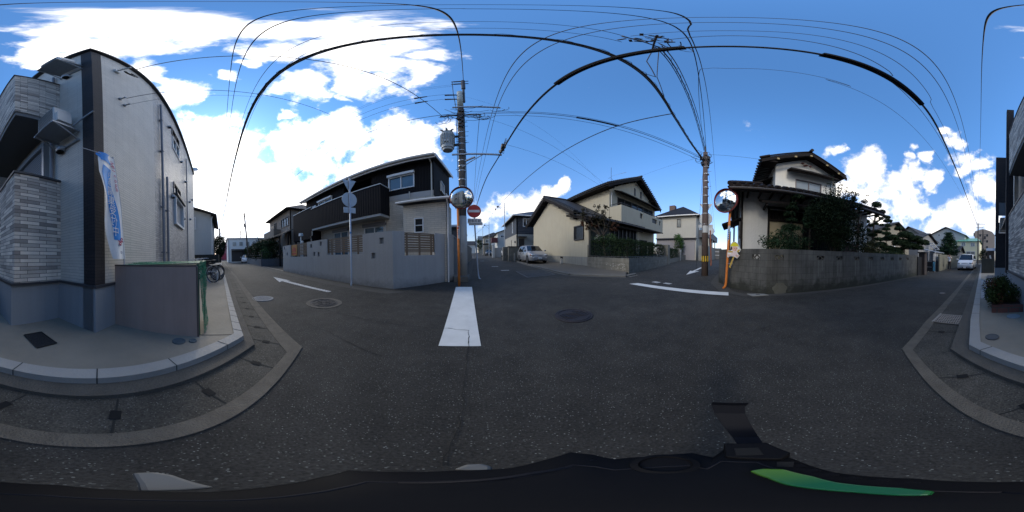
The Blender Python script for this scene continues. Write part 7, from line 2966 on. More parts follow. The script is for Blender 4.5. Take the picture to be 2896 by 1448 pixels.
cst = [FW.pt(.40 + .22 * math.cos(i * .35) * (1 + .15 * math.sin(i * 1.7)), .002, max(.002, .14 + .20 * math.sin(i * .35) * (1 + .12 * math.cos(i * 2.1)))) for i in range(18)]
b.poly(cst)
b.build('pale_patch', M('pale_lichen_patch', (.095, .092, .074), .9, .3, 8), bw)
# pale runs of lime below the pierced blocks
b = MB()
for a in hy[1:]:
    for s in (-.07, .07):
        zb_ = pr_.uniform(.45, .7)
        b.poly([FW.pt(a + s - .028, .0022, 1.02), FW.pt(a + s + .028, .0022, 1.02), FW.pt(a + s + .02, .0022, zb_), FW.pt(a + s - .022, .0022, zb_ - .05)])
b.build('lime_streak', M('lime_streaks', (.125, .125, .115), .9, .35, 14), bw)

# ------------------------------------------------------------------ garden trees behind the wall
SOILG = M('garden_soil', (.03, .028, .02), .95, .4, 6, .5)
b = MB()
b.poly([(4.78, -9.5, .02), (14, -9.5, .02), (14, .3, .02), (6.6, .3, .02), (5.6, .0, .02), (4.8, -1.0, .02)])
struct(b, 'garden_ground', SOILG)


def pads(name, label, base, trunk, pl, size=.055, n=420, mat=PINE, seed=1, group=None, cat='tree', tr=.07, tip=None):
    rr = random.Random(seed)
    t = thing(name, label, cat, base, group)
    b = MB()
    limb(b, wob(base, trunk[0], 2, .02, rr)[:2] + trunk, tr, tr * .45, 8)
    for (x, y, z, r, h) in pl:
        # branch from nearest trunk point to the pad
        q = min(trunk, key=lambda p: (Vector(p) - Vector((x, y, z - .15))).length)
        limb(b, wob(q, (x, y, z - h * .3), 3, .03, rr), tr * .4, tr * .15, 6)
    b.build('trunk', BARK, t)
    b = MB()
    for (x, y, z, r, h) in pl:
        k = int(n * 1.7 * (r / .3) ** 1.6)
        b.ball((x, y, z + h * .28), r * .84, r * .84, h * .55, 12, 7, .10)
        for i in range(k):
            a = rr.uniform(0, 6.283)
            u = math.sqrt(rr.random()) * r * rr.uniform(.85, 1.06)
            top = h * math.sqrt(max(0, 1 - (u / (r * 1.07)) ** 2))
            zz = z + rr.choice((top, top * rr.random(), -h * .35 * rr.random())) + rr.gauss(0, .012)
            p = Vector((x + math.cos(a) * u, y + math.sin(a) * u, zz))
            d = Vector((rr.gauss(0, .7), rr.gauss(0, .7), abs(rr.gauss(.7, .5)))).normalized()
            s = d.orthogonal().normalized()
            s = Matrix.Rotation(rr.uniform(0, 6.28), 3, d) @ s
            L = size * rr.uniform(.7, 1.5)
            b.add([p - d * L * .4, p + s * L * .22, p + d * L * .6, p - s * L * .22], [(0, 1, 2, 3)])
    b.build('foliage', mat, t)
    return t


pads('pruned_tree', 'pad pruned evergreen in front of the cream board, nearest the white plaster wall', 'tree' and (5.6, -1.95, .05), [(5.57, -1.97, 1.2), (5.55, -2.0, 2.2), (5.55, -2.02, 2.9), (5.48, -2.15, 3.3)],
     [(5.46, -2.20, 3.33, .27, .16), (5.55, -2.0, 2.90, .24, .10), (5.56, -1.92, 2.66, .23, .10), (5.57, -2.0, 2.44, .22, .10), (5.57, -1.93, 2.14, .30, .14), (5.53, -2.05, 3.08, .14, .07)], seed=41, n=600)
pads('pruned_tree', 'pad pruned evergreen standing second from the white plaster wall', 'tree' and (5.3, -2.6, .05), [(5.3, -2.6, 1.2), (5.28, -2.62, 2.2), (5.27, -2.64, 2.75)],
     [(5.26, -2.66, 2.86, .26, .13), (5.28, -2.62, 2.66, .26, .11), (5.30, -2.58, 2.48, .26, .11), (5.26, -2.66, 2.25, .28, .14)], seed=42, n=600)
t = thing('evergreen_tree', 'big shapeless dark evergreen with upright shoots rising above the roof edge behind the block wall', 'tree', (5.0, -3.5, .05))
rr = random.Random(43)
b = MB()
limb(b, wob((5.0, -3.5, .02), (5.0, -3.5, 2.6), 5, .05, rr), .10, .05)
for k in range(10):
    a = rr.uniform(0, 6.28)
    limb(b, wob((5.0, -3.5, 1.0 + k * .15), (5.0 + .3 * math.cos(a), -3.5 + .75 * math.sin(a), 2.0 + k * .13), 3, .06, rr), .04, .012, 5)
shoots = [(5.03, -3.40, 4.5), (5.10, -3.3, 4.1), (5.2, -3.15, 3.95), (4.85, -3.7, 4.05), (4.72, -3.85, 3.95), (4.62, -3.98, 3.75), (5.0, -3.48, 4.2), (4.55, -4.08, 3.5), (5.28, -3.0, 3.5), (4.9, -3.6, 4.25)]
for s in shoots:
    limb(b, wob((5.0 + rr.uniform(-.1, .1), -3.5 + (s[1] + 3.5) * .5, 2.8), s, 3, .03, rr), .02, .005, 5)
b.build('trunk', BARK, t)
b = MB()
leaves(b, (4.98, -3.42, 2.55), (.42, .95, .98), 15000, .064, 60, rr=rr)
leaves(b, (5.0, -3.50, 2.45), (.30, .62, .75), 3000, .09, rr=rr)
leaves(b, (4.85, -3.75, 1.75), (.30, .60, .60), 1500, .08, 14, rr=rr)
for s in shoots:
    q = Vector((5.0, -3.5 + (s[1] + 3.5) * .5, 2.8))
    for i in range(70):
        f = rr.uniform(.25, 1.02)
        p = q.lerp(Vector(s), f) + Vector((rr.gauss(0, .05), rr.gauss(0, .05), rr.gauss(0, .03)))
        leaves(b, p, (.03, .03, .03), 1, .095, rr=rr, aspect=.42)
b.build('foliage', leafmat('dark_glossy_leaves', (.005, .011, .005), (.022, .038, .016), 3), t)
t = thing('camellia_tree', 'loose airy tree with sky showing through its leaves right of the big dark evergreen', 'tree', (4.95, -4.6, .05))
b = MB()
limb(b, wob((4.95, -4.55, .02), (4.95, -4.7, 2.6), 4, .04, rr), .06, .03)
tp = [(5.1, -4.75, 3.6), (4.88, -5.0, 3.75), (5.0, -4.9, 3.35), (5.25, -4.5, 3.85), (4.8, -4.4, 3.3), (4.75, -4.2, 3.65), (4.9, -4.3, 2.9), (5.0, -4.75, 2.5), (4.85, -4.55, 2.2)]
for s in tp:
    limb(b, wob((4.95, -4.65, 2.1), s, 3, .06, rr), .022, .006, 5)
b.build('trunk', BARK, t)
b = MB()
for s in tp:
    leaves(b, s, (.22, .28, .24), 130, .085, 6, rr=rr)
leaves(b, (4.95, -4.6, 2.0), (.30, .55, .55), 900, .085, 12, rr=rr)
b.build('foliage', leafmat('dark_glossy_leaves', (.005, .011, .005), (.022, .038, .016), 3), t)
t = thing('nandina_bush', 'low bushy shrub with long pointed fresh green leaves just above the block wall', 'shrub', (5.15, -1.6, .05))
b = MB()
for k in range(12):
    limb(b, wob((5.15 + rr.uniform(-.15, .15), -1.6 + rr.uniform(-.4, .4), .05), (5.1 + rr.uniform(-.25, .25), -1.6 + rr.uniform(-.7, .7), 1.8), 3, .05, rr), .012, .004, 5)
b.build('stem', BARK, t)
b = MB()
leaves(b, (5.12, -1.70, 1.55), (.32, .80, .42), 3000, .10, 34, rr=rr, aspect=.28)
for s in ((5.0, -2.1, 2.1), (4.95, -2.25, 2.2), (5.15, -1.6, 1.85), (5.2, -1.3, 1.7)):
    leaves(b, s, (.13, .16, .16), 90, .13, 4, rr=rr, aspect=.25)
b.build('foliage', leafmat('nandina_leaves', (.008, .020, .009), (.035, .068, .03), 4), t)
t = thing('dry_shrub', 'brownish thin shrub by the yellowish pillar at the right end of the dark trees', 'shrub', (4.85, -5.3, .05))
b = MB()
for k in range(9):
    limb(b, wob((4.9 + rr.uniform(-.1, .1), -5.3 + rr.uniform(-.3, .3), .05), (4.9 + rr.uniform(-.2, .2), -5.3 + rr.uniform(-.5, .5), 1.9), 3, .05, rr), .010, .004, 5)
b.build('stem', BARK, t)
b = MB()
leaves(b, (4.9, -5.35, 1.55), (.25, .75, .42), 800, .09, 16, rr=rr, aspect=.4)
b.build('foliage', leafmat('olive_leaves', (.02, .022, .008), (.075, .075, .028), 4), t)

ctp = [(6.81, -8.0, 4.60, .36, .26), (6.93, -7.9, 4.33, .18, .10), (6.51, -8.24, 4.16, .24, .14), (7.26, -7.58, 4.02, .30, .16), (6.77, -8.02, 3.86, .17, .12), (6.57, -8.19, 3.68, .17, .13), (7.29, -7.55, 3.45, .27, .17), (7.08, -7.75, 3.22, .22, .13),
       (6.79, -8.01, 3.34, .17, .10), (6.52, -8.23, 3.26, .16, .10), (7.29, -7.56, 2.90, .33, .14), (6.69, -8.09, 2.78, .30, .13), (6.95, -7.87, 2.58, .30, .12), (6.69, -8.1, 2.30, .33, .14), (7.1, -7.7, 2.0, .36, .16)]
pads('cloud_pine', 'tall cloud pruned pine with round dark pads against the sky, behind the block wall', 'tree' and (7.0, -7.83, .05), [(6.99, -7.84, 1.2), (6.97, -7.85, 2.4), (6.9, -7.92, 3.5), (6.83, -7.98, 4.4)], ctp, .07, 420, seed=51, tr=.085)
pads('cloud_pine', 'smaller thin cloud pruned pine just right of the tall one', 'tree' and (7.75, -10.4, .05), [(7.75, -10.4, 1.5), (7.78, -10.42, 3.0), (7.72, -10.46, 4.3)],
     [(7.75, -10.44, 4.40, .30, .16), (7.69, -10.48, 4.10, .40, .14), (7.68, -10.49, 3.72, .26, .14), (7.79, -10.41, 3.42, .34, .14), (7.79, -10.41, 3.08, .40, .16), (7.7, -10.4, 2.6, .45, .2)], .09, 300, seed=52, tr=.06)
pads('spreading_pine', 'broad low spreading pine overhanging the far end of the block wall', 'tree' and (6.1, -9.9, .05), [(6.1, -9.9, .8), (6.0, -9.85, 1.8), (5.9, -9.9, 2.5), (6.1, -9.75, 3.1)],
     [(6.18, -9.7, 3.22, .32, .16), (5.75, -9.96, 2.72, .60, .30), (6.53, -9.46, 2.52, .60, .25), (5.2, -10.26, 2.45, .62, .28), (4.63, -10.53, 2.20, .50, .26), (6.01, -9.81, 2.15, .70, .3), (6.78, -9.29, 1.75, .55, .25), (5.47, -10.12, 1.95, .70, .3), (6.26, -9.65, 1.60, .60, .28), (7.17, -8.99, 1.95, .5, .3), (5.0, -10.4, 1.85, .45, .22)], .085, 330, seed=53, tr=.10)
t = thing('small_shrub', 'pale olive shrub between the old house corner and the tall cloud pine', 'shrub', (6.0, -6.4, .05))
b = MB()
limb(b, wob((6.0, -6.4, .0), (6.0, -6.3, 1.8), 3, .05, rr), .03, .01, 5)
b.build('stem', BARK, t)
b = MB()
leaves(b, (5.95, -6.4, 1.65), (.35, .75, .55), 1100, .10, 18, rr=rr, aspect=.4)
b.build('foliage', leafmat('olive_leaves', (.02, .022, .008), (.075, .075, .028), 4), t)
hedge('hedge', 'low dark shrubs just above the far half of the block wall', 'hedge', (5.0, -6.0), (5.4, -9.4), .9, 1.45, .5, 2200, LEAF, .09, .07, 54)

# ------------------------------------------------------------------ street running south, left-hand side
PILB = BRICK('brown_gate_brick', (.06, .045, .038), (.05, .038, .033), (.03, .026, .022), .2, .10, .006, var=.25)
t = thing('gate_pillar', 'dark brown gate pillar with wide cap ending the mossy block wall', 'pillar', (4.6, -10.5, 0))
b = MB()
b.box(4.42, 4.86, -10.8, -10.35, 0, 1.52)
b.build('pillar', PILB, t)
b = MB()
b.box(4.34, 4.94, -10.88, -10.27, 1.522, 1.60)
b.build('cap', DARKM, t)
b = MB()
b.box(4.60, 4.72, -10.30, -9.66, 0, 1.25)
b.build('gate_leaf', flat('dark_gate', (.02, .02, .022), .5), t)
t = thing('open_carport', 'white tube carport frame and clutter behind a dark gate past the brown pillar', 'carport', (5, -13.5, 0))
b = MB()
for (p, q) in (((4.59, -13, 0), (4.59, -13, 1.9)), ((4.59, -13, 1.9), (5.25, -13.2, 2.46)), ((4.23, -13, 1.9), (4.81, -13.1, 2.45)), ((4.23, -13, 1.9), (4.59, -13, 1.9)), ((4.81, -13.1, 2.45), (5.25, -13.2, 2.46)), ((4.4, -13.05, 2.08), (4.78, -13.06, 2.06)), ((4.62, -13.07, 2.26), (5.02, -13.1, 2.26)), ((5.25, -13.2, 0), (5.25, -13.2, 2.46))):
    b.tube([p, q], .028, 6)
b.build('frame', flat('white_tube', (.55, .55, .55), .4), t)
b = MB()
b.box(4.30, 5.40, -13.06, -13.0, .05, .95)
b.build('gate_leaf', flat('dark_gate', (.02, .02, .022), .5), t)
b = MB()
b.tube([(4.86, -12.98, .88), (5.38, -12.98, .88)], .02, 5)
b.tube([(4.86, -12.98, .42), (5.38, -12.98, .42)], .02, 5)
b.build('gate_rail', ALU, t)
t = thing('grey_shed', 'grey lean-to with pale corrugated roof behind the carport frame', 'shed', (5.8, -14.5, 0))
b = MB()
b.box(5.1, 6.6, -16.5, -14.0, 0, 1.75)
b.build('wall', M('pale_grey_shed_wall', (.30, .31, .32), .8, .15, 2), t)
b = MB()
slab(b, [(4.9, -13.8, 1.78), (6.9, -13.8, 2.15), (6.9, -16.8, 2.15), (4.9, -16.8, 1.78)], .06)
b.build('roof', RIBS('grey_corrugated', (.26, .28, .31), .16, 'Y', .5, .1, .3), t)
b = MB()
for k in range(5):
    b.box(5.15 + k * .14, 5.18 + k * .14, -13.99, -13.95, .9, 1.6)
b.build('hung_frames', DARKM, t)
t = thing('blue_sheet', 'light blue plastic sheet hanging on the dark gate', 'sheet', (4.66, -12.96, 0))
b = MB()
sp_ = random.Random(3)
g_ = [[(4.56 + i * .05 + sp_.uniform(-.008, .008), -12.965 + sp_.uniform(-.015, .02), .10 + j * .11) for i in range(5)] for j in range(8)]
for j in range(7):
    for i in range(4):
        b.quad(g_[j][i], g_[j][i + 1], g_[j + 1][i + 1], g_[j + 1][i])
o = b.build('plastic_sheet', flat('light_blue_plastic', (.10, .30, .42), .5), t)
sd_ = o.modifiers.new('thickness', 'SOLIDIFY')
sd_.thickness = .006
t = thing('block_wall', 'pale block wall with small openings behind the standing person', 'block wall', (4.9, -18, 0))
b = MB()
FWp = Face((4.62, -14.3), (4.62, -23.2))
FWp.n = Vector((-1, 0, 0))
FWp.wall(b, 0, 1.55, [(1.2 + k * 1.2, 1.35 + k * 1.2, .35, .55) for k in range(6)], .14)
b.build('wall', M('pale_mossy_wall', (.16, .155, .12), .9, .25, 2.2, .3, streak=.25), t)
t = thing('conifer', 'broad dark green conifer with drooping sprays behind the pale block wall', 'tree', (6.1, -23, 0))
rr = random.Random(61)
b = MB()
limb(b, wob((6.1, -23.2, 0), (6.1, -23.2, 5.1), 5, .05, rr), .14, .03)
br = []
for k in range(46):
    z = 1.3 + (k / 46) * 3.6
    rad = (1.0 - (z - 1.2) / 4.2) * 1.75 + .15
    a = k * 2.4 + rr.uniform(-.3, .3)
    e_ = Vector((6.1 + math.cos(a) * rad, -23.2 + math.sin(a) * rad, z + .25 * rad + rr.uniform(-.1, .25)))
    limb(b, [(6.1, -23.2, z), e_], .03, .008, 5)
    br.append((Vector((6.1, -23.2, z)), e_))
b.build('trunk', BARK, t)
b = MB()
for (p, e_) in br:
    for i in range(120):
        f = rr.uniform(.15, 1.08)
        q = p.lerp(e_, f) + Vector((rr.gauss(0, .13), rr.gauss(0, .13), rr.gauss(-.02, .10)))
        leaves(b, q, (.02, .02, .02), 1, .28, rr=rr, aspect=.34)
b.build('crown', leafmat('conifer_sprays', (.008, .022, .012), (.03, .065, .03), 2), t)
# the person
pe = thing('person', 'person in white shirt and dark trousers with both hands raised to the face', 'person', (4.02, -15.7, 0))
px0, py0 = 4.03, -15.7
SK = M('skin_tone', (.42, .25, .18), .6, .08, 8)
hs = 1.56 / 1.72


def P_(x, y, z):
    return (px0 + x * hs, py0 + y * hs, z * hs)


vs = [P_(0, 0, .94), P_(0, -.01, 1.12), P_(0, -.015, 1.30), P_(0, 0, 1.43), P_(0, .01, 1.50), P_(0, .03, 1.60), P_(0, .03, 1.69),
      P_(-.09, 0, .88), P_(-.105, .02, .50), P_(-.11, -.02, .09), P_(-.115, .13, .035),
      P_(.09, 0, .88), P_(.10, .02, .50), P_(.11, -.02, .09), P_(.12, .13, .035),
      P_(-.18, 0, 1.40), P_(-.27, .16, 1.30), P_(-.11, .20, 1.56),
      P_(.18, 0, 1.40), P_(.30, .12, 1.36), P_(.13, .20, 1.60)]
ed = [(0, 1), (1, 2), (2, 3), (3, 4), (4, 5), (5, 6), (0, 7), (7, 8), (8, 9), (9, 10), (0, 11), (11, 12), (12, 13), (13, 14), (3, 15), (15, 16), (16, 17), (3, 18), (18, 19), (19, 20)]
ra = [.13, .115, .125, .08, .052, .085, .07, .085, .06, .042, .035, .085, .06, .042, .035, .06, .042, .028, .06, .042, .028]
body = skin(vs, ed, [r * hs for r in ra], 2)
for (hx, hz_, sx) in ((-.11, 1.56, 1), (.13, 1.60, -1)):  # fingers and thumb of both hands
    palm = Vector(P_(hx, .20, hz_))
    for k in range(4):
        q = palm + Vector((sx * .012, .012, .05 - k * .022)) * hs
        e1 = palm + Vector((sx * (.05 + .006 * (1.5 - abs(k - 1.5))), -.005, .055 - k * .022)) * hs
        e2 = palm + Vector((sx * (.075 + .008 * (1.5 - abs(k - 1.5))), -.03, .05 - k * .02)) * hs
        body.tube([palm, q, e1, e2], [.012, .010, .009, .007], 6)
    body.tube([palm, palm + Vector((sx * .02, -.02, -.04)) * hs, palm + Vector((sx * .05, -.035, -.045)) * hs], [.012, .010, .008], 6)
body.ball(P_(0, .125, 1.615), .016, .022, .02, 8, 6)
for s in (-1, 1):
    body.ball(P_(s * .085, .03, 1.62), .012, .02, .03, 8, 6)
body.build('body', SK, pe, smooth=True)
b = MB()
for s in (-1, 1):
    b.ball(P_(s * .033, .108, 1.645), .010, .006, .008, 8, 6)
b.ball(P_(0, .112, 1.565), .022, .006, .006, 8, 6)
b.build('face_features', flat('dark_brown', (.04, .02, .018), .6), pe)
skin([P_(0, 0, .90), P_(0, -.01, 1.12), P_(0, -.015, 1.30), P_(0, 0, 1.44), P_(-.18, 0, 1.40), P_(-.25, .10, 1.335), P_(.18, 0, 1.40), P_(.26, .075, 1.375)],
     [(0, 1), (1, 2), (2, 3), (3, 4), (4, 5), (3, 6), (6, 7)], [q * hs for q in (.150, .135, .145, .085, .078, .066, .078, .066)], 2).build('shirt', clothmat('white_shirt', (.55, .57, .62)), pe, smooth=True)
skin([P_(0, 0, .96), P_(-.09, 0, .88), P_(-.105, .02, .50), P_(-.11, -.02, .07), P_(.09, 0, .88), P_(.10, .02, .50), P_(.11, -.02, .07)],
     [(0, 1), (1, 2), (2, 3), (0, 4), (4, 5), (5, 6)], [q * hs for q in (.142, .10, .078, .06, .10, .078, .06)], 2).build('trousers', clothmat('black_trousers', (.015, .015, .018)), pe, smooth=True)
b = MB()
b.ball(P_(0, .012, 1.675), .092 * hs, .100 * hs, .085 * hs, 14, 10)
b.build('hair', flat('black_hair', (.012, .010, .010), .5), pe, smooth=True)
b = MB()
for s in (-1, 1):
    b.ball(P_(s * .115, .07, .045), .05, .13, .045, 10, 6)
b.build('shoe', BLACK, pe, smooth=True)

# houses beyond along the south street
YEL = M('pale_yellow_render', (.74, .69, .46), .85, .06, 1, .1, streak=.06)
GRN = RIBS('green_metal_roof', (.14, .36, .25), .35, 'X', .5, .1, .25)
simple_house('yellow_house', 'pale yellow two storey house with a green roof at the end of the south street', 2.6, 7.9, -47, -38, 0, 5.35, 6.5, YEL, GRN, 'x', .4,
             (('n', 1.05, 2.0, 4.2, 5.05, CURT), ('n', 3.25, 4.25, 4.1, 4.95, CURT), ('n', 2.2, 4.3, 2.0, 2.95, CURT), ('n', 4.8, 5.2, 4.2, 5.0, GLASS)), hip=1.2)
t = thing('garden_wall', 'low pale wall in front of the yellow house beyond the white van', 'garden wall', (2, -36.5, 0))
b = MB()
b.box(.2, 5.5, -36.9, -36.7, 0, 1.0)
b.build('wall', M('pale_low_wall', (.22, .22, .20), .9, .15, 2), t)
b = MB()
b.box(.2, 5.5, -36.7, -36.66, .0, .12)
b.build('white_edge', WHITEP, t)
ap = thing('brown_apartment_block', 'tall brown apartment block with slanted top corner far down the south street', 'apartment block', (3, -80, 0))
b = MB()
b.ext([(7.4, -75, 0), (7.4, -75, 14.0), (6.9, -75, 14.2), (3.6, -75, 15.2), (.7, -75, 14.4), (-.6, -75, 13.9), (-2.0, -75, 12.2), (-2.0, -75, 0)], (0, -12, 0))
b.build('wall', M('brown_tower_render', (.38, .29, .22), .85, .08, .5, 0, streak=.1), ap)
b = MB()
for j in range(4):
    for i in range(2):
        b.box(1.2 + i * 3.2, 2.0 + i * 3.2, -74.99, -74.9, 3.2 + j * 2.8, 4.3 + j * 2.8)
b.build('window', GLASS, ap)
b = MB()
for j in range(5):
    b.box(7.41, 8.0, -84, -75.5, 1.8 + j * 2.6, 3.0 + j * 2.6)
b.build('balcony', flat('dark_balcony', (.06, .05, .05), .6), ap)
t = thing('utility_pole', 'far thin utility pole with crossarms in front of the brown apartment block', 'utility pole', (1.6, -34, 0))
b = MB()
b.tube([(1.6, -34, 0), (1.6, -34, 7.3)], [.17, .12], 8)
b.build('shaft', POLE1, t)
b = MB()
for (z, w_) in ((6.2, 1.0), (4.9, .9), (5.3, .6)):
    b.box(1.6 - w_, 1.6 + w_, -34.05, -33.95, z, z + .10)
b.box(1.0, 1.4, -34.1, -33.8, 5.35, 5.95)
b.build('crossarm', DARKM, t)
t = thing('utility_pole', 'far steel pole frame carrying the overhead cables at the end of the south street', 'utility pole', (2.8, -36, 0))
b = MB()
b.tube([(2.8, -36.2, 0), (2.8, -36.2, 9.2)], [.15, .11], 8)
b.build('shaft', POLE1, t)
b = MB()
b.box(1.2, 3.2, -36.25, -36.15, 9.0, 9.12)
b.box(1.6, 3.2, -36.25, -36.15, 8.2, 8.3)
b.build('crossarm', STEEL, t)
GRYH = M('grey_render', (.27, .26, .25), .85, .07, 1)
simple_house('gabled_house', 'pale house with steep gable behind the conifer on the south street', 6.4, 16.0, -50, -40, 0, 7.1, 9.2, WH, DROOFY, 'y', .6, (('n', 2.6, 3.2, 6.9, 7.6, GLASS), ('n', 4.5, 5.5, 3.5, 4.6, GLASS)))
simple_house('gabled_house', 'pale yellowish house with dark edged gable behind the spreading pine', 12.4, 18.6, -36, -28.3, 0, 5.2, 7.4, BE, DROOFY, 'y', .5, (('n', 3.0, 3.3, 5.6, 6.5, DARKM),))
simple_house('tan_house', 'tan house with long tiled roof glimpsed between the cloud pines', 9.6, 15.5, -17.5, -11.2, 0, 3.7, 4.9, BE, DROOF, 'x', .5, (('w', 2, 3.2, 1.2, 2.4, GLASS), ('n', 2, 3.4, 1.2, 2.4, CURT)))
simple_house('low_house', 'low dark tiled house beside the conifer on the south street', 4.95, 8.5, -29, -24, 0, 2.3, 3.2, GRYH, DROOF, 'x', .4, (('n', .8, 2.0, .9, 1.8, GLASS),))
simple_house('far_house', 'grey far house with tiled roof behind the low shed, left of the white house gable', 9.5, 13.5, -27, -20, 0, 3.8, 5.0, GRYH, DROOFY, 'x', .4, (('n', 1, 2, 2.2, 3.2, GLASS),))
# right-hand side of the south street
t = thing('block_wall', 'low dark mossy wall just past the dark fin walls of the apartment block', 'block wall', (.2, -12, 0))
b = MB()
b.box(-.30, .66, -12.2, -12.0, 0, 1.15)
b.box(.52, .66, -22, -12.201, 0, 1.15)
b.build('wall', M('dark_mossy_wall', (.06, .062, .052), .9, .3, 2.2, .3, streak=.2), t)
b = MB()
b.box(-.32, .68, -12.22, -11.98, 1.152, 1.19)
b.build('coping', CONCD, t)
t = thing('small_shed', 'small shed with pale corrugated roof behind the low mossy wall', 'shed', (0, -22, 0))
b = MB()
b.box(-.5, .45, -24, -22.2, 0, 2.3)
b.build('wall', flat('brown_boards', (.07, .05, .04), .8), t)
b = MB()
slab(b, [(-.7, -21.9, 2.32), (.6, -21.9, 2.32), (.6, -24.2, 2.8), (-.7, -24.2, 2.8)], .06)
b.build('roof', RIBS('pale_corrugated', (.35, .37, .40), .2, 'X', .5, .1, .3), t)
far_tree('garden_tree', 'dark rounded garden tree behind the low mossy wall', 1.0, -23.5, 0, 2.6, .75, 1100, .16, DL, seed=71, trunk=.06)
t = thing('white_board', 'tilted white board leaning behind the low mossy wall', 'board', (.0, -12.6, 0))
b = MB()
b.ext([(-.22, -12.5, .6), (-.12, -12.5, .6), (.10, -12.5, 1.42), (-.02, -12.5, 1.46)], (0, -.03, 0))
b.box(-.2, -.1, -12.54, -12.51, 0, .62)
b.build('board', WHITEP, t)
simple_house('far_house', 'dark edged house mostly hidden behind the fin walls of the apartment block', -9.5, -1.2, -30, -20, 0, 5.6, 7.0, GRYH, DROOFY, 'y', .4, (('n', 2, 3, 3.4, 4.4, GLASS),))

# ================================================================== street running west
PALEW = M('pale_grey_house_wall', (.42, .43, .42), .85, .06, 1, .1, streak=.08)
gh = simple_house('grey_house', 'pale grey two storey house with a tiled gable just past the apartment block', -22, -15, -6.6, -1.0, 0, 5.2, 6.3, PALEW, DROOF, 'x', .55, (('e', 3.9, 4.2, 3.8, 5.0, GLASS),))
b = MB()
b.tube([(-14.95, -.85, 5.0), (-14.95, -.95, 4.7), (-14.95, -.95, .2)], .05, 6)
b.build('downpipe', WHITEP, gh)
t = thing('board_fence', 'dark solid fence beside the parked bicycles past the apartment block', 'fence', (-13.5, -1.3, .1))
b = MB()
b.box(-13.55, -13.45, -2.6, -.35, .1, 1.40)
b.box(-20, -13.56, -.42, -.34, .1, 1.42)
b.build('panel', RIBS('dark_board_fence', (.022, .024, .022), .18, 'W', .6, .15, .3), t)
t = far_tree('garden_tree', 'dark egg shaped garden tree by the street past the grey house', -20.0, -.30, 0, 4.0, .85, 4200, .15, DL, seed=81, trunk=.08, cz=.62, shape=(1, 1, .92))
t = thing('utility_pole', 'distant utility pole rising behind the egg shaped garden tree', 'utility pole', (-26, -.36, 0))
b = MB()
b.tube([(-26, -.36, 0), (-26, -.36, 5.8)], [.17, .12], 8)
b.build('shaft', POLE1, t)
b = MB()
for k in range(6):
    b.obox((-26, -.3 + (k % 2) * .35 - .17, 2.8 + k * .45), .1, .5, .06, 0)
b.build('crossarm', DARKM, t)
t = thing('utility_pole', 'thin leaning utility pole above the hedges on the left street', 'utility pole', (-29.7, 4.6, 0))
b = MB()
b.tube([(-29.6, 4.85, 0), (-29.72, 4.14, 9.5)], [.17, .11], 8)
b.build('shaft', POLE1, t)
b = MB()
b.box(-29.76, -29.66, 3.7, 4.9, 9.0, 9.1)
b.box(-29.76, -29.66, 3.9, 4.7, 8.7, 8.78)
b.obox((-29.7, 4.2, 7.0), .3, .3, .6)
b.build('crossarm', DARKM, t)
t = thing('utility_pole', 'small far utility pole above the white warehouse roof', 'utility pole', (-55, 6.2, 0))
b = MB()
b.tube([(-55, 6.2, 0), (-55, 6.2, 10.2)], [.17, .13], 8)
b.build('shaft', POLE1, t)
b = MB()
b.box(-55.05, -54.95, 5.5, 6.9, 9.6, 9.75)
b.box(-55.05, -54.95, 5.6, 6.8, 8.9, 9.0)
b.build('crossarm', DARKM, t)
wa = thing('warehouse', 'white flat roofed warehouse with a dark canopy at the far end of the left street', 'warehouse', (-38, 4, 0))
b = MB()
b.box(-44, -34, 1.2, 9.5, 0, 5.0)
b.build('wall', M('white_warehouse_wall', (.66, .64, .60), .8, .06, .8, 0, streak=.08), wa)
b = MB()
b.box(-44.2, -33.7, .9, 9.8, 5.002, 5.16)
b.build('roof', flat('white_roof_edge', (.5, .5, .5), .5), wa)
b = MB()
b.box(-33.9, -33.0, 1.85, 6.5, 2.62, 2.76)
b.build('canopy', flat('dark_canopy', (.05, .05, .055), .6), wa)
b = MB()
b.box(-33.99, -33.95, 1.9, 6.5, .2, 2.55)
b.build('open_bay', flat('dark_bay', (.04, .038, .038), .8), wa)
b = MB()
for y in (2.2, 3.6, 5.0, 6.4):
    b.box(-33.99, -33.9, y, y + .7, 3.5, 4.3)
b.build('window', CURT, wa)
b = MB()
b.tube([(-33.9, 1.3, 5.0), (-33.9, 1.3, 0)], .06, 6)
b.tube([(-33.9, 8.9, 5.0), (-33.9, 8.9, 0)], .06, 6)
b.build('downpipe', flat('grey_pipe', (.22, .22, .24), .45), wa)
t = simple_house('pink_building', 'small pinkish red building at the far end of the left street', -72, -62, -1.2, 2.1, 0, 6.2, 7.0, M('pink_render', (.30, .12, .13), .85, .08, .6), DROOF, 'x', .3, (('e', .8, 1.6, 3.4, 4.6, GLASS),))
b = MB()
b.box(-61.99, -61.9, -.2, 1.5, .3, 2.6)
b.build('red_shopfront', flat('red_shopfront', (.30, .03, .05), .5), t)
car('far white car parked by the canopy of the warehouse', 'car', (-31.5, 4.6, 0), R(-10), PEARL, hatch, (1.25, -1.2), .30, ((1.05, 1.02, .70), (.38, 1.45, .58)), hatch_side, .72, .60, 1.69,
    [(.4, .6, .68, 1.92, DARKM)], .42, 'parked_car', None, None, 1.99)
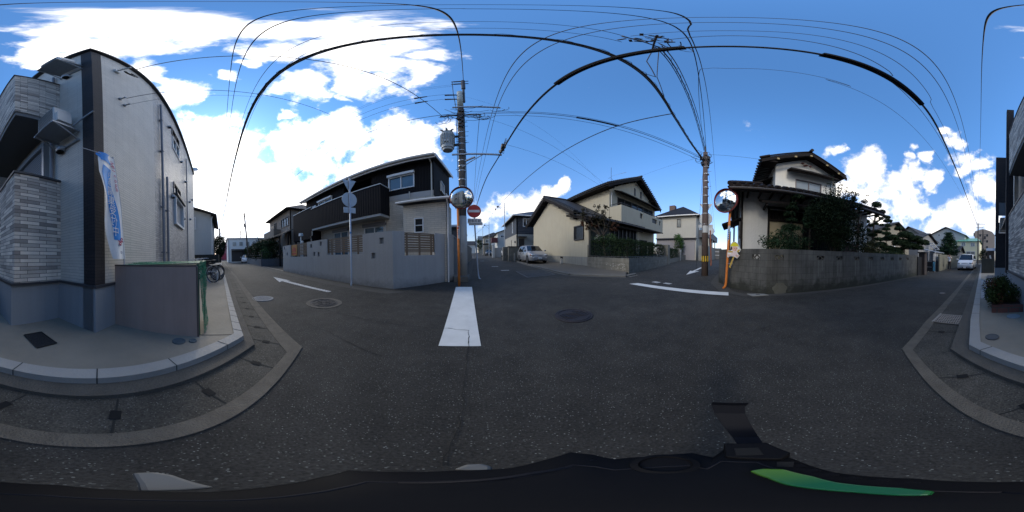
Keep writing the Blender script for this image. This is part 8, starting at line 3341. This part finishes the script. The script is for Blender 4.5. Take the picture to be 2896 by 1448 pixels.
# hedge, wall and old tan house on the right of the west street
t = thing('block_wall', 'low dark block wall with thin railing at the corner of the beige forecourt', 'block wall', (-18.5, 4.5, 0))
b = MB()
b.box(-32, -18.5, 4.45, 4.6, 0, .86)
b.box(-18.6, -18.45, 4.601, 9.5, 0, .86)
b.build('wall', M('blue_grey_block', (.11, .115, .125), .9, .2, 2, .3, streak=.2), t)
b = MB()
for z in (1.0, 1.3, 1.64):
    b.tube([(-32, 4.52, z), (-18.52, 4.52, z), (-18.52, 9.4, z)], .02, 5)
for k in range(12):
    b.tube([(-18.52 - k * 1.1, 4.52, .86), (-18.52 - k * 1.1, 4.52, 1.64)], .022, 5)
    if k < 5:
        b.tube([(-18.52, 4.6 + k * 1.15, .86), (-18.52, 4.6 + k * 1.15, 1.64)], .022, 5)
b.build('railing', DARKM, t)
hedge('hedge', 'dark garden shrubs behind the low railing on the left street', 'shrubs', (-34, 4.75), (-18.9, 4.75), .6, 2.7, 1.6, 9000, DL, .20, .20, 91)
far_tree('garden_tree', 'dark round garden tree behind the railing, left of the bright green shrub', -21.5, 5.3, 0, 3.5, 1.2, 2600, .18, DL, seed=92, trunk=.07)
far_tree('garden_tree', 'dark spreading garden tree behind the railing, in front of the old tan house', -19.5, 6.1, 0, 3.4, 1.15, 2600, .18, DL, seed=93, trunk=.07)
far_tree('garden_tree', 'reddish dark garden tree at the far left end of the railing', -26.5, 5.4, 0, 3.4, 1.2, 2000, .18, leafmat('reddish_dark_leaves', (.02, .014, .010), (.06, .045, .028), 3), seed=94, trunk=.07)
far_tree('garden_shrub', 'bright green rounded shrub behind the railing', -19.0, 5.1, 0, 2.2, .7, 1300, .13, leafmat('bright_shrub_leaves', (.03, .055, .02), (.09, .15, .055), 3), seed=95, trunk=.05, cat='shrub')
th = thing('tan_house', 'old tan two storey house with dark hipped roof, balcony and porch', 'house', (-21, 10, 0))
TAN = M('tan_render', (.25, .205, .165), .85, .1, 1.2, .2, streak=.12)
FTS = Face((-25.0, 7.6), (-17.1, 7.6))
xa_ = lambda x: x + 25.0
b = MB()
FTS.wall(b, 0, 4.2, [(xa_(-22.1), xa_(-20.4), 2.2, 3.3)], .15)
b.box(-17.25, -17.1, 7.601, 14, 0, 4.2)
b.box(-25, -24.85, 7.76, 14, 0, 4.2)
b.build('lower_wall', TAN, th)
b = MB()
FTS.wall(b, 4.202, 6.7, [(xa_(-22.75), xa_(-21.7), 4.6, 5.95), (xa_(-19.8), xa_(-17.5), 4.75, 5.9)], .15)
b.box(-17.25, -17.1, 7.601, 14, 4.202, 6.7)
b.box(-25, -24.85, 7.76, 14, 4.202, 6.7)
b.box(-24.8, -17.3, 13.8, 14, 0, 6.7)
b.build('upper_wall', TAN, th)
b = MB()
e = [(-25.8, 6.85, 6.62), (-16.3, 6.85, 6.62), (-16.3, 14.8, 6.62), (-25.8, 14.8, 6.62)]
r0_, r1_ = (-22, 10.8, 8.5), (-20, 10.8, 8.5)
b.poly([e[0], e[1], r1_, r0_])
b.poly([e[1], e[2], r1_])
b.poly([e[2], e[3], r0_, r1_])
b.poly([e[3], e[0], r0_])
b.poly(e[::-1])
b.build('roof', DROOFY, th)
for (x0, x1, z0, z1) in ((-22.75, -21.7, 4.6, 5.95), (-19.8, -17.5, 4.75, 5.9), (-22.1, -20.4, 2.2, 3.3)):
    FTS.window(th, xa_(x0), xa_(x1), z0, z1, DARKM, CURT, .08, 2 if x1 > -18 else 1, .08)
b = MB()
b.box(-25.2, -20.1, 6.6, 6.72, 3.75, 4.7)
b.box(-25.2, -20.1, 6.721, 7.59, 3.75, 3.85)
b.box(-20.22, -20.1, 6.721, 7.59, 3.851, 4.7)
b.build('balcony_wall', M('brown_balcony', (.15, .125, .10), .8, .1, 2), th)
b = MB()
for z in (4.9, 5.1):
    b.tube([(-25.2, 6.66, z), (-20.1, 6.66, z)], .025, 5)
b.build('balcony_rail', DARKM, th)
b = MB()
slab(b, [(-20.3, 5.9, 3.45), (-14.0, 5.9, 3.45), (-15.6, 7.59, 4.15), (-18.8, 7.59, 4.15)], .10)
b.build('porch_roof', DROOFY, th)
b = MB()
for x in (-19.8, -16.8, -14.5):
    b.box(x, x + .14, 6.1, 6.24, 0, 3.34)
b.build('porch_post', DARKWOOD, th)
simple_house('far_house', 'low far house with grey roof between the warehouse and the old tan house', -33, -27, 7.0, 12, 0, 3.9, 5.2, PALEW, DROOF, 'x', .4, (('e', 1, 2, 2.0, 3.0, GLASS),))
t = thing('garden_tap_post', 'white standpipe lamp post in the yard behind the grey garden wall', 'lamp post', (-10.3, 5.4, 0))
b = MB()
b.tube([(-10.3, 5.4, 0), (-10.3, 5.4, 2.55)], .045, 8)
b.box(-10.42, -10.14, 5.3, 5.5, 2.55, 2.75)
b.build('post', WHITEP, t)
t = thing('garden_lamp', 'short pale garden lamp post standing in the yard next to the taller white one', 'lamp post', (-11.0, 5.9, 0))
b = MB()
b.tube([(-11.0, 5.9, 0), (-11.0, 5.9, 2.1)], .04, 8)
b.ball((-11.0, 5.9, 2.18), .09, .09, .12, 10, 6)
b.build('post', WHITEP, t)

# ================================================================== bicycles
def bicycle(label, col, basket=True, fender=True, group='bicycles parked beside the apartment block'):
    t = thing('bicycle', label, 'bicycle', (0, 0, 0), group)
    FR = flat('bike_' + col[0], col[1], .4, .3)
    for wx, nm in ((-.53, 'rear'), (.53, 'front')):
        b = MB()
        b.torus((wx, 0, .33), (0, 1, 0), .315, .018, 28, 6)
        w_ = b.build('wheel', BLACK, t, smooth=True)
        b = MB()
        b.torus((wx, 0, .33), (0, 1, 0), .29, .009, 28, 5)
        for k in range(14):
            a = k * 2 * math.pi / 14
            b.tube([(wx, .0, .33), (wx + .29 * math.cos(a), 0, .33 + .29 * math.sin(a))], .0022, 4)
        b.lathe((wx, -.05, .33), (0, 1, 0), [(.03, 0), (.03, .10)], 10)
        b.build('rim', ALU, w_)
        if fender:
            b = MB()
            b.torus((wx, 0, .33), (0, 1, 0), .355, .024, 16, 6, R(10), R(165))
            b.build('mudguard', col[2], t, smooth=True)
    b = MB()
    pts = {'bb': (-.08, 0, .29), 'seat': (-.24, 0, .72), 'head': (.40, 0, .78), 'headl': (.43, 0, .62), 'rear': (-.53, 0, .33), 'front': (.53, 0, .33)}
    for (p, q, r) in (('bb', 'seat', .018), ('headl', 'bb', .020), ('head', 'seat', .014), ('bb', 'rear', .011), ('seat', 'rear', .009), ('headl', 'front', .013)):
        for s in ((-1, 1) if q in ('rear', 'front') else (0,)):
            P, Q = Vector(pts[p]), Vector(pts[q])
            b.tube([P + Vector((0, s * .03, 0)), Q + Vector((0, s * .055, 0))], r, 6)
    b.tube([pts['headl'], pts['head'], (.36, 0, .96)], .016, 6)
    b.tube([(-.24, 0, .70), (-.27, 0, .86)], .013, 6)
    b.build('frame', FR, t)
    b = MB()
    b.tube([(.22, -.28, .98), (.34, -.22, 1.0), (.37, 0, .97), (.34, .22, 1.0), (.22, .28, .98)], .013, 6)
    b.build('handlebar', ALU, t)
    b = MB()
    b.ball((-.29, 0, .885), .14, .085, .035, 12, 6)
    b.build('saddle', BLACK, t, smooth=True)
    b = MB()
    b.lathe((-.08, -.06, .29), (0, 1, 0), [(.085, 0), (.085, .01), (.02, .012), (.02, .12)], 16)
    b.tube([(-.08, .07, .29), (.02, .07, .16)], .009, 5)
    b.tube([(-.08, -.07, .29), (-.18, -.07, .42)], .009, 5)
    b.build('crankset', STEEL, t)
    if basket:
        b = MB()
        for k in range(4):
            z = .72 + k * .075
            e_ = .02 * k / 3
            for (p, q) in (((.45, -.15 - e_), (.72 + e_, -.15 - e_)), ((.72 + e_, -.15 - e_), (.72 + e_, .15 + e_)), ((.72 + e_, .15 + e_), (.45, .15 + e_)), ((.45, .15 + e_), (.45, -.15 - e_))):
                b.tube([(p[0], p[1], z), (q[0], q[1], z)], .005, 4)
        for k in range(7):
            y = -.15 + k * .05
            b.tube([(.45, y, .72), (.45, y, .95)], .004, 4)
            b.tube([(.72, y, .72), (.74, y, .95)], .004, 4)
        b.build('basket', STEEL, t)
    b = MB()
    b.box(-.72, -.36, -.06, .06, .715, .73)
    b.tube([(-.68, .05, .72), (-.53, .06, .33)], .006, 4)
    b.tube([(-.68, -.05, .72), (-.53, -.06, .33)], .006, 4)
    b.tube([(-.50, .07, .30), (-.62, .14, .02)], .009, 5)
    b.build('carrier', STEEL, t)
    return t


b1 = bicycle('bicycle with white mudguards, nearest the green net', ('dark_frame', (.04, .04, .045), flat('white_mudguard', (.55, .56, .57), .4)))
b1.location = (-6.9, -.86, .12)
b1.rotation_euler = (0, 0, R(-118))
b2 = bicycle('black bicycle standing close behind the white mudguard one', ('black_frame', (.015, .015, .018), DARKM))
b2.location = (-7.45, -.72, .12)
b2.rotation_euler = (0, 0, R(-112))
for i, (x, y, rz, lab) in enumerate(((-7.95, -.70, -115, 'third bicycle from the green net, black, in the row by the apartment wall'), (-8.5, -.72, -108, 'fourth bicycle from the green net, black, in the row by the apartment wall'), (-9.05, -.70, -114, 'farthest black bicycle of the row by the apartment wall'))):
    copy_thing(b2, (x, y, .12), R(rz), lab)
t = thing('bicycle_stand', 'white metal bicycle parking stand on the pavement by the parked bicycles', 'bicycle stand', (-7.0, -.3, .12))
b = MB()
for x in (-6.75, -7.55):
    b.tube([(x, -.24, .12), (x, -.24, .50), (x - .04, -.34, .56), (x - .08, -.6, .56)], .022, 8)
b.tube([(-6.75, -.25, .50), (-9.2, -.22, .50)], .02, 8)
b.tube([(-9.2, -.22, .12), (-9.2, -.22, .50)], .02, 8)
b.build('rail', WHITEP, t)

# ================================================================== overhead cables
CAB = flat('black_cable', (.012, .012, .016), .6)
CABB = flat('blue_black_cable', (.014, .016, .034), .6)


def sagline(p, q, sag, n=16):
    p, q = Vector(p), Vector(q)
    return [p.lerp(q, i / n) + Vector((0, 0, -4 * sag * (i / n) * (1 - i / n))) for i in range(n + 1)]


def smoothpts(P, n=6):
    P = [Vector(p) for p in P]
    out_ = []
    for i in range(len(P) - 1):
        p0, p1, p2, p3 = P[max(i - 1, 0)], P[i], P[i + 1], P[min(i + 2, len(P) - 1)]
        for k in range(n):
            t_ = k / n
            out_.append(.5 * ((2 * p1) + (-p0 + p2) * t_ + (2 * p0 - 5 * p1 + 4 * p2 - p3) * t_ * t_ + (-p0 + 3 * p1 - 3 * p2 + p3) * t_ ** 3))
    out_.append(P[-1])
    return out_


def cable(label, pts, r, extra=(), helix=0.0, group='overhead cables', mat=None, hr=.05):
    t = thing('overhead_cable', label, 'cable', tuple(pts[0]), group)
    b = MB()
    b.tube(pts, r * (1.25 if helix else 1.0), 6)
    for (off, rr_) in extra:
        b.tube([Vector(p) + Vector(off) for p in pts], rr_ * (1.25 if helix else 1.0), 5)
    b.build('cable_line', mat or CAB, t)
    if helix:                                # lashing wire wound round the bundle
        b = MB()
        P = [Vector(p) for p in pts]
        H_ = []
        s = 0
        for i in range(len(P) - 1):
            L = (P[i + 1] - P[i]).length
            k = max(2, int(L / .16))
            for j in range(k):
                f = j / k
                a = (s + L * f) / helix * 6.283
                H_.append(P[i].lerp(P[i + 1], f) + Vector((0, math.cos(a) * hr, math.sin(a) * hr)))
            s += L
        b.tube(H_, .006, 4, cap=False)
        b.build('lashing_wire', CABB, t)
    return t


cable('thick service cable looping from the apartment wall bracket up to the tall utility pole', sagline(AW(-.7, .3, 7.04), (-1.35, 6.42, 8.45), .35), .013)
cable('thin service wire from the apartment wall anchor to the cable over the dark house', sagline(AW(-.70, .12, 5.16), (-5.15, 6.15, 8.75), .15), .008)
cable('hair thin drop wire from the apartment wall anchor to the lashed bundle', sagline(AW(-.82, .12, 5.0), (-3.78, .95, 6.95), .08), .004)
cable('thick black cable running west from the tall utility pole over the dark house', sagline((-.75, 6.45, 8.6), (-60, 6.0, 9.2), -.1, 24), .016)
cable('heavy lashed cable bundle crossing the whole sky from the west to the brown pole', smoothpts([(-45, -.7, 8.9), (-25, .25, 7.6), (-9.55, .72, 6.95), (-3.78, .93, 6.9), (-.88, 1.26, 6.9), (.88, 1.42, 6.9), (2.43, 1.60, 6.9), (3.84, 1.81, 6.9), (4.95, 1.93, 6.9), (6.66, 1.95, 6.9), (8.55, 1.80, 6.95)]), .020, [((0, .03, -.05), .014), ((0, -.02, -.07), .012), ((0, .05, .03), .009)], .55)
c6 = cable('thick cable with black protective sleeves running north to south above the junction', smoothpts([(-.8, 30, 8.0), (-.09, 14.96, 5.75), (.42, 9.62, 5.68), (.90, 6.44, 5.66), (1.16, 3.68, 5.68), (1.27, 1.69, 5.70), (1.35, .5, 5.70), (1.4, -.72, 5.72), (1.42, -3.26, 5.74), (1.60, -6.28, 5.80), (1.85, -13, 6.1), (2.3, -24, 7.1), (2.7, -36.2, 8.25)]), .018, [((.03, 0, .04), .010), ((-.02, 0, -.04), .012)], .5, hr=.035)
b = MB()
b.tube(smoothpts([(1.235, 2.4, 5.69), (1.27, 1.69, 5.70), (1.35, .5, 5.70)]), .058, 8)
b.tube(smoothpts([(1.40, -.72, 5.72), (1.42, -3.0, 5.74)]), .066, 8)
b.build('protective_sleeve', flat('black_sleeve', (.005, .005, .008), .7, 0, .1), c6)
b = MB()
rq = random.Random(33)
for k in range(8):
    b.obox((.92 + rq.uniform(-.05, .05), 5.9 + rq.uniform(-.25, .3), 5.68 + rq.uniform(-.12, .1)), .09, .12, .13, rq.uniform(0, 3))
for k in range(5):
    b.torus((.95, 5.8 + rq.uniform(-.4, .4), 5.62), (1, 0, .2), .10 + .05 * rq.random(), .008, 14, 5)
b.build('splice_fitting', DARKM, c6)
for s, lab in ((-.12, 'western one of the pair of high power lines running north to south'), (.14, 'eastern one of the pair of high power lines running north to south')):
    cable(lab, smoothpts([(-.9 + s, 40, 9.9), (-.3 + s, 23, 9.4), (.45 + s, 12, 9.35), (.74 + s * .6, 6.5, 9.32), (.95 + s, 2.0, 9.25), (1.02 + s, .4, 9.2), (1.22 + s, -1.5, 9.2), (1.38 + s, -5, 9.2), (1.62 + s, -11.3, 9.2), (2.6 + s, -36.2, 9.1)]), .011)
for s, lab in ((.0, 'southern one of the pair of thin power lines coming in from the west'), (.38, 'northern one of the pair of thin power lines coming in from the west')):
    cable(lab, smoothpts([(-50, .3 + s, 10.6), (-20, .9 + s, 10.5), (-2.4, 1.36 + s, 10.45), (.33, 1.42 + s, 10.4), (1.9, 1.46 + s * .6, 10.1)]), .009)
hb_ = thing('cable_junction', 'knot of dark insulators and clamps where the high wires meet in mid air', 'cable junction', (1.95, 1.25, 9.6))
b = MB()
for k in range(13):
    b.obox((1.9 + rq.uniform(-.35, .6), 1.25 + rq.uniform(-.25, .3), 9.6 + rq.uniform(-.1, .35)), .13, .045, .045, rq.uniform(0, 3), 0, rq.uniform(-.5, .5))
b.tube([(1.55, 1.40, 9.6), (2.6, 1.25, 9.5)], .018, 6)
b.tube([(1.7, 1.0, 9.55), (2.4, 1.45, 9.55)], .018, 6)
b.tube([(1.9, 1.46, 10.1), (1.95, 1.3, 9.6)], .02, 6)
b.build('insulator', DARKM, hb_)
b = MB()
for k in range(6):
    b.torus((2.0 + rq.uniform(-.3, .5), 1.2 + rq.uniform(-.2, .3), 9.4 + rq.uniform(-.3, .3)), (rq.uniform(-1, 1), 1, rq.uniform(-.3, .3)), .15 + .2 * rq.random(), .010, 16, 5, 0, 4.5)
b.tube([(2.3, 1.35, 9.5), (2.5, 1.6, 8.3), (2.9, 1.62, 7.4), (2.43, 1.60, 6.92)], .012, 5)
b.tube([(2.35, 1.3, 9.5), (3.1, 1.7, 7.8), (3.84, 1.83, 6.95)], .010, 5)
b.build('jumper_wire', CABB, hb_)
cable('southbound power line leaving the mid air junction, western one', smoothpts([(1.6, 1.3, 9.58), (1.66, .2, 9.5), (1.68, -.65, 9.5), (1.85, -2.34, 9.5), (2.07, -4.94, 9.5), (2.41, -8.94, 9.45), (3.0, -36.2, 9.15)]), .010)
cable('southbound power line leaving the mid air junction, eastern one', smoothpts([(2.0, 1.0, 9.58), (1.93, .21, 9.5), (2.02, -.82, 9.5), (2.33, -3.02, 9.5), (2.84, -6.89, 9.45), (3.15, -36.2, 9.12)]), .010, helix=.6, hr=.018)
cable('twisted power wires dropping from the mid air junction to the brown pole top', smoothpts([(2.3, 1.3, 9.6), (4.3, 1.55, 9.2), (6.5, 1.65, 8.4), (8.6, 1.68, 7.5)]), .012, [((0, .06, .08), .010), ((0, -.06, .12), .010)], .5, hr=.05)
cable('very high line from the tall pole top passing overhead to the south street', smoothpts([(-.50, 6.6, 12.8), (-.17, 2.02, 12.6), (-.03, .3, 12.5), (.10, -.9, 12.5), (.31, -4.09, 12.3), (1.0, -14, 11.2), (2.9, -36.2, 9.12)]), .012)
cable('very high line from the west passing overhead to the east beyond the brown pole', smoothpts([(-50, .0, 11.5), (-12, .45, 12.3), (-3, .47, 12.5), (-.35, .54, 12.5), (.5, .55, 12.5), (1.5, .62, 12.5), (5, 1.2, 12.2), (25, 3.0, 11.5)]), .012)
cable('medium high line from the west just north of overhead, ending at the brown pole', smoothpts([(-50, .2, 10.0), (-10, .55, 10.1), (-1.04, .62, 10.0), (.17, .66, 10.0), (1.74, .72, 9.9), (4.5, 1.1, 8.9), (8.6, 1.62, 7.55)]), .011)
cable('thin line from the brown pole bending away down the south street', smoothpts([(8.55, 1.66, 7.3), (5.2, 1.2, 7.0), (2.9, .75, 6.98), (2.64, .54, 7.0), (2.67, .18, 7.0), (2.65, -.47, 7.0), (2.62, -2.08, 7.0), (2.66, -4.68, 7.0), (2.8, -36.2, 8.3)]), .006)
cable('twin cable branching from the lashed bundle to the steel poles of the narrow street', smoothpts([(4.6, 1.92, 6.93), (4.58, 2.66, 6.98), (4.44, 3.95, 7.02), (4.22, 6.6, 7.12), (3.6, 14, 7.5), (2.92, 24, 8.12), (1.38, 36, 7.32), (.9, 48, 8.1), (-2.6, 72, 8.3)]), .016, [((.03, 0, .05), .010)], .7, hr=.03)
c10 = cable('sleeved cables strung from the tall utility pole to the brown pole', sagline((-.4, 6.45, 8.42), (8.5, 1.78, 6.9), .62, 24), .013, [((0, 0, .10), .010), ((.05, .04, -.16), .009)])
P10 = sagline((-.4, 6.45, 8.42), (8.5, 1.78, 6.9), .62, 48)
b = MB()
b.tube(P10[19:27], .038, 8)
b.build('protective_sleeve', flat('black_sleeve', (.005, .005, .008), .7, 0, .1), c10)
cable('drop wire from the tall pole to the left eave of the cream house', sagline((-.15, 6.45, 8.4), (9.3, 9.4, 6.95), .12), .006)
cable('drop wire from the splice fitting to the cream house wall', sagline((.95, 5.7, 5.68), (9.9, 9.5, 6.5), -.0), .005)
cable('drop wire from the brown pole to the upper eave of the old tiled house', sagline((8.55, 1.55, 7.25), (6.35, -1.0, 5.42), .02), .006)
cable('faint wire from the brown pole to the ridge of the cream house', sagline((8.55, 1.75, 7.1), (13.5, 9.0, 9.4), .05), .005)
cable('guy wire standing close beside the brown pole', sagline((8.58, 1.72, 6.9), (8.75, 2.1, .02), 0, 3), .008)
cable('faint wire pair slanting down from the brown pole over the lane', sagline((8.65, 1.5, 6.4), (16.45, 2.0, 3.2), .05), .006, [((0, .15, 0), .006)])
for dy, z, lab in ((.0, 10.75, 'strain wire running west from the upper insulator of the tall pole'), (.05, 10.25, 'strain wire running west from the lower insulator of the tall pole')):
    cable(lab, smoothpts([(-.8, 6.5 + dy, z), (-2.1, 6.4 + dy, z + .02), (-8, 6.3 + dy, z - .1), (-30, 6.0 + dy, z - .9), (-60, 5.6, 9.9)]), .009)
    t_ = [o for o in bpy.data.objects if o.get('label') == lab][0]
    b = MB()
    b.tube([(-1.95, 6.41 + dy, z + .02), (-2.5, 6.39 + dy, z + .01)], [.03, .055], 8)
    b.build('strain_insulator', DARKM, t_)
cable('fine pair of wires from the tall pole top running west', sagline((-.92, 6.6, 12.3), (-60, 6.3, 11.0), .5, 20), .006, [((0, .2, .12), .006)])
cable('hair thin wire running east from near the top of the tall pole', sagline((-.5, 6.6, 10.6), (14, 14, 9.0), .2), .004)
cable('cable running north from the tall pole arm up the narrow street', sagline((.1, 6.6, 8.45), (-1.6, 45, 8.2), .5, 20), .011)

# ================================================================== camera stand under the lens
t = thing('camera_stand', 'black camera stand directly under the lens with a bent lever and a translucent green strip', 'camera stand', (0, 0, 0))
BLK2 = M('matt_black_plastic', (.004, .004, .005), .65, .25, 20, 0, 0, .12)
OUT = [(-.02, -.095), (-.045, -.075), (-.055, -.045), (-.06, -.015), (-.075, .015), (-.085, .045), (-.09, .075), (-.055, .095), (-.02, .11), (.02, .115), (.055, .13), (.09, .14), (.105, .12), (.11, .095), (.125, .085), (.15, .06), (.165, .035), (.155, .012), (.19, .0), (.185, -.045), (.14, -.065), (.09, -.075), (.04, -.095)]
b = MB()
c_ = Vector((.02, .01, 0))
rings = []
for (s, z) in ((.55, .0), (.62, .45), (.86, .60), (1.0, .66), (1.0, .69), (.96, .705), (.80, .715), (.45, .722)):
    rings.append([(c_.x + (x - c_.x) * s, c_.y + (y - c_.y) * s, z) for x, y in OUT])
n = len(OUT)
for r_ in rings:
    b.v += [Vector(q) for q in r_]
for i in range(len(rings) - 1):
    for k in range(n):
        b.f.append((i * n + k, i * n + (k + 1) % n, (i + 1) * n + (k + 1) % n, (i + 1) * n + k))
b.f.append(tuple(range(n))[::-1])
b.f.append(tuple((len(rings) - 1) * n + k for k in range(n)))
b.build('body', BLK2, t, smooth=True, auto=True)
b = MB()
lev = [(.175, -.028, .68), (.205, -.032, .66), (.235, -.026, .665), (.265, -.014, .69), (.292, .000, .72), (.305, .004, .745), (.302, .000, .762)]
L_ = []
for i, p in enumerate(lev):
    wdt = (.016, .017, .019, .023, .028, .032, .034)[i]
    L_.append([(p[0], p[1] - wdt, p[2]), (p[0], p[1] + wdt, p[2]), (p[0] + .004, p[1] + wdt, p[2] - .012), (p[0] + .004, p[1] - wdt, p[2] - .012)])
for i in range(len(L_) - 1):
    for k in range(4):
        b.quad(L_[i][k], L_[i][(k + 1) % 4], L_[i + 1][(k + 1) % 4], L_[i + 1][k])
b.poly(L_[0][::-1])
b.poly(L_[-1])
b.build('lever', M('blue_black_plastic', (.005, .006, .010), .6, .2, 20, 0, 0, .1), t, smooth=True, auto=True)
gr = [(.105, -.018), (.11, -.028), (.105, -.042), (.08, -.052), (.06, -.054), (.03, -.062), (.015, -.060), (.012, -.048), (.02, -.044), (.035, -.042), (.05, -.036), (.065, -.030), (.085, -.026)]
b = MB()
b.ext([(x, y, .716) for x, y in gr], (0, 0, .016))
gm, gt, gb = newmat('green_translucent_plastic')
gb.inputs['Roughness'].default_value = .2
gb.inputs['Base Color'].default_value = (.02, .30, .06, 1)
gg = N(gt, 'ShaderNodeNewGeometry')
gs_ = N(gt, 'ShaderNodeSeparateXYZ')
gt.links.new(gg.outputs['Position'], gs_.inputs[0])
gr_ = N(gt, 'ShaderNodeMapRange')
gt.links.new(gs_.outputs[0], gr_.inputs[0])
gr_.inputs[1].default_value = .06
gr_.inputs[2].default_value = .11
gx = N(gt, 'ShaderNodeMix', data_type='RGBA')
gt.links.new(gr_.outputs[0], gx.inputs[0])
gx.inputs[6].default_value = (.008, .095, .028, 1)
gx.inputs[7].default_value = (.085, .19, .02, 1)
gt.links.new(gx.outputs[2], gb.inputs['Base Color'])
b.build('green_strip', gm, t, bevel=.003)
b = MB()
b.lathe((.115, .045, .712), (0, 0, 1), [(.028, 0), (.028, .008), (.022, .010), (.020, .006), (.001, .006)], 24)
b.box(.15, .175, -.04, -.022, .69, .716)
b.build('knob', BLK2, t)
b = MB()
b.prism([(.112, -.052), (.126, -.058), (.130, -.044), (.116, -.040)], .7065, .7165)
b.build('slot', HOLE, t)
g1 = [(-.105, -.072), (-.115, -.060), (-.112, -.044), (-.096, -.028), (-.078, -.012), (-.066, -.026), (-.058, -.040), (-.078, -.052)]
b = MB()
b.ext([(x, y, .655) for x, y in g1], (0, 0, .012))
b.ext([(x, y, .655) for x, y in [(-.024, .118), (-.014, .136), (.0, .138), (.008, .128), (.006, .110)]], (0, 0, .012))
b.build('grey_cover', M('pale_grey_plastic', (.12, .12, .115), .6, .1, 15), t, bevel=.004)

# ribs, a latch block and a slack cable on the stand body
b = MB()
pp = [(c_.x + (x - c_.x) * .68, c_.y + (y - c_.y) * .68, .7165) for x, y in OUT]
b.tube(pp + [pp[0]], .0022, 6)
b.build('raised_rim', flat('dark_edge', (.007, .007, .010), .6, 0, .2), t, smooth=True)
b = MB()
b.tube([(.09, .10, .711), (.03, .09, .7185), (-.04, .06, .716)], .004, 6)
b.build('cable', flat('dark_edge', (.007, .007, .010), .6, 0, .2), t, smooth=True)
b = MB()
b.prism([(.188, .004), (.188, -.046), (.150, -.064), (.134, -.050), (.146, .000)], .690, .724)
lt_ = b.build('latch_block', BLK2, t, bevel=.003)
b = MB()
b.prism([(.172, -.008), (.172, -.034), (.150, -.036), (.150, -.010)], .7242, .7252)
b.build('latch_opening', HOLE, lt_)
b = MB()
for k in range(6):
    b.box(.030 + k * .016, .038 + k * .016, -.082 + k * .004, -.068 + k * .004, .704, .7125)
b.build('side_rib', BLK2, t)

# ------------------------------------------------------------------ countable parts get one object each
SPLIT = {'cable_anchor', 'bracket', 'downpipe', 'strap', 'sleeve_mark', 'window', 'slit_window', 'small_window', 'balcony_post', 'porch_post', 'post', 'step_bolt', 'bushing', 'band',
         'purlin_end', 'yellow_stripe', 'insulator', 'hanger', 'cable_loop', 'crossarm', 'fitting', 'hung_frames', 'gate_rail', 'glass_block', 'flower', 'splice_fitting', 'window_rail',
         'balcony', 'door_trim', 'protective_sleeve', 'shoe', 'lime_streak', 'conduit', 'post_and_beam', 'white_scuff', 'stem', 'grey_cover', 'wiper', 'chimney', 'eaves_gutter', 'cooling_fin', 'rail', 'number_plate', 'corner_post', 'face_features', 'logo_swoosh', 'opening_shade', 'knob'}
SPLIT -= {'stem', 'post_and_beam', 'white_scuff', 'lime_streak'}


def separate(o):
    me = o.data
    nv = len(me.vertices)
    par = list(range(nv))

    def find(a):
        while par[a] != a:
            par[a] = par[par[a]]
            a = par[a]
        return a
    for p in me.polygons:
        vs_ = list(p.vertices)
        for q in vs_[1:]:
            par[find(q)] = find(vs_[0])
    comp = {}
    for i in range(nv):
        comp.setdefault(find(i), []).append(i)
    keys = list(comp)
    if len(keys) < 2 or len(keys) > 90:
        return
    bb = []
    for k in keys:
        P = [me.vertices[i].co for i in comp[k]]
        bb.append([min(v[c] for v in P) - .012 for c in range(3)] + [max(v[c] for v in P) + .012 for c in range(3)])
    g = list(range(len(keys)))

    def gf(a):
        while g[a] != a:
            a = g[a]
        return a
    for i in range(len(keys)):
        for j in range(i):
            if all(bb[i][c] < bb[j][c + 3] and bb[j][c] < bb[i][c + 3] for c in range(3)):
                g[gf(i)] = gf(j)
    roots = sorted(set(gf(i) for i in range(len(keys))))
    if len(roots) < 2:
        return
    owner = {}
    for i, k in enumerate(keys):
        for v in comp[k]:
            owner[v] = roots.index(gf(i))
    base = o.name.split('.')[0]
    mats = list(me.materials)
    for r_ in range(len(roots)):
        idx = [i for i in range(nv) if owner[i] == r_]
        mp = {v: n_ for n_, v in enumerate(idx)}
        fs = [tuple(mp[v] for v in p.vertices) for p in me.polygons if owner[p.vertices[0]] == r_]
        nm = bpy.data.meshes.new(base)
        nm.from_pydata([tuple(me.vertices[i].co) for i in idx], [], fs)
        sm = me.polygons[0].use_smooth
        for p in nm.polygons:
            p.use_smooth = sm
        for m_ in mats:
            nm.materials.append(m_)
        if r_ == 0:
            o.data = nm
        else:
            c = o.copy()
            c.data = nm
            COL.objects.link(c)


for o in [q for q in bpy.data.objects if q.type == 'MESH' and q.parent is not None and q.name.split('.')[0] in SPLIT and not q.children and q.data.users == 1]:
    separate(o)
